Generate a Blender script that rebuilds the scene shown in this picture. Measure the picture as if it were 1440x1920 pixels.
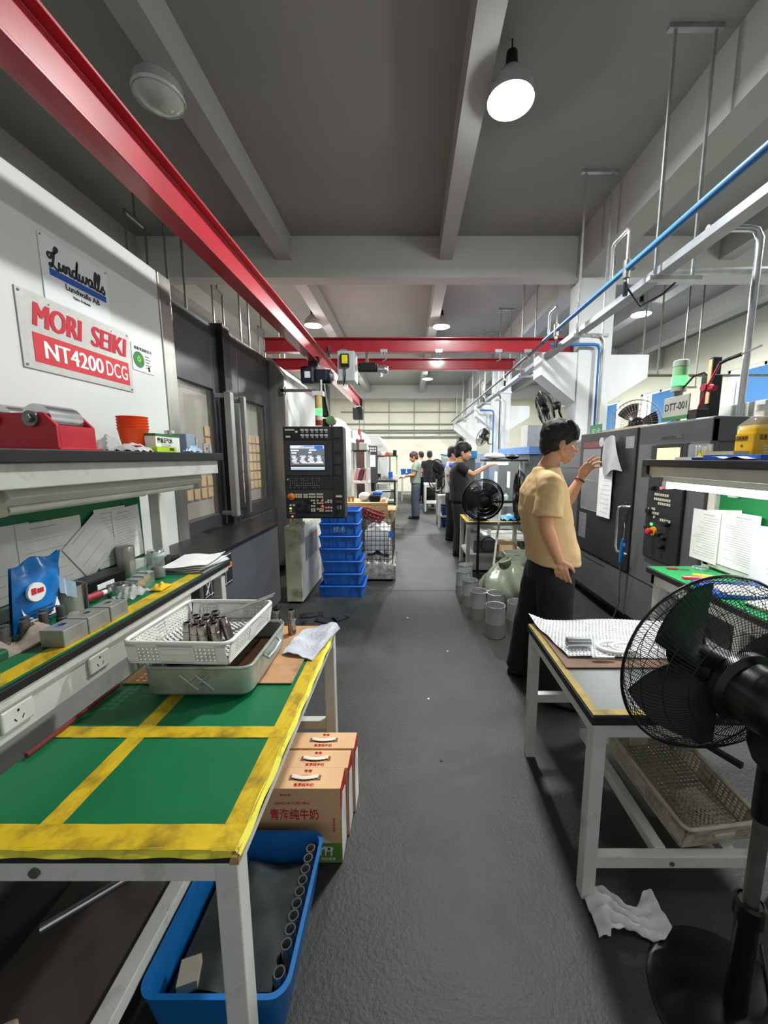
import bpy, bmesh, math, random
from mathutils import Matrix, Vector, Euler
random.seed(7)
PI = math.pi
for o in list(bpy.data.objects): bpy.data.objects.remove(o)
SC = bpy.context.scene
COL = SC.collection

# ------------------------------------------------------------------ camera
cam_d = bpy.data.cameras.new('camera'); cam = bpy.data.objects.new('camera', cam_d); COL.objects.link(cam)
cam_d.sensor_fit = 'VERTICAL'; cam_d.sensor_height = 36.0; cam_d.sensor_width = 27.0
cam_d.lens = 36.0 * 720.0 / 1920.0
cam_d.shift_x = -48.0 / 1920.0
cam_d.clip_start = 0.02; cam_d.clip_end = 200
cam.location = (0, 0, 1.52)
cam.rotation_euler = (PI / 2 - math.atan(102 / 720), 0, 0)
SC.camera = cam
# ------------------------------------------------------------------ world, view
W = bpy.data.worlds.new('world'); SC.world = W; W.use_nodes = True
bg = W.node_tree.nodes['Background']; bg.inputs[0].default_value = (0.93, 0.97, 1.0, 1); bg.inputs[1].default_value = 0.48
VS = SC.view_settings
VS.view_transform = 'Standard'; VS.look = 'None'; VS.gamma = 1.0; VS.use_curve_mapping = False
VS.exposure = 0.0
LAMP_W = 150.0       # each high-bay lamp
TUBE_W = 5.0        # each bench tube

# ------------------------------------------------------------------ materials
MATS = {}
def srgb(c):
    if isinstance(c, str):
        c = [int(c[i:i + 2], 16) / 255 for i in (0, 2, 4)]
    return tuple((x / 12.92 if x <= 0.04045 else ((x + 0.055) / 1.055) ** 2.4) for x in c)
def M(name, col='808080', rough=0.5, metal=0.0, var=0.12, scale=6.0, dirt=None, dscale=3.0, damt=0.5, bump=0.0, bscale=60.0, emit=0.0, ecol=None, trans=0.0, alpha=1.0, stretch=None, coat=0.0, ior=1.45):
    if name in MATS: return MATS[name]
    m = bpy.data.materials.new(name); m.use_nodes = True; MATS[name] = m
    nt = m.node_tree; N = nt.nodes; L = nt.links; b = N['Principled BSDF']
    c = srgb(col)
    b.inputs['Roughness'].default_value = rough; b.inputs['Metallic'].default_value = metal
    b.inputs['Base Color'].default_value = (*c, 1); b.inputs['IOR'].default_value = ior
    if coat: b.inputs['Coat Weight'].default_value = coat; b.inputs['Coat Roughness'].default_value = 0.1
    tc = N.new('ShaderNodeTexCoord'); vec = tc.outputs['Object']
    if stretch:
        mp = N.new('ShaderNodeMapping'); mp.inputs['Scale'].default_value = stretch; L.new(vec, mp.inputs[0]); vec = mp.outputs[0]
    out = None
    if var:
        n = N.new('ShaderNodeTexNoise'); n.inputs['Scale'].default_value = scale; n.inputs['Detail'].default_value = 5
        L.new(vec, n.inputs['Vector'])
        r = N.new('ShaderNodeValToRGB'); r.color_ramp.elements[0].position = 0.3; r.color_ramp.elements[1].position = 0.7
        r.color_ramp.elements[0].color = (*[x * (1 - var) for x in c], 1); r.color_ramp.elements[1].color = (*[min(1, x * (1 + var)) for x in c], 1)
        L.new(n.outputs['Fac'], r.inputs[0]); out = r.outputs[0]
    if dirt:
        n = N.new('ShaderNodeTexNoise'); n.inputs['Scale'].default_value = dscale; n.inputs['Detail'].default_value = 8; n.inputs['Roughness'].default_value = 0.65
        L.new(vec, n.inputs['Vector'])
        r = N.new('ShaderNodeValToRGB'); r.color_ramp.elements[0].position = 0.62 - 0.25 * damt; r.color_ramp.elements[1].position = 0.85 - 0.2 * damt
        r.color_ramp.elements[0].color = (0, 0, 0, 1); r.color_ramp.elements[1].color = (1, 1, 1, 1)
        L.new(n.outputs['Fac'], r.inputs[0])
        mx = N.new('ShaderNodeMix'); mx.data_type = 'RGBA'
        L.new(r.outputs[0], mx.inputs[0])
        if out: L.new(out, mx.inputs[6])
        else: mx.inputs[6].default_value = (*c, 1)
        mx.inputs[7].default_value = (*srgb(dirt), 1); out = mx.outputs[2]
    if out: L.new(out, b.inputs['Base Color'])
    if bump:
        n = N.new('ShaderNodeTexNoise'); n.inputs['Scale'].default_value = bscale; n.inputs['Detail'].default_value = 3; L.new(vec, n.inputs['Vector'])
        bp = N.new('ShaderNodeBump'); bp.inputs['Strength'].default_value = bump; bp.inputs['Distance'].default_value = 0.01
        L.new(n.outputs['Fac'], bp.inputs['Height']); L.new(bp.outputs[0], b.inputs['Normal'])
    if emit:
        b.inputs['Emission Color'].default_value = (*srgb(ecol or col), 1); b.inputs['Emission Strength'].default_value = emit
    if trans: b.inputs['Transmission Weight'].default_value = trans
    if alpha < 1: b.inputs['Alpha'].default_value = alpha
    return m

# ------------------------------------------------------------------ mesh builder
class MB:
    def __init__(s): s.v = []; s.f = []; s.m = []; s.mi = 0
    def add(s, vs, fs, mi=None):
        k = len(s.v); s.v += [tuple(map(float, p)) for p in vs]
        for f in fs: s.f.append(tuple(i + k for i in f)); s.m.append(s.mi if mi is None else mi)
        return s
    def box(s, x0, x1, y0, y1, z0, z1, mi=None):
        return s.add([(x0, y0, z0), (x1, y0, z0), (x1, y1, z0), (x0, y1, z0), (x0, y0, z1), (x1, y0, z1), (x1, y1, z1), (x0, y1, z1)],
                     [(0, 3, 2, 1), (4, 5, 6, 7), (0, 1, 5, 4), (1, 2, 6, 5), (2, 3, 7, 6), (3, 0, 4, 7)], mi)
    def cbox(s, c, d, R=None, mi=None):
        vs = [Vector((sx * d[0] / 2, sy * d[1] / 2, sz * d[2] / 2)) for sz in (-1, 1) for sx, sy in ((-1, -1), (1, -1), (1, 1), (-1, 1))]
        if R is not None: vs = [R @ v for v in vs]
        return s.add([v + Vector(c) for v in vs], [(0, 3, 2, 1), (4, 5, 6, 7), (0, 1, 5, 4), (1, 2, 6, 5), (2, 3, 7, 6), (3, 0, 4, 7)], mi)
    def frustum(s, r0, z0, r1, z1, mi=None):
        # r = (x0,x1,y0,y1)
        a, b = r0, r1
        return s.add([(a[0], a[2], z0), (a[1], a[2], z0), (a[1], a[3], z0), (a[0], a[3], z0), (b[0], b[2], z1), (b[1], b[2], z1), (b[1], b[3], z1), (b[0], b[3], z1)],
                     [(0, 3, 2, 1), (4, 5, 6, 7), (0, 1, 5, 4), (1, 2, 6, 5), (2, 3, 7, 6), (3, 0, 4, 7)], mi)
    def _fr(s, d):
        d = Vector(d).normalized(); a = Vector((0, 0, 1)) if abs(d.z) < 0.9 else Vector((1, 0, 0))
        u = d.cross(a).normalized(); return u, d.cross(u).normalized()
    def cyl(s, p0, p1, r0, r1=None, n=12, caps=True, mi=None):
        r1 = r0 if r1 is None else r1; p0 = Vector(p0); p1 = Vector(p1); u, w = s._fr(p1 - p0)
        vs = [p0 + (u * math.cos(2 * PI * i / n) + w * math.sin(2 * PI * i / n)) * r0 for i in range(n)] + [p1 + (u * math.cos(2 * PI * i / n) + w * math.sin(2 * PI * i / n)) * r1 for i in range(n)]
        fs = [(i, (i + 1) % n, n + (i + 1) % n, n + i) for i in range(n)]
        if caps: fs += [tuple(range(n - 1, -1, -1)), tuple(range(n, 2 * n))]
        return s.add(vs, fs, mi)
    def pipe(s, p0, p1, r, ri, n=16, mi=None):
        # open tube with wall thickness
        p0 = Vector(p0); p1 = Vector(p1); u, w = s._fr(p1 - p0); vs = []
        for p, rr in ((p0, r), (p1, r), (p1, ri), (p0, ri)):
            vs += [p + (u * math.cos(2 * PI * i / n) + w * math.sin(2 * PI * i / n)) * rr for i in range(n)]
        fs = []
        for k in range(4):
            for i in range(n): fs.append((k * n + i, k * n + (i + 1) % n, ((k + 1) % 4) * n + (i + 1) % n, ((k + 1) % 4) * n + i))
        return s.add(vs, fs, mi)
    def tube(s, pts, r, n=8, mi=None, closed=False):
        pts = [Vector(p) for p in pts]; K = len(pts); vs = []; pu = None
        for k, p in enumerate(pts):
            if closed: d = pts[(k + 1) % K] - pts[k - 1]
            else: d = pts[min(k + 1, K - 1)] - pts[max(k - 1, 0)]
            d = d.normalized() if d.length > 1e-9 else Vector((0, 0, 1))
            if pu is None: u, w = s._fr(d)
            else:
                u = (pu - d * pu.dot(d)); u = u.normalized() if u.length > 1e-6 else s._fr(d)[0]
                w = d.cross(u).normalized()
            pu = u; rr = r[k] if isinstance(r, (list, tuple)) else r
            vs += [p + (u * math.cos(2 * PI * i / n) + w * math.sin(2 * PI * i / n)) * rr for i in range(n)]
        fs = []
        for k in range(K if closed else K - 1):
            a = k * n; b = ((k + 1) % K) * n
            fs += [(a + i, a + (i + 1) % n, b + (i + 1) % n, b + i) for i in range(n)]
        if not closed: fs += [tuple(range(n - 1, -1, -1)), tuple(range((K - 1) * n, K * n))]
        return s.add(vs, fs, mi)
    def lathe(s, prof, c=(0, 0, 0), axis=(0, 0, 1), n=24, mi=None, close=False):
        d = Vector(axis).normalized(); u, w = s._fr(d); c = Vector(c); vs = []
        for r, z in prof: vs += [c + d * z + (u * math.cos(2 * PI * i / n) + w * math.sin(2 * PI * i / n)) * max(r, 1e-5) for i in range(n)]
        K = len(prof); fs = []
        for k in range(K if close else K - 1):
            a = k * n; b = ((k + 1) % K) * n
            fs += [(a + i, a + (i + 1) % n, b + (i + 1) % n, b + i) for i in range(n)]
        return s.add(vs, fs, mi)
    def prism(s, poly, axis, a0, a1, mi=None):
        # poly: 2d points in the other two axes (order x,y,z without axis)
        def P(p, a): return (a, p[0], p[1]) if axis == 0 else (p[0], a, p[1]) if axis == 1 else (p[0], p[1], a)
        n = len(poly)
        return s.add([P(p, a0) for p in poly] + [P(p, a1) for p in poly], [tuple(range(n - 1, -1, -1)), tuple(range(n, 2 * n))] + [(i, (i + 1) % n, n + (i + 1) % n, n + i) for i in range(n)], mi)
    def ball(s, c, r, n=12, mi=None):
        r = (r, r, r) if not isinstance(r, (tuple, list)) else r; vs = []; fs = []; m = max(4, n // 2)
        for j in range(m + 1):
            t = PI * j / m
            for i in range(n): vs.append((c[0] + r[0] * max(math.sin(t), 1e-4) * math.cos(2 * PI * i / n), c[1] + r[1] * max(math.sin(t), 1e-4) * math.sin(2 * PI * i / n), c[2] + r[2] * math.cos(t)))
        for j in range(m):
            for i in range(n): fs.append((j * n + i, (j + 1) * n + i, (j + 1) * n + (i + 1) % n, j * n + (i + 1) % n))
        return s.add(vs, fs, mi)
    def grid(s, fn, nu, nv, mi=None):
        vs = [fn(i / nu, j / nv) for j in range(nv + 1) for i in range(nu + 1)]
        return s.add(vs, [(j * (nu + 1) + i, j * (nu + 1) + i + 1, (j + 1) * (nu + 1) + i + 1, (j + 1) * (nu + 1) + i) for j in range(nv) for i in range(nu)], mi)
    def sheet(s, fn, nu, nv, t=0.002, mi=None):
        # a closed thin sheet (thickness along z below the top)
        top = [Vector(fn(i / nu, j / nv)) for j in range(nv + 1) for i in range(nu + 1)]; k = len(top)
        vs = top + [p - Vector((0, 0, t)) for p in top]; w = nu + 1
        fs = []
        for j in range(nv):
            for i in range(nu):
                q = (j * w + i, j * w + i + 1, (j + 1) * w + i + 1, (j + 1) * w + i); fs.append(q); fs.append(tuple(k + a for a in reversed(q)))
        ed = [(i, i + 1) for i in range(nu)] + [(j * w + nu, (j + 1) * w + nu) for j in range(nv)] + [(nv * w + i + 1, nv * w + i) for i in range(nu)] + [((j + 1) * w, j * w) for j in range(nv)]
        fs += [(b, a, k + a, k + b) for a, b in ed]
        return s.add(vs, fs, mi)
    def bars(s, o, U, V, nu, nv, bw, t, mi=None):
        # a perforated panel: lattice of bars in plane o + u*U + v*V
        o = Vector(o); U = Vector(U); V = Vector(V); Nn = U.cross(V).normalized() * t; Uh = U.normalized(); Vh = V.normalized()
        def slab(p, a, b): s.add([p, p + a, p + a + b, p + b, p + Nn, p + a + Nn, p + a + b + Nn, p + b + Nn], [(0, 3, 2, 1), (4, 5, 6, 7), (0, 1, 5, 4), (1, 2, 6, 5), (2, 3, 7, 6), (3, 0, 4, 7)], mi)
        for i in range(nu + 1): slab(o + U * (i / nu) - Uh * bw / 2, Uh * bw, V)
        for j in range(nv + 1): slab(o + V * (j / nv) - Vh * bw / 2, U, Vh * bw)
        return s
    def xf(s, R=None, loc=(0, 0, 0)):
        for i, p in enumerate(s.v):
            p = Vector(p); p = R @ p if R is not None else p; s.v[i] = tuple(p + Vector(loc))
        return s

def rz(a): return Matrix.Rotation(a, 3, 'Z')
def rx(a): return Matrix.Rotation(a, 3, 'X')
def ry(a): return Matrix.Rotation(a, 3, 'Y')

def obj(name, mb, mats, parent=None, bev=0.0, smooth=None, label=None, seg=2, sub=0):
    c = [0, 0, 0]
    if mb.v:
        for k in range(3):
            a = [p[k] for p in mb.v]; c[k] = (min(a) + max(a)) / 2
    me = bpy.data.meshes.new(name)
    me.from_pydata([(p[0] - c[0], p[1] - c[1], p[2] - c[2]) for p in mb.v], [], mb.f)
    if not isinstance(mats, (list, tuple)): mats = [mats]
    for m in mats: me.materials.append(m)
    if len(mats) > 1: me.polygons.foreach_set('material_index', [min(x, len(mats) - 1) for x in mb.m])
    bm = bmesh.new(); bm.from_mesh(me); bmesh.ops.recalc_face_normals(bm, faces=bm.faces); bm.to_mesh(me); bm.free()
    if smooth is not None:
        me.polygons.foreach_set('use_smooth', [True] * len(me.polygons)); me.set_sharp_from_angle(angle=math.radians(smooth))
    me.update()
    o = bpy.data.objects.new(name, me); COL.objects.link(o); o.location = c
    if parent is not None:
        o.parent = parent; o.matrix_parent_inverse = PINV[parent.name]
    PINV[o.name] = Matrix.Translation([-x for x in c])
    if bev:
        b = o.modifiers.new('bevel', 'BEVEL'); b.width = bev; b.segments = seg; b.limit_method = 'ANGLE'; b.angle_limit = math.radians(40)
    if sub:
        b = o.modifiers.new('sub', 'SUBSURF'); b.levels = sub; b.render_levels = sub
    if label: o['label'] = label
    return o
PINV = {}
def tag(o, label, cat, group=None, kind=None):
    if label: o['label'] = label
    if cat: o['category'] = cat
    if group: o['group'] = group
    if kind: o['kind'] = kind
    return o
def thing(name, loc, label, cat, group=None):
    o = bpy.data.objects.new(name, None); COL.objects.link(o); o.location = loc; o.empty_display_size = 0.05
    PINV[o.name] = Matrix.Translation([-x for x in loc])
    return tag(o, label, cat, group)
def struct(name, mb, mats, parent=None, **k):
    o = obj(name, mb, mats, parent, **k)
    if parent is None: o['kind'] = 'structure'
    return o
def dup(o, delta=(0, 0, 0), label=None, rot=0.0, parent=None, scale=None):
    c = o.copy(); COL.objects.link(c)
    if parent is not None: c.parent = parent
    else:
        c.location = Vector(o.location) + Vector(delta); c.rotation_euler = (o.rotation_euler[0], o.rotation_euler[1], o.rotation_euler[2] + rot)
        if scale: c.scale = scale
        if label: c['label'] = label
    for ch in list(o.children): dup(ch, parent=c)
    return c
def light(name, kind, loc, power, rot=(0, 0, 0), size=0.3, size_y=None, col=(1, 1, 1), parent=None, shape=None, spread=None):
    d = bpy.data.lights.new(name, kind); d.energy = power; d.color = col
    if kind == 'AREA':
        d.shape = shape or ('RECTANGLE' if size_y else 'DISK'); d.size = size
        if size_y: d.size_y = size_y
        if spread: d.spread = spread
    elif kind in ('POINT', 'SPOT'): d.shadow_soft_size = size
    o = bpy.data.objects.new(name, d); COL.objects.link(o); o.location = loc; o.rotation_euler = rot
    if parent is not None: o.parent = parent; o.matrix_parent_inverse = PINV[parent.name]
    return o
def text(name, s, size, loc, right, up, mat, parent, off=0.0, ext=0.0006, shear=0.0, align='LEFT', width=None, sx=1.0, space=1.0):
    cu = bpy.data.curves.new(name, 'FONT'); cu.body = s; cu.size = size; cu.extrude = ext; cu.offset = off; cu.shear = shear
    cu.align_x = align; cu.space_character = space; cu.resolution_u = 3
    t = bpy.data.objects.new(name, cu); COL.objects.link(t)
    dg = bpy.context.evaluated_depsgraph_get(); me = bpy.data.meshes.new_from_object(t.evaluated_get(dg))
    bpy.data.objects.remove(t); bpy.data.curves.remove(cu)
    if width and len(me.vertices):
        xs = [v.co.x for v in me.vertices]; k = width / max(1e-6, max(xs) - min(xs)); sx *= k
    R = Vector(right).normalized(); U = Vector(up).normalized(); Z = R.cross(U)
    mt = Matrix((R, U, Z)).transposed().to_4x4(); mt = mt @ Matrix.Diagonal((sx, 1, 1, 1))
    me.transform(mt)
    me.materials.clear(); me.materials.append(mat)
    o = bpy.data.objects.new(name, me); COL.objects.link(o); o.location = loc
    if parent is not None: o.parent = parent; o.matrix_parent_inverse = PINV[parent.name]
    return o
# ================================================================== SHELL
m_floor = M('floor_paint', '323432', 0.55, 0, 0.25, 1.6, dirt='242523', dscale=4.5, damt=0.5, bump=0.25, bscale=90)
m_wall = M('wall_cream', 'e9e6d3', 0.8, 0, 0.05, 1.0)
m_ceil = M('ceiling_paint', '8d8c88', 0.85, 0, 0.06, 0.8)
m_beam = M('beam_paint', 'bdbcb7', 0.8, 0, 0.05, 1.0)
m_white = M('column_white', 'd6d8d8', 0.7, 0, 0.05, 1.5)
m_red = M('crane_red', 'a8232f', 0.34, 0, 0.12, 5, coat=0.35)
m_galv = M('galvanised', 'b6babb', 0.35, 0.8, 0.15, 12)
m_steel = M('steel', 'd3d4d6', 0.2, 0.9, 0.12, 20)
m_dsteel = M('dark_steel', '77756f', 0.35, 0.65, 0.2, 14)
m_black = M('black_plastic', '131315', 0.35, 0, 0.2, 10)
m_rubber = M('black_edge', '1c1c1e', 0.55, 0, 0.2, 10)
m_blue = M('blue_pipe', '2f6fae', 0.4, 0, 0.1, 6)
m_frame = M('frame_paint', 'c9cac2', 0.5, 0, 0.08, 5, dirt='8f8c7f', dscale=9, damt=0.22)
m_glow = M('lamp_glow', 'ffffff', 0.5, var=0, emit=60.0)
m_paper = M('paper', 'e6e6e4', 0.8, 0, 0.06, 8)
m_ink = M('ink', '2c2f36', 0.8, 0, 0)
m_inkred = M('ink_red', 'c22233', 0.7, 0, 0)
m_inkwhite = M('ink_white', 'eeeeec', 0.7, 0, 0)
m_green = M('green_mat', '0b6a3f', 0.45, 0, 0.15, 3, dirt='2f6b55', dscale=2.5, damt=0.25)
m_yellow = M('yellow_tape', 'd2b01c', 0.5, 0, 0.12, 5, dirt='6b571a', dscale=9, damt=0.65)
m_screw = M('screw', '8b8b88', 0.3, 0.9, 0)

struct('floor', MB().box(-6, 7, -1.2, 17.4, -0.1, 0), m_floor)
m_joint = M('joint', '242526', 0.8, 0, 0)
fl = bpy.data.objects['floor']
for y in (1.05 + 3.2, 1.05 + 6.4, 1.05 + 9.6):
    struct('floor_joint', MB().box(-1.0, 1.1, y, y + 0.012, -0.01, 0.0012), m_joint, fl)
struct('wall_far', MB().box(-6, 7, 17.4, 17.6, 0, 4.6), m_wall)
struct('wall_left', MB().box(-6.2, -6, -1.2, 17.6, 0, 4.6), m_wall)
# right wall with window openings
wins = [(10.2, 12.0), (7.0, 8.8), (13.2, 15.0), (3.6, 5.4)]
mb = MB(); mb.box(7, 7.2, -1.2, 17.6, 0, 2.35); mb.box(7, 7.2, -1.2, 17.6, 3.4, 4.6)
ys = sorted(wins); prev = -1.2
for a, b in ys: mb.box(7, 7.2, prev, a, 2.35, 3.4); prev = b
mb.box(7, 7.2, prev, 17.6, 2.35, 3.4)
struct('wall_right', mb, m_wall)
m_wframe = M('window_frame', 'e4e4e2', 0.5, 0, 0.03)
m_glass = M('window_glass', 'dfe9f2', 0.1, 0, 0, trans=1.0)
m_blind = M('blue_blind', '4f86bf', 0.75, 0, 0.05, 3)
for i, (a, b) in enumerate(sorted(wins)):
    w = MB()
    for y in (a, (a + b) / 2 - 0.03, b - 0.06): w.box(7.02, 7.1, y, y + 0.06, 2.35, 3.4)
    w.box(7.02, 7.1, a, b, 2.35, 2.41); w.box(7.02, 7.1, a, b, 3.34, 3.4)
    wo = struct('window_%d' % (i + 1), w, m_wframe)
    for y in (a + 0.05, (a + b) / 2 + 0.02): struct('pane', MB().box(7.07, 7.075, y, y + (b - a) / 2 - 0.06, 2.4, 3.35), m_glass, wo)
    for k in range(1):
        struct('blind', MB().box(6.97, 6.985, a + 0.1, a + 0.1 + (b - a) * 0.62, 2.42, 3.32), m_blind, wo)
# daylight falling in through the windows
for a, b in wins: light('window_daylight', 'AREA', (7.25, (a + b) / 2, 2.88), 70.0, (0, PI / 2, 0), 1.0, b - a, col=(0.95, 0.98, 1.0))
# ceiling slab and beams
struct('ceiling', MB().box(-6.2, 7.2, -1.2, 17.6, 4.48, 4.7), m_ceil)
ce = bpy.data.objects['ceiling']
for y in (5.65, 11.05, 16.4):
    struct('cross_beam', MB().box(-6, 7, y, y + 0.22, 3.96, 4.48), m_beam, ce)
for x0, x1, zb in ((-3.9, -3.7, 4.18), (-1.8, -1.6, 4.18), (0.4, 0.58, 4.18), (2.28, 2.58, 3.95), (4.2, 4.4, 4.18), (5.7, 5.95, 4.1)):
    pts = [-1.2, 5.65, 5.87, 11.05, 11.27, 16.4, 16.62, 17.4]
    for i in range(0, 8, 2): struct('long_beam', MB().box(x0, x1, pts[i], pts[i + 1], zb, 4.48), M('long_beam_paint', '9f9e99', 0.8, 0, 0.05, 1.0), ce)  # colour darkened against the cross beams, dimmer light put into it
# columns with corbels
for i, y in enumerate((5.62, 11.02, 16.37)):
    cx0, cx1 = 2.36, 2.82
    d = 0.4
    mb = MB().box(cx0, cx1, y, y + d, 0, 3.96)
    co = struct('trim_%d' % (i + 1), mb, m_white, bev=0.01); co['label'] = 'white concrete column'
    mb = MB().prism([(cx0, 2.3), (cx0, 2.98), (1.86, 2.98), (1.86, 2.68)], 1, y + 0.02, y + d - 0.02)
    struct('corbel', mb, m_white, co)
    mb = MB().prism([(cx1, 2.3), (3.36, 2.64), (3.36, 2.95), (cx1, 2.95)], 1, y + 0.02, y + d - 0.02)
    struct('corbel', mb, m_white, co)

# ---- far wall pipes
for z, r in ((2.98, 0.03), (2.72, 0.025), (2.62, 0.03), (2.42, 0.04), (3.5, 0.02)):
    tag(obj('wall_pipe', MB().cyl((-3, 17.3, z), (2.2, 17.3, z), r, n=8), m_galv), {2.98: 'galvanised pipe running along the far wall, second from the top', 2.72: 'thin galvanised pipe on the far wall, third from the top', 2.62: 'galvanised pipe on the far wall, second from the bottom', 2.42: 'thick galvanised pipe along the far wall, lowest of all', 3.5: 'thin pipe along the far wall, topmost of all'}[z], 'pipe', 'pipes along the far wall')
for i, x in enumerate((-2.0, -0.9, 0.2, 1.3)):
    tag(obj('wall_conduit', MB().cyl((x, 17.33, 2.42), (x, 17.33, 4.0), 0.018, n=6), m_galv), 'thin vertical conduit on the far wall, %s from the left' % ('first', 'second', 'third', 'fourth')[i], 'conduit', 'conduits on the far wall')

# ---- high-bay pendant lamps
m_shade = M('lamp_shade', 'c9cdcd', 0.35, 0.4, 0.1, 8)
m_lens_off = M('lamp_lens_off', 'b9bdb4', 0.25, 0, 0.15, 14, coat=0.5)
def pendant(x, y, z, label, on=True, k=1.0):
    t = thing('pendant_lamp', (x, y, z), label, 'lamp', 'high bay pendant lamps under the ceiling')
    obj('lamp_shade', MB().lathe([(0.045, 0.2), (0.06, 0.19), (0.10, 0.15), (0.155, 0.08), (0.163, 0.0), (0.167, -0.012), (0.157, 0.0), (0.148, 0.078), (0.095, 0.142), (0.04, 0.18)], (x, y, z), n=28), m_shade, t, smooth=40)
    obj('lamp_holder', MB().lathe([(0.0, 0.30), (0.04, 0.295), (0.045, 0.21), (0.05, 0.19), (0, 0.19)], (x, y, z), n=14), m_black, t, smooth=40)
    obj('cord', MB().cyl((x, y, z + 0.29), (x, y, 4.48), 0.006, n=6), m_black, t)
    obj('lens', MB().lathe([(0, 0.035), (0.1, 0.03), (0.145, 0.018), (0.145, 0.012), (0, 0.012)], (x, y, z), n=24), m_glow, t, smooth=40) if on else obj('lens', MB().lathe([(0, -0.075), (0.06, -0.068), (0.12, -0.045), (0.165, -0.005), (0.172, 0.012), (0, 0.012)], (x, y, z), n=28), m_lens_off, t, smooth=60)
    if on:
        light('lamp_light', 'AREA', (x, y, z - 0.012), LAMP_W * k, (0, 0, 0), 0.32, col=(0.97, 1.0, 0.98), parent=t)
        light('lamp_spill', 'POINT', (x, y, z - 0.07), LAMP_W * 0.16 * k, size=0.05, col=(0.97, 1.0, 0.98), parent=t)
pendant(0.735, 3.19, 4.1, 'large glowing pendant lamp nearest to the camera')
pendant(-1.80, 3.15, 4.08, 'unlit grey glass pendant lamp beside the red beam', False)
pendant(0.63, 8.07, 4.1, 'glowing pendant lamp just above the right part of the red cross beam', k=1.3)
pendant(-1.9, 8.0, 4.1, 'glowing pendant lamp hanging left of the long red beam', k=1.3)
pendant(0.6, 13.2, 4.1, 'small glowing pendant lamp seen just below the red cross beams', k=1.35)
pendant(-1.9, 13.2, 4.1, 'far left glowing pendant lamp near the end wall', k=1.35)
pendant(4.2, 7.4, 4.1, 'glowing pendant lamp behind the big white column in the side bay', k=1.6)
pendant(4.4, 3.0, 4.1, 'pendant lamp in the near side bay', k=1.3)
pendant(4.0, 12.6, 4.1, 'glowing pendant lamp far off in the side bay', k=1.6)

# ---- red crane beams
def ibeam(name, axis, a0, a1, c, zb, h, w, tw=0.012, tf=0.016):
    mb = MB()
    poly = [(c - w / 2, zb), (c + w / 2, zb), (c + w / 2, zb + tf), (c + tw / 2, zb + tf), (c + tw / 2, zb + h - tf), (c + w / 2, zb + h - tf), (c + w / 2, zb + h), (c - w / 2, zb + h), (c - w / 2, zb + h - tf), (c - tw / 2, zb + h - tf), (c - tw / 2, zb + tf), (c - w / 2, zb + tf)]
    return mb.prism(poly, axis, a0, a1)
t = thing('crane_girder', (-1.24, 3, 2.75), 'long red steel girder running down the hall above the machines', 'beam')
obj('girder', ibeam('g', 1, -0.6, 9.9, -1.24, 2.745, 0.225, 0.115), m_red, t, bev=0.004)
obj('end_stop', MB().box(-1.30, -1.18, 9.86, 9.9, 2.7, 2.98), m_black, t)
for y in (5.86, 7.0):
    obj('trolley', MB().box(-1.32, -1.16, y - 0.06, y + 0.06, 2.975, 3.02).box(-1.33, -1.31, y - 0.06, y + 0.06, 2.98, 3.12).box(-1.17, -1.15, y - 0.06, y + 0.06, 2.98, 3.12), m_dsteel, t)
t = thing('crane_runway', (0, 5.86, 3.04), 'red cross beam resting on the white column corbel', 'beam')
obj('girder', ibeam('g', 0, -2.1, 2.34, 5.86, 3.03, 0.2, 0.12), m_red, t, bev=0.004)
obj('end_plate', MB().box(2.33, 2.35, 5.79, 5.93, 3.02, 3.25), M('dark_red', '5e1a20', 0.5), t)
for x in (-0.95, -0.37, 0.42, 1.28, 1.7):
    obj('clamp', MB().box(x - 0.05, x + 0.05, 5.78, 5.81, 3.02, 3.06).tube([(x - 0.03, 5.79, 3.02), (x - 0.03, 5.79, 2.96), (x + 0.03, 5.79, 2.96), (x + 0.03, 5.79, 2.92), (x - 0.02, 5.79, 2.9)], 0.008, 6).ball((x, 5.79, 3.0), 0.02, 8), m_galv, t)
t = thing('crane_runway', (0, 7.0, 3.03), 'second red cross beam, lower and shorter in view', 'beam')
obj('girder', ibeam('g', 0, -2.6, 1.82, 7.0, 3.03, 0.19, 0.12), m_red, t, bev=0.004)
obj('end_plate', MB().box(1.815, 1.83, 6.93, 7.07, 3.02, 3.235), m_red, t)
# crane control box
t = thing('crane_control_box', (-0.83, 5.7, 2.72), 'pale grey crane drive box with yellow label on the red girder', 'control box')
obj('case', MB().box(-1.0, -0.76, 5.55, 5.85, 2.58, 2.98), M('box_grey', 'b8bcbd', 0.5), t, bev=0.012)
obj('switch_box', MB().box(-0.95, -0.83, 5.5, 5.55, 2.76, 2.93), m_black, t, bev=0.006)
obj('warning_label', MB().box(-0.93, -0.85, 5.494, 5.5, 2.80, 2.91), M('label_yellow', 'e0d21c', 0.6, var=0.2, scale=60), t)
obj('cable', MB().tube([(-0.89, 5.51, 2.77), (-0.885, 5.5, 2.66), (-0.9, 5.52, 2.57), (-0.93, 5.6, 2.53)], 0.01, 6), m_black, t)
obj('bracket', MB().box(-1.02, -0.9, 5.6, 5.8, 2.54, 2.6), m_galv, t)
t = thing('crane_motor', (-0.62, 5.75, 2.78), 'black drive motor with steel gearbox beneath the red cross beam', 'motor')
obj('body', MB().cyl((-0.74, 5.78, 2.80), (-0.46, 5.78, 2.80), 0.06, n=16).box(-0.7, -0.48, 5.7, 5.86, 2.76, 2.86), m_black, t, bev=0.006)
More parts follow.
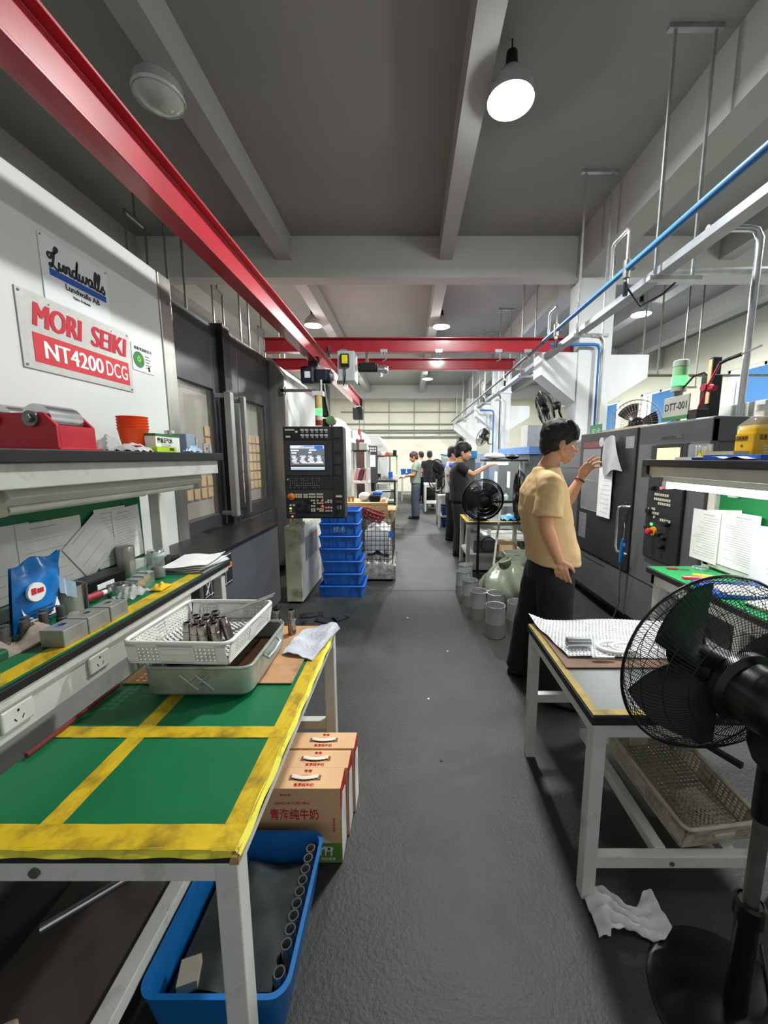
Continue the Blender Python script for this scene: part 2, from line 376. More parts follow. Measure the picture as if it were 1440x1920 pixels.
obj('gearbox', MB().cyl((-0.46, 5.78, 2.78), (-0.36, 5.78, 2.78), 0.055, n=14).ball((-0.36, 5.78, 2.78), 0.06, 12).cyl((-0.42, 5.78, 2.78), (-0.42, 5.78, 2.68), 0.03, n=10), m_steel, t, smooth=40)
obj('hanger', MB().box(-0.64, -0.6, 5.8, 5.86, 2.85, 3.03), m_dsteel, t)
# hoist
m_navy = M('hoist_navy', '1b2130', 0.4, 0, 0.15, 8)
t = thing('chain_hoist', (-1.22, 5.2, 2.45), 'navy electric chain hoist hanging from the red girder', 'hoist')
obj('body', MB().box(-1.40, -1.22, 5.1, 5.3, 2.46, 2.68), m_navy, t, bev=0.03)
obj('motor', MB().cyl((-1.22, 5.2, 2.565), (-1.02, 5.2, 2.565), 0.09, n=18).box(-1.2, -1.06, 5.1, 5.12, 2.5, 2.63), m_navy, t, bev=0.006)
obj('motor_cap', MB().cyl((-1.02, 5.2, 2.565), (-0.99, 5.2, 2.565), 0.075, 0.05, n=18), m_dsteel, t)
obj('label', MB().box(-1.34, -1.27, 5.094, 5.1, 2.53, 2.61), m_paper, t)
obj('trolley', MB().box(-1.30, -1.18, 5.14, 5.26, 2.68, 2.74).cyl((-1.31, 5.2, 2.78), (-1.17, 5.2, 2.78), 0.035, n=12), m_black, t)
obj('chain_bag', MB().box(-1.16, -1.06, 5.14, 5.3, 2.05, 2.46).cyl((-1.11, 5.2, 2.03), (-1.11, 5.2, 1.9), 0.05, n=12), M('bag_black', '1d2422', 0.8, 0, 0.2), t, bev=0.02)
obj('hook_block', MB().cyl((-1.03, 5.12, 2.0), (-1.03, 5.22, 2.0), 0.06, n=16).tube([(-1.04, 5.17, 1.95), (-1.0, 5.17, 1.9), (-1.0, 5.17, 1.84), (-1.05, 5.17, 1.82), (-1.08, 5.17, 1.86)], 0.014, 8), m_dsteel, t, smooth=40)
obj('chain', MB().tube([(-1.10, 5.12, 2.46), (-1.07, 5.12, 2.2), (-1.04, 5.14, 2.02)], 0.012, 6), m_dsteel, t)
# hanging stack light
t = thing('signal_tower', (-1.15, 4.9, 1.9), 'upside down signal tower with cream, green and dark red segments', 'signal light')
px, py = -1.13, 4.9
obj('bracket', MB().box(px - 0.07, px + 0.07, py - 0.03, py + 0.05, 2.27, 2.33).box(px + 0.03, px + 0.05, py, py + 0.02, 2.33, 2.47), M('light_grey', 'c9c9c4', 0.5), t, bev=0.004)
obj('support_arm', MB().box(-1.60, -1.15, 4.92, 4.96, 2.33, 2.36).box(-1.60, -1.56, 4.92, 5.0, 2.30, 2.40), m_dsteel, t)
obj('lens_amber', MB().cyl((px, py, 2.12), (px, py, 2.28), 0.045, n=18), M('lens_amber', 'b79a63', 0.3), t, smooth=40)
obj('lens_green', MB().cyl((px, py, 2.04), (px, py, 2.12), 0.045, n=18), M('lens_green_lit', '46ff62', 0.3, var=0, emit=5.0, ecol='3cff50'), t, smooth=40)
obj('lens_clear', MB().cyl((px, py, 1.98), (px, py, 2.04), 0.045, n=18), M('lens_clear', 'b7ab92', 0.3), t, smooth=40)
obj('lens_red', MB().cyl((px, py, 1.915), (px, py, 1.98), 0.045, n=18), M('lens_red', '7c241d', 0.3), t, smooth=40)
# hook block hanging from end of girder
t = thing('crane_hook', (-1.24, 9.5, 2.4), 'small dark hoist and hook at the far end of the red girder', 'hoist')
obj('body', MB().box(-1.36, -1.12, 9.4, 9.62, 2.42, 2.72), m_black, t, bev=0.03)
obj('chain', MB().cyl((-1.22, 9.5, 2.42), (-1.22, 9.5, 2.15), 0.012, n=6), m_dsteel, t)
obj('hook', MB().cyl((-1.22, 9.5, 2.2), (-1.22, 9.5, 2.08), 0.04, n=10).tube([(-1.22, 9.5, 2.08), (-1.18, 9.5, 2.03), (-1.18, 9.5, 1.96), (-1.24, 9.5, 1.93), (-1.28, 9.5, 1.98)], 0.018, 8), M('hook_red', '8a2a28', 0.5), t)

# ---- right: cable tray, blue air pipe, hangers
t = thing('cable_tray', (1.93, 5, 2.88), 'grey galvanised strut channel running down the right side of the hall', 'cable tray')
m_strut = M('strut_grey', '8c8f92', 0.45, 0.6, 0.12, 8)
obj('channel', MB().box(1.88, 1.98, -0.6, 16.3, 2.895, 2.955), m_strut, t, bev=0.004)
tag(obj('air_pipe', MB().cyl((1.72, -0.6, 3.0), (1.72, 5.2, 3.0), 0.024, n=12), m_blue, smooth=40), 'blue compressed air pipe along the ceiling rail', 'pipe')
tag(obj('air_pipe', MB().cyl((1.72, 5.2, 2.98), (1.72, 16.2, 2.98), 0.022, n=10), M('dark_pipe', '4a4d50', 0.4, 0.5), smooth=40), 'dark steel continuation of the air pipe further down the hall', 'pipe')
def hanger(x0, x1, y, z, label, bottom=None):
    t = thing('pipe_hanger', (x0, y, z), label, 'hanger', 'galvanised drop hangers for the rail')
    for x in (x0, x1): obj('rod', MB().box(x - 0.010, x + 0.010, y - 0.008, y + 0.008, z - 0.03, 4.48), m_galv, t)
    obj('cross_bar', MB().box(x0 - 0.05, x1 + 0.06, y - 0.025, y + 0.025, z - 0.045, z - 0.015), m_galv, t)
    obj('ceiling_plate', MB().box(x0 - 0.05, x1 + 0.05, y - 0.02, y + 0.02, 4.45, 4.48), m_galv, t)
for i, y in enumerate((3.1, 4.45, 6.6, 8.2, 9.7, 11.6, 13.6, 15.4)):
    hanger(1.84, 2.12 if y < 5 else 2.05, y, 2.88, ['tall drop hanger nearest the blue pipe', 'second drop hanger, in front of the white column'][i] if i < 2 else 'thin drop hanger far down the hall, %s beyond the first column' % ('first', 'second', 'third', 'fourth', 'fifth', 'sixth')[i - 2])
for i, (y, ph) in enumerate(((3.28, 0.3), (4.75, 0.27), (7.2, 0.25), (9.2, 0.25))):
    t = thing('air_outlet', (1.72, y, 3.0), ('chromed pipe loop with valve tapping the blue pipe', 'chromed pipe loop beside the white column', 'third pipe loop far down the rail', 'fourth pipe loop farthest down the rail')[i], 'pipe', 'goose neck air outlets on the rail')
    obj('loop', MB().tube([(1.72, y + 0.25, 3.02), (1.72, y + 0.25, 3.0 + ph - 0.03), (1.72, y + 0.22, 3.0 + ph), (1.72, y + 0.03, 3.0 + ph), (1.72, y, 3.0 + ph - 0.03), (1.72, y, 2.86)], 0.016, 8), m_steel, t, smooth=50)
    obj('valve', MB().cyl((1.72, y, 2.93), (1.72, y, 3.06), 0.028, n=10).box(1.71, 1.78, y - 0.01, y + 0.01, 2.99, 3.01), m_dsteel, t)
    obj('fitting', MB().cyl((1.72, y, 2.80), (1.72, y, 2.90), 0.02, n=8), m_black, t)
def drop(x, y, z1, z0, label, xo=0.5, mat=None):
    pts = [(1.93, y, z1), (x - 0.08, y, z1), (x - 0.03, y, z1 - 0.01), (x, y, z1 - 0.06), (x, y, z1 - 0.1), (x, y, z0)]
    tag(obj('drop_conduit', MB().tube(pts, 0.022, 10), mat or m_galv, smooth=50), label, 'conduit', 'conduits dropping from the rail')
drop(2.28, 2.72, 2.99, 1.78, 'bent steel conduit dropping to the machine beside the red arm')
drop(2.06, 4.3, 2.80, 1.72, 'thin steel conduit dropping before the white column')
drop(2.62, 5.55, 3.06, 1.6, 'blue painted drop pipe on the face of the white column', mat=m_blue)
drop(2.05, 8.8, 2.8, 0.0, 'steel conduit dropping near the second column')
drop(2.3, 10.8, 2.8, 1.62, 'blue pipe dropping before the second column', mat=m_blue)
drop(2.45, 10.7, 3.2, 1.62, 'thick dark drop pipe before the second column', mat=M('dark_pipe'))
tag(obj('branch_pipe', MB().tube([(1.98, 3.2, 2.93), (2.4, 3.15, 2.925), (3.5, 3.1, 2.93), (5.5, 3.05, 2.95)], 0.026, 8), m_galv), 'horizontal grey conduit branching to the right from the rail', 'conduit')
tag(obj('branch_cable', MB().tube([(1.75, 3.3, 2.86), (1.85, 3.28, 2.72), (2.0, 3.25, 2.8), (2.1, 3.2, 2.9)], 0.008, 6), m_black), 'black cable loop drooping under the blue pipe', 'cable')
for i, (x, y) in enumerate(((3.6, 6.0), (3.6, 9.5), (4.9, 7.0))):
    t = thing('trapeze_hanger', (x, y, 3.0), 'thin wire trapeze hanger in the side bay, %s' % ('close behind the column', 'farther back', 'towards the windows')[i], 'hanger', 'trapeze hangers in the side bay')
    for dx in (-0.12, 0.12): obj('rod', MB().cyl((x + dx, y, 2.74), (x + dx, y, 4.48), 0.012, n=6), m_dsteel, t)
    obj('cross_bar', MB().box(x - 0.14, x + 0.14, y - 0.02, y + 0.02, 2.73, 2.76), m_dsteel, t)
tag(obj('side_pipe', MB().cyl((3.0, 5.9, 2.72), (6.9, 5.9, 2.72), 0.02, n=6), m_dsteel), 'thin dark pipe crossing the side bay behind the column', 'pipe')
for i, x in enumerate((-2.6, -3.0)):
    for j, y in enumerate((4.6, 6.4, 8.2)):
        t = thing('ceiling_hanger', (x, y, 3.2), 'thin hanger frame above the left machines, %s row %s' % (('front', 'rear')[i], ('near', 'middle', 'far')[j]), 'hanger', 'hanger frames above the left machines')
        for dx in (-0.16, 0.16): obj('rod', MB().cyl((x, y + dx, 2.7), (x, y + dx, 4.1), 0.014, n=6), m_dsteel, t)
        obj('cross_bar', MB().box(x - 0.015, x + 0.015, y - 0.17, y + 0.17, 4.08, 4.11), m_dsteel, t)
        obj('drop_rod', MB().cyl((x, y, 4.1), (x, y, 4.48), 0.012, n=6), m_dsteel, t)
# ================================================================== LEFT: big turning machine
m_mwhite = M('machine_white', 'd3d5d0', 0.45, 0, 0.04, 2)
m_stain = M('stainless', '9b9992', 0.32, 0.75, 0.15, 3, stretch=(6, 6, 0.6))
m_mdark = M('machine_dark', '3f3f42', 0.38, 0.25, 0.15, 4, dirt='2b2b2d', dscale=2.5, damt=0.4)
m_mblack = M('machine_black', '1d1d1f', 0.4, 0.1, 0.15, 6)
m_glassd = M('door_glass', '9a968c', 0.10, 0.0, 0.1, 3, alpha=0.12)
m_refl_back = M('window_backing', 'bdb8ad', 0.35, 0.2, 0.25, 2)  # pale tone stands in for the brightness reflected in the door windows
m_refl_tile = M('tan_tile', 'dcb98e', 0.6, 0, 0.12, 8)
m_handle = M('handle_grey', 'a3a2a0', 0.4, 0.5, 0.05)
TM = thing('turning_centre', (-2.3, 3, 0), 'large white and charcoal turn-mill machine with sliding doors behind the left bench', 'machine')
obj('side_panel', MB().box(-3.6, -1.75, -0.4, 2.86, 0.1, 2.8), m_mwhite, TM, bev=0.012)
obj('corner_post', MB().box(-1.80, -1.745, 2.86, 3.0, 0.1, 2.8), m_stain, TM, bev=0.008)
obj('cabinet', MB().box(-3.6, -1.95, 2.9, 5.0, 0.1, 2.72), m_mblack, TM)
obj('roof_edge', MB().prism([(-2.2, 2.72), (-1.82, 2.72), (-1.95, 2.80), (-2.2, 2.80)], 1, 3.0, 4.95), m_mblack, TM)
# left door: frame around window
def door(y0, y1, z0, z1, wy0, wy1, wz0, wz1, x0, x1):
    mb = MB(); mb.box(x0, x1, y0, wy0, z0, z1); mb.box(x0, x1, wy1, y1, z0, z1); mb.box(x0, x1, wy0, wy1, z0, wz0); mb.box(x0, x1, wy0, wy1, wz1, z1)
    return obj('door', mb, m_mdark, TM, bev=0.006)
d1 = door(3.0, 3.72, 0.88, 2.70, 3.02, 3.60, 1.0, 2.13, -1.83, -1.78)
obj('window', MB().box(-1.815, -1.80, 3.02, 3.60, 1.0, 2.13), m_glassd, d1)
obj('handle', MB().box(-1.78, -1.66, 3.6, 3.64, 2.06, 2.1).box(-1.78, -1.66, 3.6, 3.64, 0.98, 1.02).box(-1.68, -1.62, 3.58, 3.65, 0.97, 2.11), m_handle, d1, bev=0.006)
d2 = door(3.86, 4.9, 0.88, 2.72, 4.06, 4.76, 1.02, 2.13, -1.80, -1.75)
obj('window', MB().box(-1.785, -1.77, 4.06, 4.76, 1.02, 2.13), m_glassd, d2)
obj('handle', MB().box(-1.75, -1.66, 3.93, 3.96, 2.06, 2.1).box(-1.75, -1.66, 3.93, 3.96, 0.98, 1.02).box(-1.685, -1.64, 3.92, 3.97, 0.96, 2.12), m_handle, d2, bev=0.006)
obj('door_post', MB().box(-1.87, -1.72, 3.72, 3.86, 0.88, 2.74), m_mblack, TM, bev=0.005)
obj('cable', MB().tube([(-1.7, 3.74, 0.98), (-1.68, 3.74, 0.93), (-1.69, 3.76, 0.905), (-1.66, 3.78, 0.9)], 0.006, 6).tube([(-1.7, 3.78, 1.0), (-1.66, 3.77, 0.94), (-1.67, 3.79, 0.9)], 0.005, 6), M('cable_blue', '202a44', 0.5), TM)
# tan tiles behind the glass imitate the patterned reflection in the windows
obj('window_back', MB().box(-1.86, -1.845, 3.02, 3.60, 1.0, 2.13), m_refl_back, TM); obj('window_back', MB().box(-1.86, -1.845, 4.06, 4.76, 1.02, 2.13), m_refl_back, TM)
reflected_tile = None
def reflected_tiles(y0, z0, ny, nz, dy, dz, w, h):
    global reflected_tile
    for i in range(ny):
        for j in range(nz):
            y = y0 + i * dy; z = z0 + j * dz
            if reflected_tile is None:
                reflected_tile = obj('tile', MB().box(-1.84, -1.825, y, y + w, z, z + h), m_refl_tile, TM, bev=0.006); tile0 = (y, z)
                reflected_tiles.o = (y, z)
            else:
                c = reflected_tile.copy(); COL.objects.link(c); c.location = Vector(reflected_tile.location) + Vector((0, y - reflected_tiles.o[0], z - reflected_tiles.o[1]))
reflected_tiles(4.10, 1.16, 6, 6, 0.11, 0.105, 0.085, 0.09)
reflected_tiles(3.04, 1.16, 5, 2, 0.112, 0.105, 0.085, 0.09)
reflected_tiles(3.5, 1.5, 1, 3, 0.11, 0.105, 0.085, 0.09)
# base cover with rounded corner
mb = MB(); poly = [(-1.95, 2.3), (-1.30, 2.3), (-1.30, 3.70)] + [(-1.30 - 0.12 + 0.12 * math.cos(a), 3.70 + 0.12 * math.sin(a)) for a in [i * PI / 12 for i in range(1, 7)]] + [(-1.95, 3.82)]
mb.prism(poly, 2, 0.09, 0.86)
obj('base_cover', mb, M('base_grey', '57585c', 0.42, 0.1, 0.1, 3), TM, bev=0.012, smooth=35)
obj('base_lid', MB().prism([(p[0] + 0.008, p[1]) for p in poly], 2, 0.86, 0.885), m_mblack, TM)
obj('plinth', MB().box(-1.95, -1.38, 2.3, 3.74, 0.0, 0.09), m_mblack, TM)
obj('sill', MB().box(-1.95, -1.72, 3.82, 5.0, 0.1, 0.88), m_mdark, TM, bev=0.008)
lb = obj('warning_label', MB().box(-1.3, -1.296, 2.33, 2.72, 0.62, 0.84), M('label_black', '23252b', 0.5), TM)
obj('label_stripe', MB().box(-1.296, -1.294, 2.42, 2.715, 0.745, 0.775), M('label_orange', 'd9772e', 0.6, var=0.1, scale=40), lb)
for z in (0.635, 0.74, 0.835): obj('label_rule', MB().box(-1.296, -1.2945, 2.335, 2.715, z, z + 0.003), m_paper, lb)
for y in (2.42, 2.52, 2.62): obj('label_rule', MB().box(-1.296, -1.2945, y, y + 0.003, 0.625, 0.838), m_paper, lb)
for a, b in (((2.35, 0.65), (2.40, 0.72)), ((2.36, 0.72), (2.385, 0.645))): obj('label_mark', MB().tube([(-1.295, a[0], a[1]), (-1.295, b[0], b[1])], 0.004, 4), m_paper, lb)
# stainless frame and white right cabinet
obj('frame_post', MB().prism([(-1.95, 0.1), (-1.56, 0.1), (-1.56, 2.52), (-1.72, 2.74), (-1.95, 2.74)], 1, 4.95, 5.06), m_stain, TM, bev=0.006)
obj('right_cabinet', MB().prism([(-3.4, 0.1), (-1.56, 0.1), (-1.56, 2.56), (-1.70, 2.70), (-3.4, 2.74)], 1, 5.06, 7.75), m_mwhite, TM, bev=0.01)
obj('cabinet_seam', MB().box(-1.562, -1.554, 7.0, 7.03, 0.4, 2.5), m_stain, TM)
obj('roof_box', MB().box(-3.4, -2.1, 3.0, 7.5, 2.72, 2.86), m_mblack, TM)

# ---- signs on the white panel (facing +X).  right = -Y?  seen from +X: right hand is +Y
R_, U_ = (0, 1, 0), (0, 0, 1)
S1 = thing('company_sign', (-1.745, 2.17, 2.25), 'white square sign with black script lettering over a blue bar', 'sign')
pl = obj('plate', MB().box(-1.75, -1.744, 1.965, 2.378, 2.24, 2.575), M('plate_white', 'dcdee0', 0.4, var=0.03), S1, bev=0.002)
obj('blue_bar', MB().box(-1.744, -1.7425, 2.005, 2.355, 2.40, 2.432), M('sign_blue', '1c50a8', 0.5, var=0.05), S1)
X = -1.7425
# script lettering drawn as strokes, x to the right, y up
script = [
 [(0.20, 0.62), (0.08, 0.44), (0.0, 0.50), (0.02, 0.66), (0.18, 0.70), (0.36, 0.84), (0.48, 1.02), (0.42, 1.10), (0.34, 0.98), (0.28, 0.66), (0.22, 0.34), (0.14, 0.10), (0.05, 0.04), (0.06, 0.16), (0.20, 0.16), (0.36, 0.02), (0.46, 0.06), (0.54, 0.22)],
 [(0.52, 0.44), (0.48, 0.2), (0.54, 0.06), (0.64, 0.18), (0.72, 0.44), (0.68, 0.16), (0.76, 0.06), (0.82, 0.16)],
 [(0.84, 0.44), (0.82, 0.04), (0.88, 0.36), (0.98, 0.44), (1.0, 0.3), (0.98, 0.1), (1.06, 0.06), (1.12, 0.16)],
 [(1.34, 0.40), (1.24, 0.44), (1.14, 0.30), (1.16, 0.08), (1.28, 0.10), (1.36, 0.40), (1.46, 1.0), (1.36, 0.40), (1.36, 0.1), (1.44, 0.06), (1.5, 0.18)],
 [(1.52, 0.44), (1.50, 0.16), (1.58, 0.05), (1.66, 0.2), (1.70, 0.42), (1.70, 0.14), (1.80, 0.06), (1.88, 0.24), (1.90, 0.44), (1.96, 0.36)],
 [(2.20, 0.40), (2.10, 0.44), (2.0, 0.30), (2.02, 0.08), (2.14, 0.10), (2.22, 0.42), (2.22, 0.12), (2.30, 0.06)],
 [(2.30, 0.06), (2.40, 0.4), (2.50, 0.9), (2.46, 0.98), (2.38, 0.6), (2.38, 0.14), (2.46, 0.06), (2.54, 0.2)],
 [(2.50, 0.06), (2.60, 0.4), (2.70, 0.9), (2.66, 0.98), (2.58, 0.6), (2.58, 0.14), (2.66, 0.06), (2.76, 0.24)],
 [(2.76, 0.24), (2.86, 0.46), (2.84, 0.34), (2.94, 0.18), (2.88, 0.04), (2.76, 0.08), (2.74, 0.14)]]
mb = MB()
for st in script:
    pts = []
    P = [Vector((X + 0.0005, 2.005 + p[0] * 0.345 / 2.95, 2.437 + p[1] * 0.095)) for p in st]
    for i in range(len(P) - 1):
        p0, p1, p2, p3 = P[max(i - 1, 0)], P[i], P[i + 1], P[min(i + 2, len(P) - 1)]
        for k in range(4):
            u = k / 4; pts.append(0.5 * ((2 * p1) + (p2 - p0) * u + (2 * p0 - 5 * p1 + 4 * p2 - p3) * u * u + (3 * p1 - p0 - 3 * p2 + p3) * u ** 3))
    pts.append(P[-1]); mb.tube(pts, 0.0068, 5)
for i, p in enumerate(mb.v): mb.v[i] = (X + (p[0] - X) * 0.15, p[1], p[2])
obj('script_lettering', mb, m_ink, S1)
text('company_name', 'Lundwalls AB', 0.041, (X, 2.085, 2.365), R_, U_, m_ink, S1, off=0.0004, width=0.215)
text('place_name', 'Västra Frölunda', 0.019, (X, 2.125, 2.335), R_, U_, m_ink, S1, width=0.11)
for y, z in ((1.975, 2.565), (2.368, 2.565), (1.975, 2.25), (2.368, 2.25)): obj('screw', MB().cyl((-1.745, y, z), (-1.741, y, z), 0.004, n=8), m_screw, S1)
S2 = thing('machine_nameplate', (-1.745, 2.16, 1.93), 'brushed metal nameplate with red lettering and a red band', 'sign')
obj('plate', MB().box(-1.75, -1.743, 1.815, 2.512, 1.928, 2.278), M('plate_alu', 'b9b6b2', 0.4, 0.5, 0.06, 30), S2, bev=0.002)
obj('red_band', MB().box(-1.743, -1.7415, 1.872, 2.482, 1.965, 2.098), M('sign_red', 'c8202f', 0.5, var=0.05), S2)
for dx in (-0.006, -0.003, 0.0, 0.003, 0.006):
    text('maker_lettering', 'MORI', 0.155, (-1.7415 + dx * .02, 1.876 + dx, 2.13), R_, U_, m_inkred, S2, shear=0.2, width=0.272)
    text('maker_lettering', 'SEIKI', 0.155, (-1.7415 + dx * .02, 2.209 + dx, 2.13), R_, U_, m_inkred, S2, shear=0.2, width=0.262)
for dx in (-0.003, 0.003): text('model_lettering', 'NT4200', 0.115, (-1.741 + dx * .02, 1.918 + dx, 1.992), R_, U_, m_inkwhite, S2, width=0.35)
text('model_lettering', 'DCG', 0.115, (-1.741, 2.295, 1.992), R_, U_, m_inkwhite, S2, off=0.001, width=0.165)
for y, z in ((1.83, 2.262), (2.497, 2.262), (1.83, 1.943), (2.497, 1.943)): obj('screw', MB().cyl((-1.744, y, z), (-1.740, y, z), 0.006, n=8), m_screw, S2)
S3 = thing('inspection_card', (-1.745, 2.63, 2.08), 'small white inspection card with a round green emblem', 'sign')
obj('card', MB().box(-1.75, -1.745, 2.53, 2.735, 2.075, 2.24), m_paper, S3)
obj('emblem', MB().cyl((-1.745, 2.588, 2.145), (-1.743, 2.588, 2.145), 0.05, n=24), M('emblem_green', '2c7a3c', 0.6, var=0.15, scale=40), S3)
obj('emblem_mark', MB().pipe((-1.743, 2.588, 2.148), (-1.742, 2.588, 2.148), 0.016, 0.009, 14).cyl((-1.743, 2.588, 2.165), (-1.742, 2.588, 2.165), 0.006, n=8), M('emblem_yellow', 'c9cf5a', 0.6), S3)
text('title', '设备状态标识卡', 0.022, (-1.7447, 2.55, 2.207), R_, U_, m_ink, S3, width=0.17, off=0.0006)
for k in range(5): obj('text_line', MB().box(-1.745, -1.744, 2.65, 2.69 + 0.012 * (k % 2), 2.105 + k * 0.018, 2.109 + k * 0.018), m_ink, S3)
obj('dark_field', MB().box(-1.745, -1.744, 2.672, 2.69, 2.088, 2.118), m_ink, S3)

# ================================================================== LEFT BENCH with shelf
BX0, BX1, BY0, BY1 = -1.70, -1.10, 0.1, 2.29
LB = thing('shelf_workbench', (-1.4, 1.2, 0), 'pale steel workbench with black edged top and a raised shelf along the left machine', 'workbench')
obj('bench_top', MB().box(BX0, BX1, BY0, BY1, 0.868, 0.896), m_rubber, LB, bev=0.003)
obj('mat', MB().box(BX0 + 0.01, BX1 - 0.012, BY0 + 0.01, BY1 - 0.01, 0.896, 0.899), m_green, LB)
obj('yellow_strip', MB().box(BX1 - 0.085, BX1 - 0.02, BY0 + 0.01, BY1 - 0.02, 0.899, 0.9), m_yellow, LB)
obj('apron', MB().box(BX1 - 0.045, BX1 - 0.006, BY0, BY1 - 0.02, 0.838, 0.868), m_frame, LB, bev=0.004)
obj('socket_rail', MB().box(BX1 - 0.07, BX1 - 0.02, BY0, BY1 - 0.4, 0.735, 0.832), m_frame, LB, bev=0.003)
for y in (1.0, 1.29):
    so = obj('socket', MB().box(BX1 - 0.02, BX1 - 0.010, y - 0.045, y + 0.045, 0.765, 0.828), M('socket_white', 'cfcfc6', 0.5), LB, bev=0.008)
    obj('socket_holes', MB().box(BX1 - 0.0105, BX1 - 0.0095, y - 0.003, y + 0.003, 0.808, 0.815).cbox((BX1 - 0.010, y - 0.011, 0.787), (0.001, 0.003, 0.012), rx(0.5)).cbox((BX1 - 0.010, y + 0.011, 0.787), (0.001, 0.003, 0.012), rx(-0.5)), m_black, so)
for x, y in ((BX1 - 0.05, 2.24), (BX1 - 0.05, 0.75), (BX0 + 0.05, 2.24), (BX0 + 0.05, 0.2)):
    obj('leg', MB().box(x - 0.025, x + 0.025, y - 0.025, y + 0.025, 0, 0.81), m_frame, LB, bev=0.004)
for y in (2.22, 0.2): obj('shelf_post', MB().box(-1.50, -1.44, y - 0.03, y + 0.03, 0.896, 1.505), m_frame, LB, bev=0.004)
obj('shelf_bracket', MB().box(-1.50, -1.14, 2.19, 2.22, 1.44, 1.505), m_frame, LB)
obj('shelf_board', MB().box(-1.70, -1.095, BY0, 2.28, 1.505, 1.545), m_rubber, LB, bev=0.003)
obj('shelf_rail', MB().box(-1.15, -1.115, BY0, 2.25, 1.43, 1.505), m_frame, LB, bev=0.004)
obj('back_rail', MB().box(-1.56, -1.53, BY0, 2.22, 1.30, 1.35), m_frame, LB, bev=0.003)
obj('backboard', MB().box(-1.57, -1.555, BY0, 2.20, 0.95, 1.31), m_green, LB)
obj('back_rail', MB().box(-1.575, -1.53, BY0, 2.22, 0.90, 0.95), m_frame, LB, bev=0.003)
obj('lower_panel', MB().box(BX0, BX0 + 0.02, BY0, BY1, 0.1, 0.8), m_frame, LB)
FL = thing('tube_lamp', (-1.22, 1.6, 1.40), 'unlit white fluorescent batten under the left shelf', 'lamp')
obj('housing', MB().prism([(-1.26, 1.43), (-1.18, 1.43), (-1.17, 1.40), (-1.20, 1.375), (-1.24, 1.375), (-1.27, 1.40)], 1, 1.12, 2.18), M('batten_white', 'c6c7bf', 0.5, var=0.05), FL, bev=0.004)
obj('tube', MB().cyl((-1.22, 1.15, 1.362), (-1.22, 2.15, 1.362), 0.013, n=12), M('tube_off', 'd2d3ca', 0.3), FL, smooth=40)
obj('end_cap', MB().box(-1.25, -1.19, 1.09, 1.13, 1.345, 1.425), M('cap_beige', 'aaa594', 0.5), FL, bev=0.006)
obj('end_cap', MB().box(-1.25, -1.19, 2.17, 2.20, 1.345, 1.425), M('cap_beige'), FL, bev=0.006)
# papers pinned on the backboard
def paper(name, y0, z0, w, h, ang, x, label, group, lines=8, rest=None):
    t = thing(name, (x, y0, z0), label, 'paper', group)
    m = M('paper2', 'dcdcd8', 0.8, 0, 0.06, 8) if x < 0 else m_paper
    mb = MB(); mb.box(-0.0008, 0.0008, 0, w, 0, h); mb.xf(rx(ang), (x, y0, z0)); obj('sheet', mb, m, t)
    s = 1 if x < 0 else -1; lm = MB()
    for k in range(lines):
        zz = h * (0.1 + 0.8 * k / lines); ww = w * random.uniform(0.45, 0.82)
        lm.box(s * 0.0009, s * 0.0013, w * 0.08, w * 0.08 + ww, zz, zz + 0.0022)
    lm.box(s * 0.0009, s * 0.0013, w * 0.2, w * 0.6, h * 0.91, h * 0.925)
    lm.xf(rx(ang), (x, y0, z0)); obj('print', lm, M('print_grey', 'a9abae', 0.8, 0, 0), t)
    return t
G = 'drawing sheets hung on the left green backboard'
paper('drawing_sheet', 1.86, 0.965, 0.21, 0.30, 0.0, -1.548, 'upright white drawing sheet at the right end of the left backboard', G, 14)
paper('drawing_sheet', 1.98, 0.96, 0.20, 0.29, 0.05, -1.545, 'white sheet with a column of figures, rightmost on the left backboard', G, 16)
paper('drawing_sheet', 1.18, 0.96, 0.36, 0.30, 0.0, -1.550, 'wide grey drawing sheet at the left end of the backboard', G, 6)
paper('drawing_sheet', 1.48, 0.96, 0.30, 0.295, 0.0, -1.547, 'middle drawing sheet with a faint outline on the left backboard', G, 5)
paper('drawing_sheet', 1.79, 0.935, 0.24, 0.22, 0.62, -1.541, 'sheet tilted cornerwise among the left drawings', G, 3)
# ---- things on the bench top (z = 0.9)
Z = 0.9
t = thing('snack_bag', (-1.36, 1.29, Z), 'blue plastic food bag with a white label standing on the left bench', 'bag')
m_bag = M('bag_blue', '1775c4', 0.25, 0, 0.1, 6, bump=0.5, bscale=14)
def bagf(u, v):
    # u across, v up; pillow shape
    w = 0.105 * (1 - 0.12 * v); b = math.sin(PI * min(1, v * 1.05)) ** 0.6 * (1 - (2 * u - 1) ** 2)
    return w * (2 * u - 1), b
for sgn, nm in ((1, 'front'),):
    mb = MB(); n1, n2 = 14, 14; vs = []
    for side in (1, -1):
        def fn(u, v, side=side):
            a, b = bagf(u, v); zz = 0.005 + 0.215 * v + 0.02 * v * u + 0.008 * math.sin(9 * u + 4 * v)
            return (-1.37 + side * (0.045 * b * (1 - 0.5 * v) + 0.0015) + 0.03 * v * (u - .3) + 0.004 * math.sin(13 * u * v + side), 1.245 + a * 0.75 + 0.02 * v, 0.9 + zz)
        mb.grid(fn, n1, n2)
    # lean so the face looks to +X and towards the camera
    obj('bag', mb, m_bag, t, smooth=60)
mb = MB(); mb.grid(lambda u, v: (-1.3425 + 0.01 * math.sin(PI * u) * (1 - v * .3) - 0.012 * v, 1.19 + 0.12 * u, 0.925 + 0.06 * v + 0.012 * u), 8, 4)
obj('label', mb, m_paper, t)
mb = MB()
for k in range(4): mb.box(-1.3335, -1.331, 1.205, 1.285 - 0.015 * (k % 2), 0.936 + 0.012 * k, 0.939 + 0.012 * k)
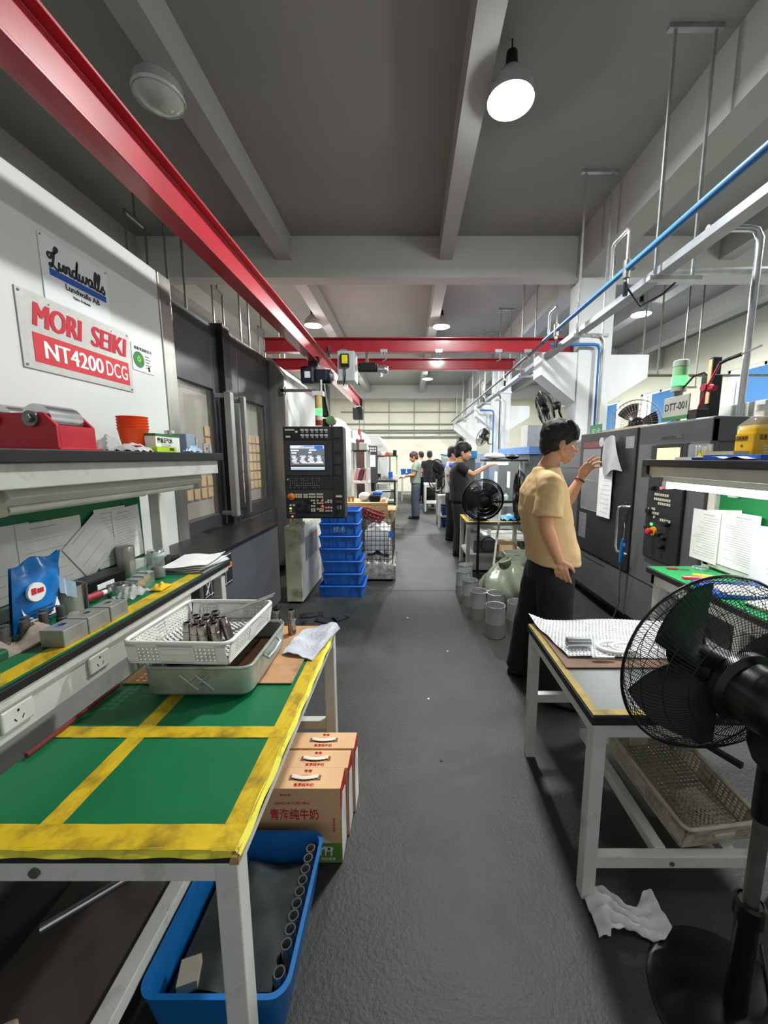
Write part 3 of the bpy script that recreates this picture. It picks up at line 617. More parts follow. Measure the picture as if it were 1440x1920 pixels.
obj('label_print', mb, m_ink, t)
mb = MB().cyl((-1.340, 1.225, 1.03), (-1.3325, 1.225, 1.03), 0.030, n=20); lg = obj('emblem', mb, m_inkwhite, t)
obj('emblem_mark', MB().box(-1.3327, -1.331, 1.207, 1.222, 1.025, 1.045).box(-1.3327, -1.331, 1.226, 1.246, 1.025, 1.04), m_inkred, lg)
obj('white_tear', MB().grid(lambda u, v: (-1.345 + 0.008 * math.sin(8 * u), 1.315 + 0.055 * u, 0.995 + 0.06 * v - 0.04 * u), 5, 5), M('bag_white', 'b9cfe0', 0.3), t)
t.location.y += 0.10; t.scale = (1.12, 1.12, 1.12)
sh = None
for i in range(7):
    x, y = -1.30 - 0.03 * (i % 2), 1.16 + 0.034 * i
    o = tag(obj('dark_shaft', MB().lathe([(0, 0), (0.016, 0.0), (0.016, 0.03), (0.013, 0.032), (0.013, 0.075), (0, 0.077)], (x, y, Z), n=12), m_dsteel, smooth=40), 'dark turned steel shaft standing before the blue bag, %s in the row' % ('first', 'second', 'third', 'fourth', 'fifth', 'sixth', 'last')[i], 'shaft', 'dark shafts on the left bench')
def ring(name, x, y, z, r, ri, h, label, mat, group=None, cat='bushing'):
    return tag(obj(name, MB().pipe((x, y, z), (x, y, z + h), r, ri, 22), mat, smooth=40, bev=0.0012), label, cat, group)
t = thing('steel_cup', (-1.40, 1.50, Z), 'dull steel pot with a strap beside the blue bag', 'pot')
obj('cup', MB().pipe((-1.40, 1.50, Z), (-1.40, 1.50, Z + 0.105), 0.062, 0.056, 24), M('dull_steel', 'aaa69c', 0.38, 0.5, 0.2, 6), t, smooth=40)
obj('strap', MB().tube([(-1.335, 1.52, Z), (-1.332, 1.52, Z + 0.11), (-1.345, 1.515, Z + 0.115)], 0.006, 6), m_dsteel, t)
# gloves
def gl(u, v):
    x = -1.30 + 0.10 * (v - .5) * (0.7 + .3 * math.sin(6 * u)); y = 1.02 + 0.40 * u
    return (x - 0.03 + 0.10 * u, y, Z + 0.004 + 0.036 * math.sin(PI * v) * (1 + 0.5 * math.sin(23 * u + 3 * v)) + 0.01 * math.sin(17 * u + 9 * v) * math.sin(PI * v))
t = thing('work_glove', (-1.28, 1.2, Z), 'crumpled grey cotton work gloves lying on the left bench', 'gloves')
obj('glove', MB().sheet(gl, 26, 8, 0.004), M('glove_cloth', '9a8a80', 0.9, 0, 0.2, 12, dirt='5d5148', dscale=10, damt=0.5), t, smooth=60)
obj('cuff', MB().sheet(lambda u, v: (-1.40 + 0.12 * v, 0.95 + 0.08 * u, Z + 0.006 + 0.02 * math.sin(PI * v)), 5, 6, 0.004), M('glove_cuff', 'b3a79c', 0.9), t, smooth=60)
# ground blocks in a row along the edge
m_block = M('ground_steel', 'a5a49c', 0.35, 0.4, 0.2, 10)
for i, (y0, y1) in enumerate(((1.19, 1.285), (1.29, 1.385), (1.392, 1.48))):
    t = thing('gauge_block', (-1.17, y0, Z), 'ground steel block with a bored hole on the left bench edge, %s one' % ('nearest', 'middle', 'farthest')[i], 'block', 'ground steel blocks on the left bench')
    b = obj('block', MB().box(-1.215, -1.135, y0, y1, Z, Z + 0.058), m_block, t, bev=0.003)
    obj('bore', MB().pipe((-1.18, (y0 + y1) / 2, Z + 0.057), (-1.18, (y0 + y1) / 2, Z + 0.0595), 0.016, 0.011, 18), m_steel, b)
    obj('bore_plug', MB().cyl((-1.18, (y0 + y1) / 2, Z + 0.05), (-1.18, (y0 + y1) / 2, Z + 0.0585), 0.011, n=14), m_black, b)
t = thing('black_case', (-1.47, 1.72, Z), 'black instrument case with a small white label by the backboard', 'case')
obj('body', MB().box(-1.52, -1.42, 1.62, 1.86, Z, Z + 0.07), m_black, t, bev=0.006)
obj('label', MB().box(-1.42, -1.418, 1.68, 1.78, Z + 0.02, Z + 0.045), m_paper, t)
t = thing('hand_scraper', (-1.37, 1.57, Z), 'tool with a red handle and white ferrule lying on the left bench', 'tool')
obj('handle', MB().lathe([(0.0, 0), (0.014, 0.005), (0.018, 0.03), (0.014, 0.05), (0.018, 0.07), (0.012, 0.09), (0, 0.09)], (-1.37, 1.53, Z + 0.03), (0.2, 1, 0), 12), M('handle_red', 'a3323c', 0.5), t, smooth=50)
obj('ferrule', MB().cyl((-1.352, 1.62, Z + 0.03), (-1.346, 1.655, Z + 0.03), 0.011, n=10), m_paper, t)
obj('blade', MB().cyl((-1.346, 1.655, Z + 0.03), (-1.33, 1.74, Z + 0.025), 0.006, n=8), m_dsteel, t)
tag(obj('steel_cylinder', MB().lathe([(0, 0), (0.036, 0.0), (0.040, 0.012), (0.042, 0.15), (0.038, 0.158), (0, 0.16)], (-1.50, 1.975, Z), n=24), M('dull_steel'), smooth=40), 'tall dull steel cylinder standing by the backboard on the left bench', 'cylinder')
ring('steel_ring', -1.33, 1.685, Z, 0.042, 0.036, 0.05, 'bright steel ring before the black case on the left bench', m_steel, None, 'ring')
for i, (x, y) in enumerate(((-1.285, 1.73), (-1.30, 1.79), (-1.32, 1.85))):
    tag(obj('slotted_block', MB().box(x - 0.035, x + 0.035, y - 0.022, y + 0.022, Z, Z + 0.056).box(x - 0.03, x + 0.03, y - 0.018, y + 0.018, Z + 0.056, Z + 0.06), m_steel, bev=0.003), 'bright steel block behind the steel ring, %s in the row' % ('first', 'second', 'third')[i], 'block', 'bright blocks on the left bench')
tag(obj('clear_bag', MB().sheet(lambda u, v: (-1.30 + 0.09 * u, 1.60 + 0.13 * v, Z + 0.012 + 0.035 * math.sin(PI * u) * math.sin(PI * v) + 0.006 * math.sin(22 * u + 15 * v)), 12, 12, 0.002), M('clear_film', 'd8dad8', 0.1, 0, 0, alpha=0.35), smooth=50), 'crumpled clear plastic bag lying before the steel ring', 'bag')
tag(obj('yellow_rag', MB().sheet(lambda u, v: (-1.22 + 0.06 * u, 1.72 + 0.09 * v, Z + 0.008 + 0.02 * math.sin(PI * u) * math.sin(PI * v) * (1 + .5 * math.sin(14 * u + 11 * v))), 8, 10, 0.003), M('rag_yellow', 'd9b21f', 0.8), smooth=60), 'small crumpled yellow rag at the edge of the left bench', 'rag')
m_clear = M('clear_glass', 'eef4f0', 0.05, 0, 0, alpha=0.16, coat=1.0)
t = thing('glass_jar', (-1.31, 1.93, Z), 'glass tea jar with steel lid and pale green ring', 'jar')
obj('jar', MB().lathe([(0.0, 0.006), (0.034, 0.006), (0.037, 0.012), (0.037, 0.12), (0.033, 0.128)], (-1.31, 1.93, Z), n=24), m_clear, t, smooth=50)
obj('jar_content', MB().lathe([(0.0, 0.008), (0.032, 0.008), (0.032, 0.045), (0.02, 0.06), (0.0, 0.055)], (-1.31, 1.93, Z), n=16), M('tea_leaf', '4a4c48', 0.6, 0, 0.4, 30), t, smooth=50)
obj('collar', MB().pipe((-1.31, 1.93, Z + 0.12), (-1.31, 1.93, Z + 0.136), 0.038, 0.031, 24), M('mint_plastic', 'b9dcca', 0.4), t, smooth=40)
obj('lid', MB().lathe([(0, 0.152), (0.034, 0.15), (0.038, 0.144), (0.038, 0.136), (0, 0.136)], (-1.31, 1.93, Z), n=24), m_steel, t, smooth=40)
t = thing('water_glass', (-1.38, 1.88, Z), 'clear drinking glass beside the tea jar', 'glass')
obj('glass', MB().pipe((-1.38, 1.895, Z), (-1.38, 1.895, Z + 0.10), 0.036, 0.033, 20), m_clear, t, smooth=40)
obj('spoon_handle', MB().tube([(-1.36, 1.9, Z + 0.01), (-1.35, 1.905, Z + 0.11), (-1.335, 1.91, Z + 0.118)], 0.003, 6), m_steel, t)
t = thing('paper_stack', (-1.25, 2.15, Z), 'loose stack of white papers in a folder at the bench end', 'papers')
for k in range(4):
    a = 0.08 * (k - 1.5); mb = MB(); mb.sheet(lambda u, v: (-0.12 + 0.24 * u, -0.145 + 0.29 * v, 0.004 * math.sin(7 * u + 3 * v + k) + (0.012 * max(0, u - .6) / .4 if k == 3 else 0)), 8, 8, 0.0012)
    mb.xf(rz(a), (-1.235, 2.15, Z + 0.012 + 0.008 * k)); obj('sheet', mb, m_paper, t, smooth=60)
obj('folder', MB().box(-1.36, -1.11, 2.0, 2.30, Z, Z + 0.005), M('folder_grey', '8a8a88', 0.6), t)
tag(obj('phone_cradle', MB().prism([(2.10, Z), (2.24, Z), (2.24, Z + 0.05), (2.20, Z + 0.055), (2.10, Z + 0.02)], 0, -1.43, -1.375), m_black, bev=0.006), 'black angled holder behind the paper stack', 'holder')
t = thing('green_brush', (-1.24, 0.98, Z), 'green plastic brush block at the near edge of the left bench', 'brush')
obj('block', MB().box(-1.27, -1.14, 0.93, 1.03, Z + 0.05, Z + 0.085), M('brush_green', '17553a', 0.5), t, bev=0.01)
for k in range(5): obj('pin', MB().cyl((-1.25 + 0.024 * k, 1.0, Z), (-1.25 + 0.024 * k, 1.0, Z + 0.05), 0.006, n=8), m_steel, t)
# ---- things on the left shelf (z = 1.545)
Z2 = 1.545
m_rred = M('roller_red', 'c01f33', 0.4, 0, 0.12, 6, dirt='8c1524', dscale=6, damt=0.3)
t = thing('roller_stand', (-1.25, 1.35, Z2), 'red steel roller stand with two bright rollers on the left shelf', 'roller stand')
def side(y0, y1): return MB().prism([(-1.52, Z2 + 0.008), (-1.19, Z2 + 0.008), (-1.19, Z2 + 0.085), (-1.23, Z2 + 0.125), (-1.48, Z2 + 0.125), (-1.52, Z2 + 0.09)], 1, y0, y1)
obj('side_plate', side(1.32, 1.332), m_rred, t, bev=0.002); obj('side_plate', side(1.47, 1.482), m_rred, t, bev=0.002)
obj('end_plate', MB().box(-1.20, -1.19, 1.332, 1.47, Z2 + 0.008, Z2 + 0.085), m_rred, t)
obj('foot_plate', MB().box(-1.53, -1.175, 1.31, 1.492, Z2, Z2 + 0.008), m_rred, t, bev=0.002)
for x in (-1.40, -1.268):
    ro = obj('roller', MB().cyl((x, 1.336, Z2 + 0.105), (x, 1.466, Z2 + 0.105), 0.052, n=28), m_steel, t, smooth=40)
    obj('axle', MB().cyl((x, 1.322, Z2 + 0.105), (x, 1.300, Z2 + 0.105), 0.014, n=6).cyl((x, 1.322, Z2 + 0.105), (x, 1.311, Z2 + 0.105), 0.026, n=18), m_dsteel, ro)
t = thing('orange_cups', (-1.28, 1.82, Z2), 'stack of bright orange plastic cups on the left shelf', 'cups')
for k in range(5):
    obj('cup', MB().lathe([(0.042, 0.0), (0.060, 0.10), (0.064, 0.104), (0.060, 0.106), (0.056, 0.1), (0.038, 0.004)], (-1.27, 1.80, Z2 + 0.002 + 0.013 * k), n=22), M('cup_orange', 'f0521d', 0.45), t, smooth=40)
t = thing('medicine_box', (-1.18, 1.86, Z2), 'white medicine carton with green and magenta bands on the left shelf', 'carton')
obj('carton', MB().box(-1.215, -1.165, 1.79, 1.975, Z2, Z2 + 0.085), M('carton_white', 'e6e6e2', 0.5), t)
obj('green_band', MB().box(-1.216, -1.1635, 1.79, 1.976, Z2 + 0.074, Z2 + 0.086), M('band_green', '2d6b3d', 0.5), t)
obj('magenta_band', MB().box(-1.165, -1.1637, 1.79, 1.93, Z2, Z2 + 0.018), M('band_magenta', 'b01a63', 0.5), t)
text('carton_text', '藿香正气水', 0.026, (-1.1645, 1.80, Z2 + 0.045), R_, U_, m_ink, t, off=0.0006, width=0.115)
for k in range(2): obj('text_line', MB().box(-1.165, -1.164, 1.83, 1.90, Z2 + 0.026 + 0.008 * k, Z2 + 0.028 + 0.008 * k), m_ink, t)
t = thing('lime_box', (-1.14, 1.8, Z2), 'flat lime green box with barcode in front of the orange cups', 'carton')
obj('carton', MB().box(-1.16, -1.11, 1.71, 1.85, Z2, Z2 + 0.024), M('lime', 'b7d936', 0.5), t)
for k in range(6): obj('barcode_bar', MB().box(-1.1105, -1.109, 1.80 + 0.006 * k, 1.803 + 0.006 * k, Z2 + 0.006, Z2 + 0.019), m_ink, t)
t = thing('plastic_packet', (-1.2, 1.66, Z2), 'crumpled white and clear packet beside the red roller stand', 'packet')
obj('film', MB().sheet(lambda u, v: (-1.25 + 0.13 * u, 1.59 + 0.15 * v, Z2 + 0.005 + 0.03 * math.sin(PI * u) * math.sin(PI * v) + 0.006 * math.sin(19 * u + 23 * v)), 10, 10, 0.002), M('packet_white', 'cfcfcd', 0.35, 0, 0.2, 20), t, smooth=50)
obj('red_print', MB().box(-1.16, -1.14, 1.63, 1.66, Z2 + 0.022, Z2 + 0.026), m_inkred, t)
obj('clear_film', MB().sheet(lambda u, v: (-1.33 + 0.09 * u, 1.60 + 0.13 * v, Z2 + 0.01 + 0.06 * math.sin(PI * u) * math.sin(PI * v) + 0.008 * math.sin(14 * u + 17 * v)), 10, 10, 0.002), M('clear_film'), t, smooth=50)
tag(obj('blue_grey_box', MB().box(-1.25, -1.17, 2.045, 2.13, Z2, Z2 + 0.10), M('box_bluegrey', '8a97a6', 0.3, 0, 0.1, 5), bev=0.006), 'translucent blue grey plastic box on the left shelf', 'box')
tag(obj('blue_film', MB().sheet(lambda u, v: (-1.165 + 0.05 * u, 1.99 + 0.13 * v, Z2 + 0.008 + 0.03 * math.sin(PI * u) * math.sin(PI * v) + 0.005 * math.sin(21 * u + 13 * v)), 8, 10, 0.002), M('film_blue', '9fb6cf', 0.25, 0, 0.3, 9), smooth=50), 'crinkled pale blue plastic bag in front of the blue grey box', 'bag')
for i, (x, y, r, h) in enumerate(((-1.30, 2.12, 0.03, 0.12), (-1.27, 2.16, 0.024, 0.105), (-1.23, 2.17, 0.018, 0.095), (-1.20, 2.19, 0.014, 0.085), (-1.17, 2.215, 0.012, 0.055), (-1.15, 2.24, 0.01, 0.05))):
    tag(obj('steel_plug', MB().lathe([(0, 0), (r, 0), (r, h * .6), (r * .85, h * .62), (r * .85, h), (0, h)], (x, y, Z2), n=16), m_steel, smooth=40), 'turned steel plug on the left shelf, %s from the blue grey box' % ('first', 'second', 'third', 'fourth', 'fifth', 'sixth')[i], 'plug', 'steel plugs on the left shelf')

# ================================================================== LEFT FRONT TABLE
TX0, TX1, TY0, TY1, TZ = -1.07, -0.362, 0.70, 1.80, 0.70
T = thing('packing_table', (-0.7, 1.2, 0), 'green topped work table with yellow taped borders in the left foreground', 'table')
obj('table_top', MB().box(TX0, TX1, TY0, TY1, 0.668, 0.695), m_rubber, T, bev=0.003)
obj('mat', MB().box(TX0 + 0.003, TX1 - 0.004, TY0 + 0.004, TY1 - 0.004, 0.695, 0.699), m_green, T)
def strip(x0, x1, y0, y1, z=0.6995, amp=0.0006):
    return MB().sheet(lambda u, v: (x0 + (x1 - x0) * u, y0 + (y1 - y0) * v, z + amp * math.sin(31 * u + 57 * v)), 4 if x1 - x0 < .2 else 24, 4 if y1 - y0 < .2 else 24, 0.0006)
obj('tape', strip(TX1 - 0.055, TX1 - 0.003, TY0, TY1, 0.7002), m_yellow, T)
obj('tape', strip(TX0 + 0.003, TX1 - 0.003, TY0 + 0.002, TY0 + 0.06, 0.7006), m_yellow, T)
obj('tape', strip(-0.835, -0.785, TY0, TY1, 0.7002), m_yellow, T)
obj('tape', strip(TX0 + 0.003, TX1 - 0.01, 1.03, 1.078, 0.7010), m_yellow, T)
obj('tape_lip', MB().sheet(lambda u, v: (TX1 - 0.006 + 0.012 * u + 0.002 * math.sin(40 * v), TY0 + (TY1 - TY0) * v, 0.7015 - 0.012 * u + 0.001 * math.sin(60 * v)), 3, 40, 0.001), M('tape_lemon', 'd8cf3a', 0.5, 0, 0.15, 8, dirt='6b611c', dscale=12, damt=0.4), T)
obj('tape_lip', MB().sheet(lambda u, v: (TX0 + (TX1 - TX0) * u, TY0 - 0.006 + 0.012 * v - 0.002 * math.sin(30 * u), 0.690 + 0.011 * v), 40, 3, 0.001), M('tape_lemon'), T)
obj('apron', MB().box(TX0, TX1 - 0.01, TY0 + 0.005, TY0 + 0.035, 0.618, 0.668), m_frame, T, bev=0.003)
obj('apron', MB().box(TX0, TX1 - 0.01, TY1 - 0.035, TY1 - 0.005, 0.618, 0.668), m_frame, T, bev=0.003)
obj('apron', MB().box(TX1 - 0.045, TX1 - 0.012, TY0 + 0.03, TY1 - 0.03, 0.618, 0.668), m_frame, T, bev=0.003)
obj('apron', MB().box(TX0, TX0 + 0.03, TY0 + 0.03, TY1 - 0.03, 0.618, 0.668), m_frame, T, bev=0.003)
for x in (TX1 - 0.055, TX0):
    for y in (TY0 + 0.003, TY1 - 0.053): obj('leg', MB().box(x, x + 0.05, y, y + 0.05, 0, 0.667), m_frame, T, bev=0.004)
obj('bolt', MB().cyl((-0.80, TY0 - 0.001, 0.643), (-0.80, TY0 + 0.006, 0.643), 0.011, n=14), m_dsteel, T)
obj('chipped_corner', MB().prism([(TX1 - 0.02, 0.668), (TX1 + 0.001, 0.668), (TX1 + 0.001, 0.697), (TX1 - 0.012, 0.697)], 1, TY0 - 0.0015, TY0 + 0.02), M('chipboard', 'a8875e', 0.9, 0, 0.25, 60), T)
obj('stretcher', MB().box(-0.745, -0.70, 0.5, 1.78, 0.17, 0.215), m_frame, T, bev=0.003)
obj('stretcher', MB().box(TX0 + 0.04, TX1 - 0.05, 1.755, 1.795, 0.17, 0.215), m_frame, T, bev=0.003)
obj('lower_shelf', MB().box(TX0 + 0.01, -0.745, TY0 - 0.1, TY1 - 0.05, 0.18, 0.2), M('board_brown', '4a423d', 0.7, 0, 0.2, 4, dirt='2a2522', dscale=3, damt=0.4), T)
tag(obj('steel_rod', MB().cyl((-1.035, 0.90, 0.212), (-0.84, 1.08, 0.212), 0.0115, n=14), m_steel, smooth=40), 'bright steel rod lying on the shelf under the green table', 'rod')
tag(obj('foam_block', MB().cbox((-0.93, 0.66, 0.225), (0.10, 0.07, 0.05), rz(0.4)), M('foam_pink', 'd9bcae', 0.9, 0, 0.1), bev=0.006), 'pale pink foam block under the green table at the bottom left', 'block')
tag(obj('cardboard_sheet', MB().box(-1.05, -0.43, 1.30, 1.78, 0.7025, 0.706), M('cardboard', 'b58a63', 0.9, 0, 0.12, 5, dirt='6d4c34', dscale=4, damt=0.4)), 'worn brown cardboard sheet under the metal pan on the green table', 'cardboard')
tag(obj('red_rod', MB().cyl((-1.052, 0.95, 0.71), (-1.045, 1.28, 0.71), 0.007, n=8), M('rod_red', '6a1f1f', 0.5)), 'dark red rod along the back edge of the green table', 'rod')
# metal pan
m_pan = M('zinc_pan', 'a9b3ab', 0.38, 0.45, 0.18, 6, dirt='4f524c', dscale=5, damt=0.45)
t = thing('metal_pan', (-0.72, 1.4, 0.706), 'galvanised rectangular metal pan standing on the green table', 'pan')
def rrect(x0, x1, y0, y1, r, z, n=5):
    pts = []
    for cx, cy, a0 in ((x1 - r, y1 - r, 0), (x0 + r, y1 - r, PI / 2), (x0 + r, y0 + r, PI), (x1 - r, y0 + r, 1.5 * PI)):
        for i in range(n + 1): a = a0 + PI / 2 * i / n; pts.append((cx + r * math.cos(a), cy + r * math.sin(a), z))
    return pts
def shell(levels, n=5):
    # levels: list of (x0,x1,y0,y1,r,z); lofted walls; last level closed with a cap
    mb = MB(); R = [rrect(*l, n=n) for l in levels]; k = len(R[0]); vs = sum(R, []); fs = []
    for a in range(len(R) - 1):
        for i in range(k): fs.append((a * k + i, a * k + (i + 1) % k, (a + 1) * k + (i + 1) % k, (a + 1) * k + i))
    fs.append(tuple(range(k))); fs.append(tuple(range((len(R) - 1) * k, len(R) * k)))
    return mb.add(vs, fs)
PX = (-0.905, -0.545, 1.215, 1.585)
obj('pan_body', shell([(PX[0] + .012, PX[1] - .012, PX[2] + .012, PX[3] - .012, .03, .7065), (PX[0], PX[1], PX[2], PX[3], .035, .72), (PX[0] - .004, PX[1] + .004, PX[2] - .004, PX[3] + .004, .035, .815), (PX[0] + .003, PX[1] - .003, PX[2] + .003, PX[3] - .003, .033, .815), (PX[0] + .006, PX[1] - .006, PX[2] + .006, PX[3] - .006, .03, .722)]), m_pan, t, smooth=35)
obj('rim', MB().tube(rrect(PX[0] - .005, PX[1] + .005, PX[2] - .005, PX[3] + .005, .037, .816), 0.005, 6, closed=True), m_pan, t, smooth=50)
obj('oil', MB().box(PX[0] + .01, PX[1] - .01, PX[2] + .01, PX[3] - .01, .722, .752), M('oil_brown', '4b3420', 0.15, 0, 0.3, 4), t)
for dx in (-0.02, 0.035): obj('rib', MB().tube([(-0.76 + dx, PX[2] - 0.004, .79), (-0.70 + dx, PX[2] - 0.003, .735)], 0.004, 6), m_pan, t)
for dx in (0.0, 0.04): obj('rib', MB().tube([(-0.76 + dx, PX[2] - 0.003, .755), (-0.725 + dx, PX[2] - 0.004, .785)], 0.004, 6), m_pan, t)
obj('handle', MB().tube([(PX[1] + .006, 1.33, .80), (PX[1] + .022, 1.335, .785), (PX[1] + .024, 1.40, .782), (PX[1] + .022, 1.465, .785), (PX[1] + .006, 1.47, .80)], 0.005, 6), m_pan, t, smooth=50)
# white perforated basket
m_wp = M('white_plastic', 'efefea', 0.4, 0, 0.04, 5, dirt='cfccc0', dscale=6, damt=0.25)
def basket(name, x0, x1, y0, y1, z0, h, label, mat, floor_n=(14, 18), ang=0.0, group=None, tilt=0.0, tilty=0.0):
    t = thing(name, ((x0 + x1) / 2, (y0 + y1) / 2, z0), label, 'basket', group)
    cx, cy = (x0 + x1) / 2, (y0 + y1) / 2; w, d = (x1 - x0) / 2, (y1 - y0) / 2; tp = 0.93
    R = rz(ang) @ rx(tilt) @ ry(tilty)
    def fin(mb): return mb.xf(R, (cx, cy, z0))
    rim = MB(); pts_o = rrect(-w, w, -d, d, .03, h)
    prof = [(-0.006, 0.0), (0.004, 0.0), (0.004, -0.014), (0.0, -0.014), (-0.002, -0.004), (-0.006, -0.004)]
    rim.tube(rrect(-w, w, -d, d, .03, h - 0.005), 0.007, 8, closed=True)
    obj('rim', fin(rim), mat, t, smooth=60)
    for s in (-1, 1):
        # long sides (x) and short sides (y): solid corners + lattice + grip
        wl = MB(); o = Vector((s * w * tp, -d * tp, 0)); up = Vector((s * w * (1 - tp), 0, h - 0.008))
        L = Vector((0, 2 * d * tp, 0))
        wl.bars(o + up * 0.12, L, up * 0.76, 22, 5, 0.007, 0.003 * s)
        for a, b in ((0, .10), (.42, .58), (.9, 1)): wl.add([o + L * a, o + L * b, o + L * b + up, o + L * a + up] + [p + Vector((s * .004, 0, 0)) for p in (o + L * a, o + L * b, o + L * b + up, o + L * a + up)], [(0, 1, 2, 3), (7, 6, 5, 4), (0, 4, 5, 1), (1, 5, 6, 2), (2, 6, 7, 3), (3, 7, 4, 0)])
        for a, b in ((0, .16), (.86, 1)): wl.add([o + up * a, o + L + up * a, o + L + up * b, o + up * b] + [p + Vector((s * .004, 0, 0)) for p in (o + up * a, o + L + up * a, o + L + up * b, o + up * b)], [(0, 1, 2, 3), (7, 6, 5, 4), (0, 4, 5, 1), (1, 5, 6, 2), (2, 6, 7, 3), (3, 7, 4, 0)])
        obj('side_wall', fin(wl), mat, t)
        wl = MB(); o = Vector((-w * tp, s * d * tp, 0)); up = Vector((0, s * d * (1 - tp), h - 0.008)); L = Vector((2 * w * tp, 0, 0))
        wl.bars(o + up * 0.12 + L * .1, L * .22, up * 0.72, 5, 4, 0.011, -0.003 * s)
        wl.bars(o + up * 0.12 + L * .68, L * .22, up * 0.72, 5, 4, 0.011, -0.003 * s)
        th = Vector((0, s * .004, 0))
        for a, b, c, e in ((0, .1, 0, 1), (.32, .68, 0, 1), (.9, 1, 0, 1), (0, 1, 0, .12), (0, 1, .84, 1)):
            q = [o + L * a + up * c, o + L * b + up * c, o + L * b + up * e, o + L * a + up * e]
            wl.add(q + [p + th for p in q], [(0, 1, 2, 3), (7, 6, 5, 4), (0, 4, 5, 1), (1, 5, 6, 2), (2, 6, 7, 3), (3, 7, 4, 0)])
        wo = obj('end_wall', fin(wl), mat, t)
        g = MB(); q = o + L * .36 + up * .55; g.cbox(q + L * .14 + th * 2 + up * .1, (L.length * .28, 0.012, 0.018)); obj('grip', fin(g), mat, wo, bev=0.004)
    fb = MB(); fb.bars((-w * tp, -d * tp, 0.002), (2 * w * tp, 0, 0), (0, 2 * d * tp, 0), floor_n[0], floor_n[1], 0.010, 0.003)
    obj('base_grid', fin(fb), mat, t)
    return t
basket('plastic_basket', -0.965, -0.60, 1.215, 1.60, 0.823, 0.085, 'white perforated plastic basket of bushings resting on the metal pan', m_wp, ang=-0.03)
m_bush = M('bushing_steel', '9a958f', 0.2, 0.95, 0.12, 25)
def bushing(x, y, z, label, group, r=0.0165, h=0.085, lean=None):
    mb = MB().lathe([(r * .6, 0), (r, 0.001), (r, h * .52), (r * 1.12, h * .54), (r * 1.12, h * .6), (r, h * .62), (r * 1.0, h * .97), (r * .9, h), (r * .68, h), (r * .66, h * .5), (r * .6, 0)], (0, 0, 0), n=18)
    if lean: mb.xf(ry(lean[1]) @ rx(lean[0]))
    mb.xf(None, (x, y, z)); return tag(obj('steel_bushing', mb, m_bush, smooth=35), label, 'bushing', group)
G = 'turned bushings in the white basket'
for i, (dx, dy) in enumerate(((-.07, -.02), (-.035, -.035), (0.0, -.04), (.035, -.02), (-.055, .02), (-.015, .005), (.02, .02), (-.035, .055), (.005, .05), (-.02, .09), (.065, 0.02), (-.075, .05))):
    bushing(-0.755 + dx, 1.37 + dy, 0.83 if i != 10 else 0.836, 'turned steel bushing standing in the white basket', G, lean=(0.0, -0.25) if i == 10 else ((random.uniform(-.06, .06), random.uniform(-.06, .06))))
for k in range(2): tag(obj('thin_bar', MB().cyl((-0.74 + 0.01 * k, 1.40 + 0.02 * k, 0.915), (-0.60, 1.62 + 0.02 * k, 0.918 + .004 * k), 0.004, n=8), m_dsteel), 'dark thin bar laid across the basket rim, %s of two' % ('nearer', 'farther')[k], 'bar', 'thin bars on the white basket')
for i, (x, y) in enumerate(((-0.675, 1.69), (-0.615, 1.69), (-0.548, 1.695))):
    bushing(x, y, 0.706, 'steel bushing standing on the green table behind the pan, %s of three' % ('leftmost', 'middle', 'rightmost')[i], 'three bushings on the green table', r=0.0185, h=0.118)
tag(obj('cotton_rag', MB().sheet(lambda u, v: (-0.53 + 0.165 * u + 0.03 * v - 0.03 * (1 - v) * u, 1.50 + 0.25 * v - 0.04 * u * (1 - v), 0.714 + 0.008 * math.sin(5 * u + 4 * v) + 0.004 * math.sin(17 * v - 9 * u) * math.sin(11 * u + 2) + 0.02 * u * v - 0.03 * max(0, u - .9) / .1 * v), 22, 22, 0.004), M('rag_grey', 'b9bbc4', 0.95, 0, 0.12, 14, bump=0.4, bscale=90), smooth=60), 'crumpled pale grey rag at the far corner of the green table', 'rag')
# ---- under the table: blue tub, oil, tubes
m_tub = M('tub_blue', '1668ac', 0.4, 0, 0.1, 4)
t = thing('blue_tub', (-0.5, 1.0, 0), 'blue plastic tub of oil holding steel tubes on the floor under the green table', 'tub')
bx = (-0.69, -0.305, 0.775, 1.215)
obj('tub', shell([(bx[0] + .03, bx[1] - .03, bx[2] + .03, bx[3] - .03, .03, .003), (bx[0] + .005, bx[1] - .005, bx[2] + .005, bx[3] - .005, .04, .17), (bx[0], bx[1], bx[2], bx[3], .045, .185), (bx[0] + .012, bx[1] - .012, bx[2] + .012, bx[3] - .012, .04, .185), (bx[0] + .03, bx[1] - .03, bx[2] + .03, bx[3] - .03, .035, .02)]), m_tub, t, smooth=40)
obj('oil', MB().box(bx[0] + .04, bx[1] - .04, bx[2] + .04, bx[3] - .04, 0.02, 0.09), M('tub_oil', '14191a', 0.12, 0, 0.2, 5), t)
obj('liner', MB().sheet(lambda u, v: (bx[0] + .05 + .27 * u, bx[2] + .06 + .33 * v, 0.108 + 0.012 * math.sin(7 * u + 6 * v) * math.sin(PI * u)), 18, 24, 0.002), M('liner_film', '4a5150', 0.2, 0, 0.3, 9, alpha=0.55), t, smooth=60)
ty = [0.84, 0.90, 0.935, 0.968, 1.0, 1.033, 1.066, 1.10, 1.135, 1.168]
for i, y in enumerate(ty):
    tag(obj('steel_tube', MB().pipe((-0.343, y, 0.05), (-0.343 - .004, y, 0.165), 0.0155, 0.012, 18), m_steel, smooth=40), 'chromed steel tube standing in the blue tub, number %s from the front' % ('one', 'two', 'three', 'four', 'five', 'six', 'seven', 'eight', 'nine', 'ten')[i], 'tube', 'steel tubes in the blue tub')
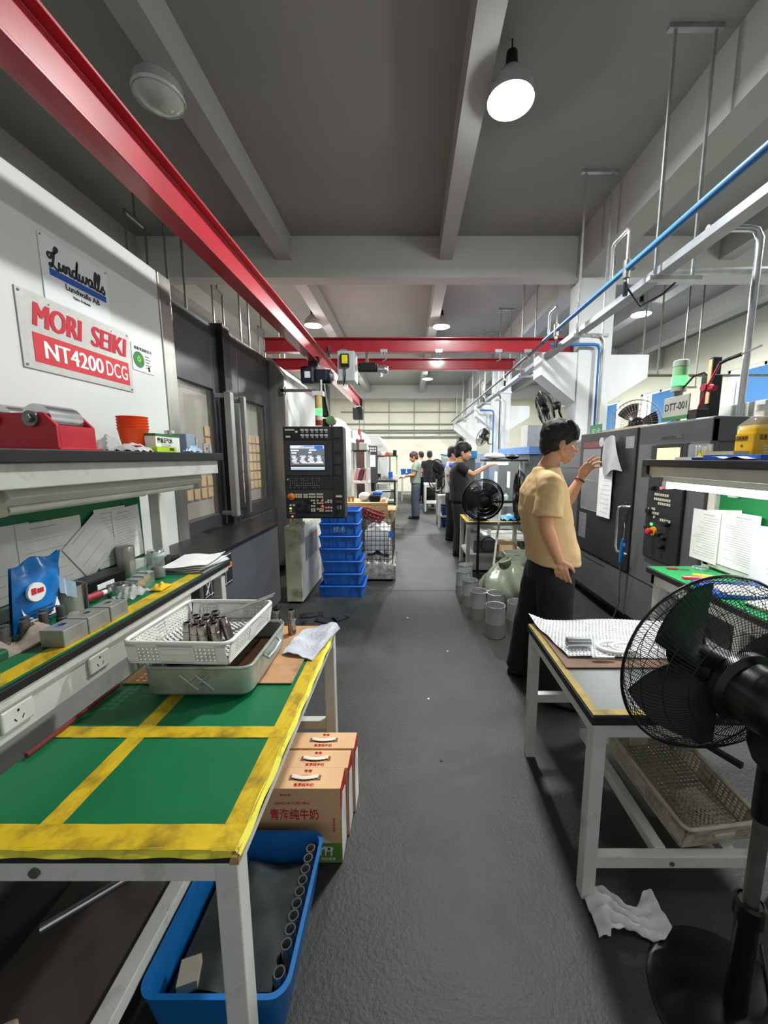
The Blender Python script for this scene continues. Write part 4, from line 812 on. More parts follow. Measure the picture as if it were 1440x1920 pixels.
tag(obj('wood_chip_block', MB().cbox((-0.60, 0.86, 0.125), (0.05, 0.06, 0.03), rz(0.3)), M('pale_wood', 'b2a895', 0.8)), 'small pale block in the near corner of the blue tub', 'block')
# ---- milk cartons
m_carton = M('milk_carton', 'dcb083', 0.75, 0, 0.05, 6)
m_cred = M('carton_red', 'b0202c', 0.6, 0, 0.05)
def milk(y0, y1, h, front, label, x0=-0.60, x1=-0.255):
    t = thing('milk_carton', ((x0 + x1) / 2, (y0 + y1) / 2, 0), label, 'carton', 'milk cartons beside the green table')
    obj('carton', MB().box(x0, x1, y0, y1, 0, h), m_carton, t, bev=0.002)
    obj('red_side', MB().prism([(y0, 0.003), (y1, 0.003), (y1, h), (y0, h)], 0, x1, x1 + 0.0012), m_cred, t)
    obj('white_side', MB().prism([(y0 + .002, 0.004), (y1 - .002, 0.004), (y1 - .002, h * .78), (y0 + .03, h * .86), (y0 + .002, h * .62)], 0, x1 + 0.0012, x1 + 0.002), M('carton_white'), t)
    xm = (x0 + x1) / 2 + 0.03; ym = (y0 + y1) / 2
    pts = [(xm - 0.05 + 0.1 * k / 8, ym + 0.006 - 0.012 * (1 - ((k - 4) / 4) ** 2), h + 0.0035 + 0.003 * (1 - ((k - 4) / 4) ** 2)) for k in range(9)]
    obj('handle_slot', MB().box(xm - 0.06, xm + 0.06, ym - 0.012, ym + 0.012, h - .0005, h + 0.0008), M('slot_brown', '7c5f42', 0.9), t)
    hd = MB()
    for a, b in zip(pts[:-1], pts[1:]): hd.cbox(((a[0] + b[0]) / 2, (a[1] + b[1]) / 2, (a[2] + b[2]) / 2), (0.0128, 0.016, 0.002))
    obj('handle', hd, M('handle_plastic', 'e9d9c8', 0.4), t)
    text('top_print', '高原纯牛奶', 0.016, (xm - 0.035, y0 + 0.01, h + 0.001), (1, 0, 0), (0, 1, 0), m_inkred, t, width=0.075)
    text('top_print', '青海', 0.014, (xm - 0.012, y1 - 0.022, h + 0.001), (1, 0, 0), (0, 1, 0), m_inkred, t, width=0.03)
    if front:
        f = y0 - 0.0006
        text('front_print', '青海纯牛奶', 0.048, (x0 + 0.08, f, h - 0.125), (1, 0, 0), (0, 0, 1), m_inkred, t, width=0.18, off=0.0005)
        text('front_print', 'QINGHAI PURE MILK', 0.014, (x0 + 0.10, f, h - 0.065), (1, 0, 0), (0, 0, 1), m_inkred, t, width=0.13)
        text('front_print', 'SINCE', 0.011, (x0 + 0.12, f, h - 0.03), (1, 0, 0), (0, 0, 1), m_inkred, t, width=0.04)
        for k in range(5): obj('side_print', MB().box(x1 - 0.03, x1 - 0.024, f, f + 0.0005, h - 0.18 + 0.012 * k, h - 0.172 + 0.012 * k), m_inkred, t)
        obj('meadow', MB().box(x0 + 0.12, x1 - 0.001, f, f + .0005, 0.004, 0.085), M('meadow_green', '5f8d35', 0.7, 0, 0.2, 20), t)
        obj('mountain', MB().prism([(x0 + .20, .085), (x1 - .04, .085), (x1 - .06, .10), (x1 - .085, .122), (x1 - .10, .108), (x1 - .12, .115)], 1, f, f + .0005), M('mountain_white', 'd9dadd', 0.7), t)
        for cx in (-0.345, -0.305):
            cw = obj('cow_print', MB().prism([(cx - .016, .05), (cx + .014, .05), (cx + .018, .064), (cx + .010, .070), (cx - .014, .069)], 1, f - .0006, f).prism([(cx - .014, .03), (cx - .010, .03), (cx - .009, .052), (cx - .014, .052)], 1, f - .0006, f).prism([(cx + .008, .03), (cx + .012, .03), (cx + .013, .052), (cx + .008, .052)], 1, f - .0006, f).prism([(cx - .024, .056), (cx - .014, .062), (cx - .014, .072), (cx - .022, .068)], 1, f - .0006, f), m_inkwhite, t)
            obj('cow_patch', MB().prism([(cx - .004, .056), (cx + .006, .056), (cx + .006, .067), (cx - .002, .066)], 1, f - .001, f - .0006), m_ink, cw)
        text('front_print', '青藏高原 天然牧场', 0.013, (x0 + 0.20, f - .0003, 0.012), (1, 0, 0), (0, 0, 1), m_inkwhite, t, width=0.12)
milk(1.255, 1.352, 0.315, True, 'nearest milk carton, with the cow picture on its front')
milk(1.362, 1.455, 0.305, False, 'middle milk carton with red print on its top', -0.58, -0.245)
milk(1.465, 1.56, 0.305, False, 'farthest milk carton beside the table leg', -0.57, -0.235)
# ================================================================== RIGHT TABLE (foreground)
m_gmat = M('grey_mat', '4d524e', 0.4, 0, 0.15, 3, dirt='5c5c50', dscale=5, damt=0.3)
m_otape = M('old_tape', '9d8433', 0.6, 0, 0.2, 8, dirt='4a3d1c', dscale=7, damt=0.6)
RX0, RX1, RY0, RY1 = 0.588, 1.36, 1.128, 1.82
T = thing('work_table', (0.95, 1.45, 0), 'grey topped steel work table in the right foreground behind the fan', 'table')
obj('table_top', MB().box(RX0, RX1, RY0, RY1, 0.664, 0.694), m_rubber, T, bev=0.003)
obj('mat', MB().box(RX0 + 0.004, RX1, RY0 + 0.004, RY1 - 0.004, 0.694, 0.699), m_gmat, T)
obj('tape', MB().box(RX0 + 0.003, RX0 + 0.03, RY0 + 0.004, RY1 - 0.004, 0.699, 0.7005), m_otape, T)
obj('tape', MB().box(RX0 + 0.003, RX1, RY0 + 0.003, RY0 + 0.03, 0.699, 0.7010), m_otape, T)
obj('apron', MB().box(RX0 + 0.012, RX1, RY0 + 0.008, RY0 + 0.04, 0.615, 0.664), m_frame, T, bev=0.003)
obj('apron', MB().box(RX0 + 0.012, RX1, RY1 - 0.04, RY1 - 0.008, 0.615, 0.664), m_frame, T, bev=0.003)
obj('apron', MB().box(RX0 + 0.012, RX0 + 0.045, RY0 + 0.04, RY1 - 0.04, 0.615, 0.664), m_frame, T, bev=0.003)
for x in (RX0 + 0.008, RX1 - 0.05):
    for y in (RY0 + 0.004, RY1 - 0.05): obj('leg', MB().box(x, x + 0.046, y, y + 0.046, 0, 0.664), m_frame, T, bev=0.004)
obj('stretcher', MB().box(RX0 + 0.05, RX1, RY0 + 0.008, RY0 + 0.04, 0.12, 0.165), m_frame, T, bev=0.003)
obj('stretcher', MB().box(RX0 + 0.05, RX1, RY1 - 0.045, RY1 - 0.012, 0.30, 0.345), m_frame, T, bev=0.003)
obj('stretcher', MB().box(0.86, 0.90, RY0 + 0.04, RY1 - 0.05, 0.125, 0.165), m_frame, T, bev=0.003)
obj('stretcher', MB().box(1.10, 1.14, RY0 + 0.04, RY1 - 0.05, 0.125, 0.165), m_frame, T, bev=0.003)
obj('bolt', MB().cyl((0.90, RY0 + 0.004, 0.14), (0.90, RY0 + 0.01, 0.14), 0.008, n=12), m_dsteel, T)
basket('dirty_basket', 0.915, 1.215, 1.17, 1.60, 0.19, 0.10, 'dirty cream perforated basket on the rails under the right table', M('dirty_plastic', 'b8b19c', 0.5, 0, 0.15, 5, dirt='6d6654', dscale=5, damt=0.5), floor_n=(16, 24), ang=0.12, tilt=0.12)
tag(obj('white_carton', MB().cbox((1.02, 1.66, 0.23), (0.16, 0.12, 0.12), rz(0.3)), M('carton_white'), bev=0.003), 'small white carton behind the dirty basket under the right table', 'carton')
tag(obj('angle_bar', MB().cbox((1.22, 1.5, 0.33), (0.02, 0.35, 0.02), rz(0.45)), m_rubber), 'dark angle bar leaning beside the dirty basket', 'bar')
tag(obj('brown_cardboard', MB().box(0.615, 1.36, 1.405, 1.80, 0.7015, 0.706), M('cardboard_brown', '7a6152', 0.9, 0, 0.12, 5)), 'brown cardboard pad under the bubble wrap on the right table', 'cardboard')
# bubble wrap: sheet with rows of real bubbles
m_bub = M('bubble_film', 'cfd0d2', 0.22, 0, 0.1, 12, bump=0.6, bscale=120)
t = thing('bubble_wrap', (0.95, 1.62, 0.707), 'sheet of shiny bubble wrap spread over the right table', 'bubble wrap')
def bwf(u, v):
    x = 0.60 + 0.74 * u + 0.05 * (1 - v) * (1 - u); y = 1.475 + 0.37 * v - 0.02 * u
    z = 0.7155 + 0.004 * math.sin(9 * u + 3 * v) + 0.003 * math.sin(17 * v) + 0.03 * max(0, 1 - u * 9) * max(0, v - .8) * 5
    return (x, y, z)
obj('film', MB().sheet(bwf, 40, 24, 0.002), m_bub, t, smooth=60)
mb = MB()
for i in range(46):
    for j in range(26):
        u, v = (i + 0.5 + 0.5 * (j % 2)) / 46.6, (j + .5) / 26; p = bwf(u, v)
        mb.lathe([(0.0055, 0), (0.0045, 0.0028), (0.0, 0.004)], p, n=5)
b = obj('bubbles', mb, m_bub, t, smooth=80); b['kind'] = 'stuff'
tag(obj('steel_bushing', MB().lathe([(0.016, 0), (0.0215, 0.001), (0.0215, 0.022), (0.020, 0.023), (0.020, 0.098), (0.018, 0.1), (0.013, 0.1), (0.013, 0.01), (0.016, 0)], (0.665, 1.535, 0.745), (1, -0.03, 0), 22), m_steel, smooth=35), 'bright steel bushing lying on the bubble wrap', 'bushing')
t = thing('micrometer', (0.83, 1.47, 0.71), 'white bore micrometer with a round frame on the right table', 'measuring tool')
obj('frame', MB().tube([(0.865 + 0.072 * math.cos(a), 1.52 + 0.05 * math.sin(a), 0.732) for a in [i * 2 * PI / 24 for i in range(4, 24)]], 0.008, 8), m_wp, t, smooth=50)
obj('inner_ring', MB().tube([(0.895 + 0.05 * math.cos(a), 1.505 + 0.035 * math.sin(a), 0.738) for a in [i * 2 * PI / 20 for i in range(20)]], 0.006, 8, closed=True), m_wp, t, smooth=50)
obj('sleeve', MB().lathe([(0, 0), (0.006, 0), (0.006, 0.012), (0.009, 0.014), (0.009, 0.06), (0.006, 0.062), (0.006, 0.09), (0, 0.09)], (0.735, 1.452, 0.722), (1, 0, 0), 14), m_galv, t, smooth=40)

# ================================================================== FANS
m_fan = M('fan_black', '0e0e10', 0.3, 0, 0.1, 10)
m_wire = M('guard_wire', '121214', 0.35, 0.3, 0)
def fan_head(t, c, fwd, r, wires=96, depth=0.09, back=0.10, rings=(0.3, 0.55, 0.78, 0.93), blades=3, wr=0.0011, motor=(0.062, 0.15), seg=5, mat=None):
    # c: centre of rim, fwd: direction the air blows
    f = Vector(fwd).normalized(); side = f.cross(Vector((0, 0, 1))).normalized(); up = side.cross(f).normalized(); c = Vector(c); wm = mat or m_wire
    def P(rr, a, d): return c + (side * math.cos(a) + up * math.sin(a)) * rr + f * d
    obj('rim', MB().tube([P(r, 2 * PI * i / 64, 0) for i in range(64)], wr * 4.2, 6, closed=True), wm, t, smooth=60)
    for nm, s, dp, sw in (('rear_guard', -1, back, 0.18), ('front_guard', 1, depth, -0.30)):
        mb = MB(); h = 0.24 * r
        def prof(k): return h + (r - h) * k, s * dp * (1 - k ** 3.2)
        for i in range(wires):
            a = 2 * PI * i / wires
            mb.tube([P(prof(k / seg)[0], a + sw * (1 - k / seg), prof(k / seg)[1]) for k in range(seg + 1)], wr, 3)
        for q in rings:
            rr, dd = prof(q)
            mb.tube([P(rr, 2 * PI * i / 40, dd) for i in range(40)], wr * 1.25, 4, closed=True)
        obj(nm, mb, wm, t)
    obj('front_badge', MB().lathe([(0, 0.006), (0.22 * r, 0.004), (0.25 * r, -0.004), (0.22 * r, -0.01), (0, -0.01)], c + f * (depth - 0.002), f, 20), m_fan, t, smooth=50)
    mb = MB(); hb = r * 0.2
    for b in range(blades):
        a0 = 2 * PI * b / blades
        def bl(u, v):
            a = a0 + (u - .5) * (1.55 - 0.35 * v); rr = hb * .7 + (r * 0.86 - hb * .7) * v
            return tuple(P(rr, a, 0.045 - 0.075 * u + 0.008 * math.sin(PI * v)))
        k = len(mb.v); mb.grid(bl, 8, 6); n = len(mb.v) - k
        mb.grid(lambda u, v: tuple(Vector(bl(u, v)) + f * 0.0025), 8, 6)
    mb.lathe([(0, 0.05), (hb * .7, 0.045), (hb, 0.02), (hb, -0.05), (0, -0.05)], c, f, 20)
    obj('blades', mb, M('blade_black', '1b1b1e', 0.3, 0, 0.1, 8), t, smooth=50)
    mr, ml = motor
    obj('motor_housing', MB().lathe([(0, -back - ml - 0.012), (mr * .55, -back - ml - 0.01), (mr * .9, -back - ml + 0.012), (mr, -back - ml + 0.05), (mr * 1.02, -back - 0.02), (mr * 1.25, -back - 0.01), (mr * 1.25, -back + 0.008), (0, -back + 0.008)], c, f, 26), m_fan, t, smooth=50)
    return P
t = thing('pedestal_fan', (0.90, 0.86, 0), 'large black pedestal fan seen from behind in the right foreground', 'fan')
fc = (0.842, 1.005, 0.945); ff = (-0.10, 1, 0.05)
P = fan_head(t, fc, ff, 0.262, wires=120, motor=(0.076, 0.12), rings=(0.12, 0.42, 0.68, 0.86, 0.94), wr=0.0010)
obj('oscillation_knob', MB().cyl((0.875, 0.85, 1.0), (0.875, 0.85, 1.03), 0.012, n=12).cyl((0.875, 0.85, 1.03), (0.875, 0.85, 1.042), 0.02, n=14), m_fan, t, smooth=40)
obj('rating_label', MB().cbox((0.8015, 0.845, 0.945), (0.002, 0.045, 0.03), rz(-0.1)), M('label_grey', '9a9a9a', 0.6), t)
obj('neck', MB().prism([(0.78, 0.87), (0.90, 0.87), (0.90, 0.80), (0.875, 0.76), (0.825, 0.76), (0.78, 0.82)], 0, 0.862, 0.918), m_fan, t, bev=0.012)
obj('clamp', MB().cyl((0.89, 0.85, 0.62), (0.89, 0.85, 0.77), 0.024, n=18).cyl((0.89, 0.85, 0.66), (0.94, 0.85, 0.66), 0.012, n=10), m_fan, t, smooth=40)
obj('upper_pole', MB().cyl((0.89, 0.85, 0.34), (0.89, 0.85, 0.64), 0.0175, n=18), m_dsteel, t, smooth=40)
obj('lower_pole', MB().cyl((0.89, 0.85, 0.03), (0.89, 0.85, 0.37), 0.026, n=18), m_fan, t, smooth=40)
obj('collar', MB().lathe([(0.026, 0), (0.034, 0.004), (0.034, 0.05), (0.027, 0.056)], (0.89, 0.85, 0.32), n=18), m_fan, t, smooth=40)
obj('base', MB().lathe([(0, 0.04), (0.04, 0.038), (0.07, 0.03), (0.19, 0.016), (0.205, 0.004), (0.205, 0), (0, 0)], (0.89, 0.85, 0), n=40), m_fan, t, smooth=40)
obj('power_cord', MB().tube([(0.90, 0.80, 0.84), (0.935, 0.79, 0.7), (0.93, 0.80, 0.5), (0.94, 0.81, 0.3), (0.95, 0.82, 0.1), (1.0, 0.86, 0.03), (1.1, 1.0, 0.008)], 0.004, 6), m_black, t, smooth=50)

# ---- white cloth on the floor
def clf(u, v):
    x = 0.605 + 0.245 * u; w = 0.05 + 0.035 * math.sin(5 * u + 0.4) ** 2
    y = 1.075 + 0.022 * math.sin(7.5 * u) + (v - .5) * 2 * w * (0.75 if u > .15 else 0.95)
    return (x, y, 0.006 + 0.016 * abs(math.sin(9 * v + 5 * u)) * (0.4 + math.sin(PI * u)) + 0.008 * math.sin(23 * u + 4 * v) ** 2)
tag(obj('white_rag', MB().sheet(clf, 34, 10, 0.003), M('rag_white', 'd6d6d4', 0.9, 0, 0.06, 10), smooth=60), 'crumpled white rag on the floor before the right table leg', 'rag')
for i, (x, y) in enumerate(((0.30, 2.86), (0.12, 2.25), (0.16, 1.75), (-0.02, 3.5))):
    tag(obj('floor_scrap', MB().cbox((x, y, 0.002), (0.015, 0.01, 0.003), rz(i)), m_paper if i != 2 else m_rubber), ('tiny white scrap on the aisle floor, farther one', 'tiny white scrap in the middle of the aisle', 'small dark spot of dirt on the aisle floor', 'tiny white scrap far along the aisle')[i], 'scrap', 'scraps on the aisle floor')

# ================================================================== RIGHT BENCH with lit shelf
BX0, BX1, BY1, BZ = 1.30, 1.88, 2.05, 0.93
B = thing('shelf_workbench', (1.6, 1.2, 0), 'right hand steel workbench with a green mat, lit shelf and backboard', 'workbench')
m_gmat2 = M('bright_green_mat', '1f8a4c', 0.5, 0, 0.08, 4)
obj('bench_top', MB().box(BX0, BX1, 0.2, BY1, BZ - 0.032, BZ - 0.004), m_rubber, B, bev=0.003)
obj('mat', MB().box(BX0 + 0.006, BX1, 0.21, BY1 - 0.006, BZ - 0.004, BZ), m_gmat2, B)
obj('apron', MB().box(BX0 + 0.02, BX0 + 0.05, 0.2, BY1 - 0.02, BZ - 0.09, BZ - 0.032), m_frame, B, bev=0.003)
obj('apron', MB().box(BX0 + 0.02, BX1 - 0.02, BY1 - 0.05, BY1 - 0.02, BZ - 0.09, BZ - 0.032), m_frame, B, bev=0.003)
for x, y in ((BX0 + 0.05, BY1 - 0.06), (BX1 - 0.06, BY1 - 0.06), (BX0 + 0.05, 0.4)): obj('leg', MB().box(x - 0.025, x + 0.025, y - 0.025, y + 0.025, 0, BZ - 0.09), m_frame, B, bev=0.004)
obj('shelf_post', MB().box(1.60, 1.70, 2.0, 2.05, BZ, 1.47), m_frame, B, bev=0.004)
obj('shelf_post', MB().box(1.60, 1.70, 0.4, 0.45, BZ, 1.47), m_frame, B, bev=0.004)
obj('shelf_board', MB().box(1.20, 1.75, 0.2, 2.0, 1.478, 1.51), m_rubber, B, bev=0.003)
obj('shelf_rail', MB().box(1.22, 1.25, 0.2, 1.965, 1.43, 1.478), m_frame, B, bev=0.003)
obj('shelf_arm', MB().box(1.25, 1.65, 1.97, 2.0, 1.42, 1.478), m_frame, B, bev=0.003)
obj('rail_cap', MB().box(1.205, 1.235, 1.965, 2.005, 1.42, 1.478), m_black, B)
obj('back_rail', MB().box(1.60, 1.63, 0.4, 2.04, 1.33, 1.37), m_frame, B, bev=0.003)
obj('backboard', MB().box(1.625, 1.64, 0.3, 2.04, 0.99, 1.33), m_gmat2, B)
obj('back_rail', MB().box(1.60, 1.65, 0.4, 2.04, 0.945, 0.99), m_frame, B, bev=0.003)
L_ = thing('tube_lamp', (1.28, 1.4, 1.39), 'lit white fluorescent tube under the right shelf', 'lamp')
obj('housing', MB().box(1.27, 1.33, 0.75, 1.93, 1.40, 1.43), M('batten_white'), L_, bev=0.004)
obj('tube', MB().cyl((1.29, 0.78, 1.385), (1.29, 1.90, 1.385), 0.014, n=12), M('tube_lit', 'ffffff', 0.3, var=0, emit=22.0), L_, smooth=40)
obj('end_cap', MB().box(1.27, 1.31, 1.90, 1.935, 1.365, 1.405), m_wp, L_, bev=0.004)
obj('end_cap', MB().box(1.27, 1.31, 0.745, 0.78, 1.365, 1.405), m_wp, L_, bev=0.004)
light('tube_light', 'AREA', (1.29, 1.34, 1.368), TUBE_W, (0, 0, 0), 0.03, 1.1, parent=L_)
G = 'documents clipped to the right green backboard'
paper('process_sheet', 2.13, 0.965, 0.19, 0.275, 0.0, 1.592, 'white form with a table, leftmost on the right backboard', G, 16)
paper('process_sheet', 1.72, 0.975, 0.22, 0.28, 0.0, 1.596, 'grey printed drawing sheet, middle of the right backboard', G, 20)
paper('process_sheet', 1.44, 0.965, 0.30, 0.26, -0.04, 1.590, 'white drawing sheet with ruled frame, rightmost on the right backboard', G, 9)
paper('process_sheet', 1.80, 1.0, 0.21, 0.27, -0.12, 1.600, 'sheet poking up behind the others on the right backboard', G, 3)
bpy.data.objects['process_sheet'].location.y -= 0.19
t = thing('binder_clip', (1.6, 1.88, 1.33), 'mint binder clip on the right backboard rail', 'clip')
obj('clip_body', MB().prism([(1.86, 1.325), (1.91, 1.325), (1.90, 1.355), (1.87, 1.355)], 0, 1.588, 1.60), M('mint_plastic'), t)
obj('wire_arm', MB().tube([(1.594, 1.875, 1.355), (1.594, 1.885, 1.39), (1.594, 1.895, 1.355)], 0.002, 6), m_steel, t)
# things on the bench
t = thing('hex_key', (1.42, 1.98, BZ), 'small red handled key lying on the green bench mat', 'tool')
obj('handle', MB().cbox((1.40, 1.985, BZ + 0.006), (0.05, 0.018, 0.01), rz(-.3)), M('handle_red'), t, bev=0.004)
obj('shank', MB().cyl((1.425, 1.977, BZ + 0.006), (1.475, 1.96, BZ + 0.005), 0.003, n=6), m_dsteel, t)
ring('steel_ring', 1.545, 1.98, BZ, 0.036, 0.028, 0.014, 'flat steel ring beside the shelf post on the right bench', m_steel, None, 'ring')
t = thing('red_ruler', (1.37, 1.80, BZ), 'red and white strips of paper lying on the right bench', 'ruler')
obj('red_strip', MB().cbox((1.40, 1.81, BZ + 0.006), (0.12, 0.02, 0.008), rz(-.2)), M('strip_red', 'b8293a', 0.5), t)
obj('white_strip', MB().cbox((1.41, 1.83, BZ + 0.004), (0.11, 0.016, 0.006), rz(-.15)), M('strip_pink', 'd8b49a', 0.6), t)
tag(obj('yellow_marker', MB().cyl((1.42, 1.865, BZ + 0.008), (1.49, 1.83, BZ + 0.008), 0.008, n=10), M('marker_yellow', 'd9c431', 0.5)), 'short yellow marker beside the red strips', 'marker')
t = thing('blue_folder', (1.40, 1.62, BZ), 'blue and white file folder lying on the right bench behind the fan', 'folder')
obj('cover', MB().cbox((1.45, 1.63, BZ + 0.012), (0.28, 0.20, 0.018), rz(-.15)), M('folder_blue', '2a5cc0', 0.4), t, bev=0.004)
obj('sheets', MB().cbox((1.46, 1.58, BZ + 0.025), (0.26, 0.12, 0.008), rz(-.2)), m_paper, t)
t = thing('paper_pile', (1.45, 1.4, BZ), 'pile of pale green papers on the right bench behind the fan', 'papers')
for k in range(3): obj('sheet', MB().cbox((1.48, 1.40, BZ + 0.005 + 0.006 * k), (0.24, 0.2, 0.004), rz(0.1 * k)), M('paper_green', 'a8d6b8', 0.7) if k < 2 else m_paper, t)
# things on the shelf (z 1.51)
SZ = 1.51
t = thing('juice_bottle', (1.43, 1.62, SZ), 'large clear bottle of yellow drink with a square body on the right shelf', 'bottle')
m_juice = M('juice_yellow', 'f0c01a', 0.25, 0, 0.08, 4)
def sq(w, z, r=0.02): return (1.43 - w, 1.43 + w, 1.60 - w, 1.60 + w, r, z)
obj('drink', shell([sq(.052, SZ + .001), sq(.056, SZ + .006), sq(.055, SZ + .125), sq(.05, SZ + .14, .03)]), m_juice, t, smooth=50)
obj('bottle', shell([sq(.0565, SZ + .1235), sq(.0565, SZ + .14), sq(.035, SZ + .172, .03), sq(.02, SZ + .185, .019), sq(.02, SZ + .20, .019)]), m_clear, t, smooth=50)
obj('cap', MB().cyl((1.43, 1.60, SZ + .198), (1.43, 1.60, SZ + .222), 0.023, n=20), M('cap_white', 'e9e9e6', 0.4), t, smooth=40)
lb = obj('label', shell([sq(.0572, SZ + .02), sq(.0572, SZ + .105)]), M('label_gold', 'e3b422', 0.4, 0, 0.08, 6), t, smooth=50)
text('label_text', '百香双柠', 0.024, (1.382, 1.5418, SZ + .082), (1, 0, 0), (0, 0, 1), m_ink, lb, width=0.06)
text('label_text', '百香双柠', 0.022, (1.3720, 1.645, SZ + .080), (0, -1, 0), (0, 0, 1), M('ink_brown', '4a3b12', 0.7, 0, 0), lb, width=0.06)
obj('label_dot', MB().cyl((1.3727, 1.61, SZ + .058), (1.3715, 1.61, SZ + .058), 0.006, n=12), M('emblem_green'), lb)
for k in range(3): obj('label_line', MB().box(1.40, 1.44, 1.5416, 1.5426, SZ + .03 + .012 * k, SZ + .034 + .012 * k), m_paper, lb)
ring('clear_ring', 1.42, 1.90, SZ, 0.05, 0.045, 0.075, 'clear plastic cylinder holding a steel sleeve on the right shelf', m_clear, None, 'cylinder')
ring('steel_sleeve', 1.425, 1.89, SZ, 0.03, 0.025, 0.066, 'bright steel sleeve inside the clear cylinder on the right shelf', m_steel, None, 'sleeve')
tag(obj('white_card', MB().box(1.30, 1.34, 1.72, 1.90, SZ, SZ + 0.012), m_paper), 'flat white card on the right shelf edge', 'card')
tag(obj('warning_tent', MB().prism([(1.74, SZ + .012), (1.77, SZ + .012), (1.755, SZ + .042)], 0, 1.31, 1.316), M('label_yellow')), 'tiny yellow warning triangle on the right shelf', 'sign')
t = thing('blue_box', (1.33, 1.55, SZ), 'flat blue and cream carton on the right shelf before the bottle', 'carton')
obj('carton', MB().box(1.27, 1.365, 1.40, 1.68, SZ, SZ + 0.022), M('folder_blue'), t, bev=0.002)
obj('cream_lid', MB().box(1.30, 1.364, 1.56, 1.70, SZ + 0.022, SZ + 0.036), M('cream', 'd9c88a', 0.6), t)
obj('film', MB().sheet(lambda u, v: (1.23 + 0.06 * u, 1.42 + 0.16 * v, SZ + 0.006 + 0.01 * math.sin(5 * v) ** 2), 5, 8, 0.001), m_paper, t)
tag(obj('marker_pen', MB().cyl((1.27, 1.74, SZ + 0.007), (1.29, 1.66, SZ + 0.007), 0.007, n=10), M('pen_blue', '263a8c', 0.4)), 'dark blue marker pen on the right shelf edge', 'pen')

# ================================================================== RIGHT MACHINE (X = 1.9 front)
m_mg = M('machine_grey', '5d5f61', 0.42, 0.1, 0.06, 3)
m_md = M('machine_door_black', '26272a', 0.4, 0.1, 0.1, 4)
MX = 1.90
K = thing('lathe_machine', (2.6, 3.4, 0), 'charcoal turning machine with black door and control panel on the right', 'machine')
obj('body', MB().box(MX + 0.03, 3.4, 2.48, 4.9, 0.15, 1.72), m_mg, K, bev=0.01)
obj('front_frame', MB().box(MX, MX + 0.05, 2.46, 3.24, 0.15, 1.77), m_mg, K, bev=0.008)
obj('door', MB().box(MX - 0.012, MX + 0.03, 3.24, 4.30, 0.53, 1.77), m_md, K, bev=0.006)
obj('left_panel', MB().box(MX, MX + 0.04, 4.30, 4.9, 0.15, 1.70), m_mg, K, bev=0.006)
obj('panel_seam', MB().box(MX - 0.002, MX, 4.31, 4.9, 1.40, 1.406), m_black, K)
obj('header', MB().prism([(MX, 1.62), (3.3, 1.62), (3.3, 1.76), (MX + 0.02, 1.78), (MX, 1.77)], 1, 2.46, 3.24), m_mg, K, bev=0.006)
obj('lower_panel', MB().box(MX, MX + 0.04, 3.24, 4.30, 0.14, 0.51), m_mg, K, bev=0.006)
obj('panel_seam', MB().box(MX - 0.002, MX, 2.48, 3.22, 0.515, 0.522), m_black, K)
for y0, y1, z in ((3.64, 4.09, 0.46), (3.64, 4.09, 0.12)): obj('panel_seam', MB().box(MX - 0.002, MX, y0, y1, z, z + 0.006), m_black, K)
obj('plinth', MB().box(MX + 0.10, 3.3, 2.5, 4.8, 0, 0.15), m_black, K)
h = obj('door_handle', MB().tube([(MX - 0.01, 3.12 + 0.14, 1.10), (MX - 0.06, 3.16 + 0.14, 1.10), (MX - 0.065, 3.19 + 0.14, 1.09), (MX - 0.065, 3.20 + 0.14, 1.05), (MX - 0.065, 3.20 + 0.14, 0.74), (MX - 0.065, 3.18 + 0.14, 0.70), (MX - 0.01, 3.12 + 0.14, 0.68)], 0.014, 10), m_steel, K, smooth=60)
obj('corner_trim', MB().box(MX - 0.003, MX, 3.225, 3.24, 0.52, 1.76), m_black, K)
obj('brand_plate', MB().box(MX - 0.002, MX, 2.72, 2.95, 1.655, 1.68), M('plate_grey', '47494b', 0.5), K)
for k in range(7): obj('brand_mark', MB().box(MX - 0.003, MX - 0.002, 2.925 - .024 * k, 2.94 - .024 * k, 1.66, 1.674), M('ink_grey', '24262a', 0.6, 0, 0), K)
# control panel
cp = obj('control_panel', MB().box(MX - 0.02, MX, 2.63, 3.03, 0.74, 1.62), m_md, K, bev=0.008)
obj('screen', MB().box(MX - 0.0215, MX - 0.02, 2.70, 2.95, 1.48, 1.59), M('screen_cream', 'f0cf9c', 0.5, var=0.08, scale=60, emit=0.9), cp)
obj('screen_bezel', MB().box(MX - 0.021, MX - 0.0195, 2.68, 2.97, 1.46, 1.615), m_black, cp)
bt = None
rows = [(1.235, 7, 2.93), (1.20, 8, 2.93), (1.17, 6, 2.88), (1.12, 2, 2.95), (1.09, 4, 2.95), (1.06, 1, 2.92), (1.05, 5, 2.84)]
for z, n, y in rows:
    for k in range(n):
        if bt is None: bt = obj('key', MB().box(MX - 0.026, MX - 0.02, y - 0.016, y, z, z + 0.018), M('key_cream', 'c9c6ae', 0.5), cp); o0 = (y, z)
        else:
            c = bt.copy(); COL.objects.link(c); c.location = Vector(bt.location) + Vector((0, y - 0.024 * k - o0[0], z - o0[1]))
obj('estop_ring', MB().cyl((MX - 0.02, 2.905, 0.96), (MX - 0.035, 2.905, 0.96), 0.034, n=20), M('estop_yellow', 'd59a2a', 0.5), cp, smooth=40)
obj('estop_button', MB().lathe([(0.0, 0.06), (0.022, 0.056), (0.026, 0.045), (0.026, 0.035), (0.015, 0.03), (0.015, 0.012)], (MX - 0.02, 2.905, 0.96), (-1, 0, 0), 20), M('estop_red', 'c8302e', 0.35), cp, smooth=40)
obj('lamp_green', MB().box(MX - 0.026, MX - 0.02, 2.93, 2.95, 1.0, 1.018), M('led_green', '48ff60', 0.4, var=0, emit=4.0), cp)
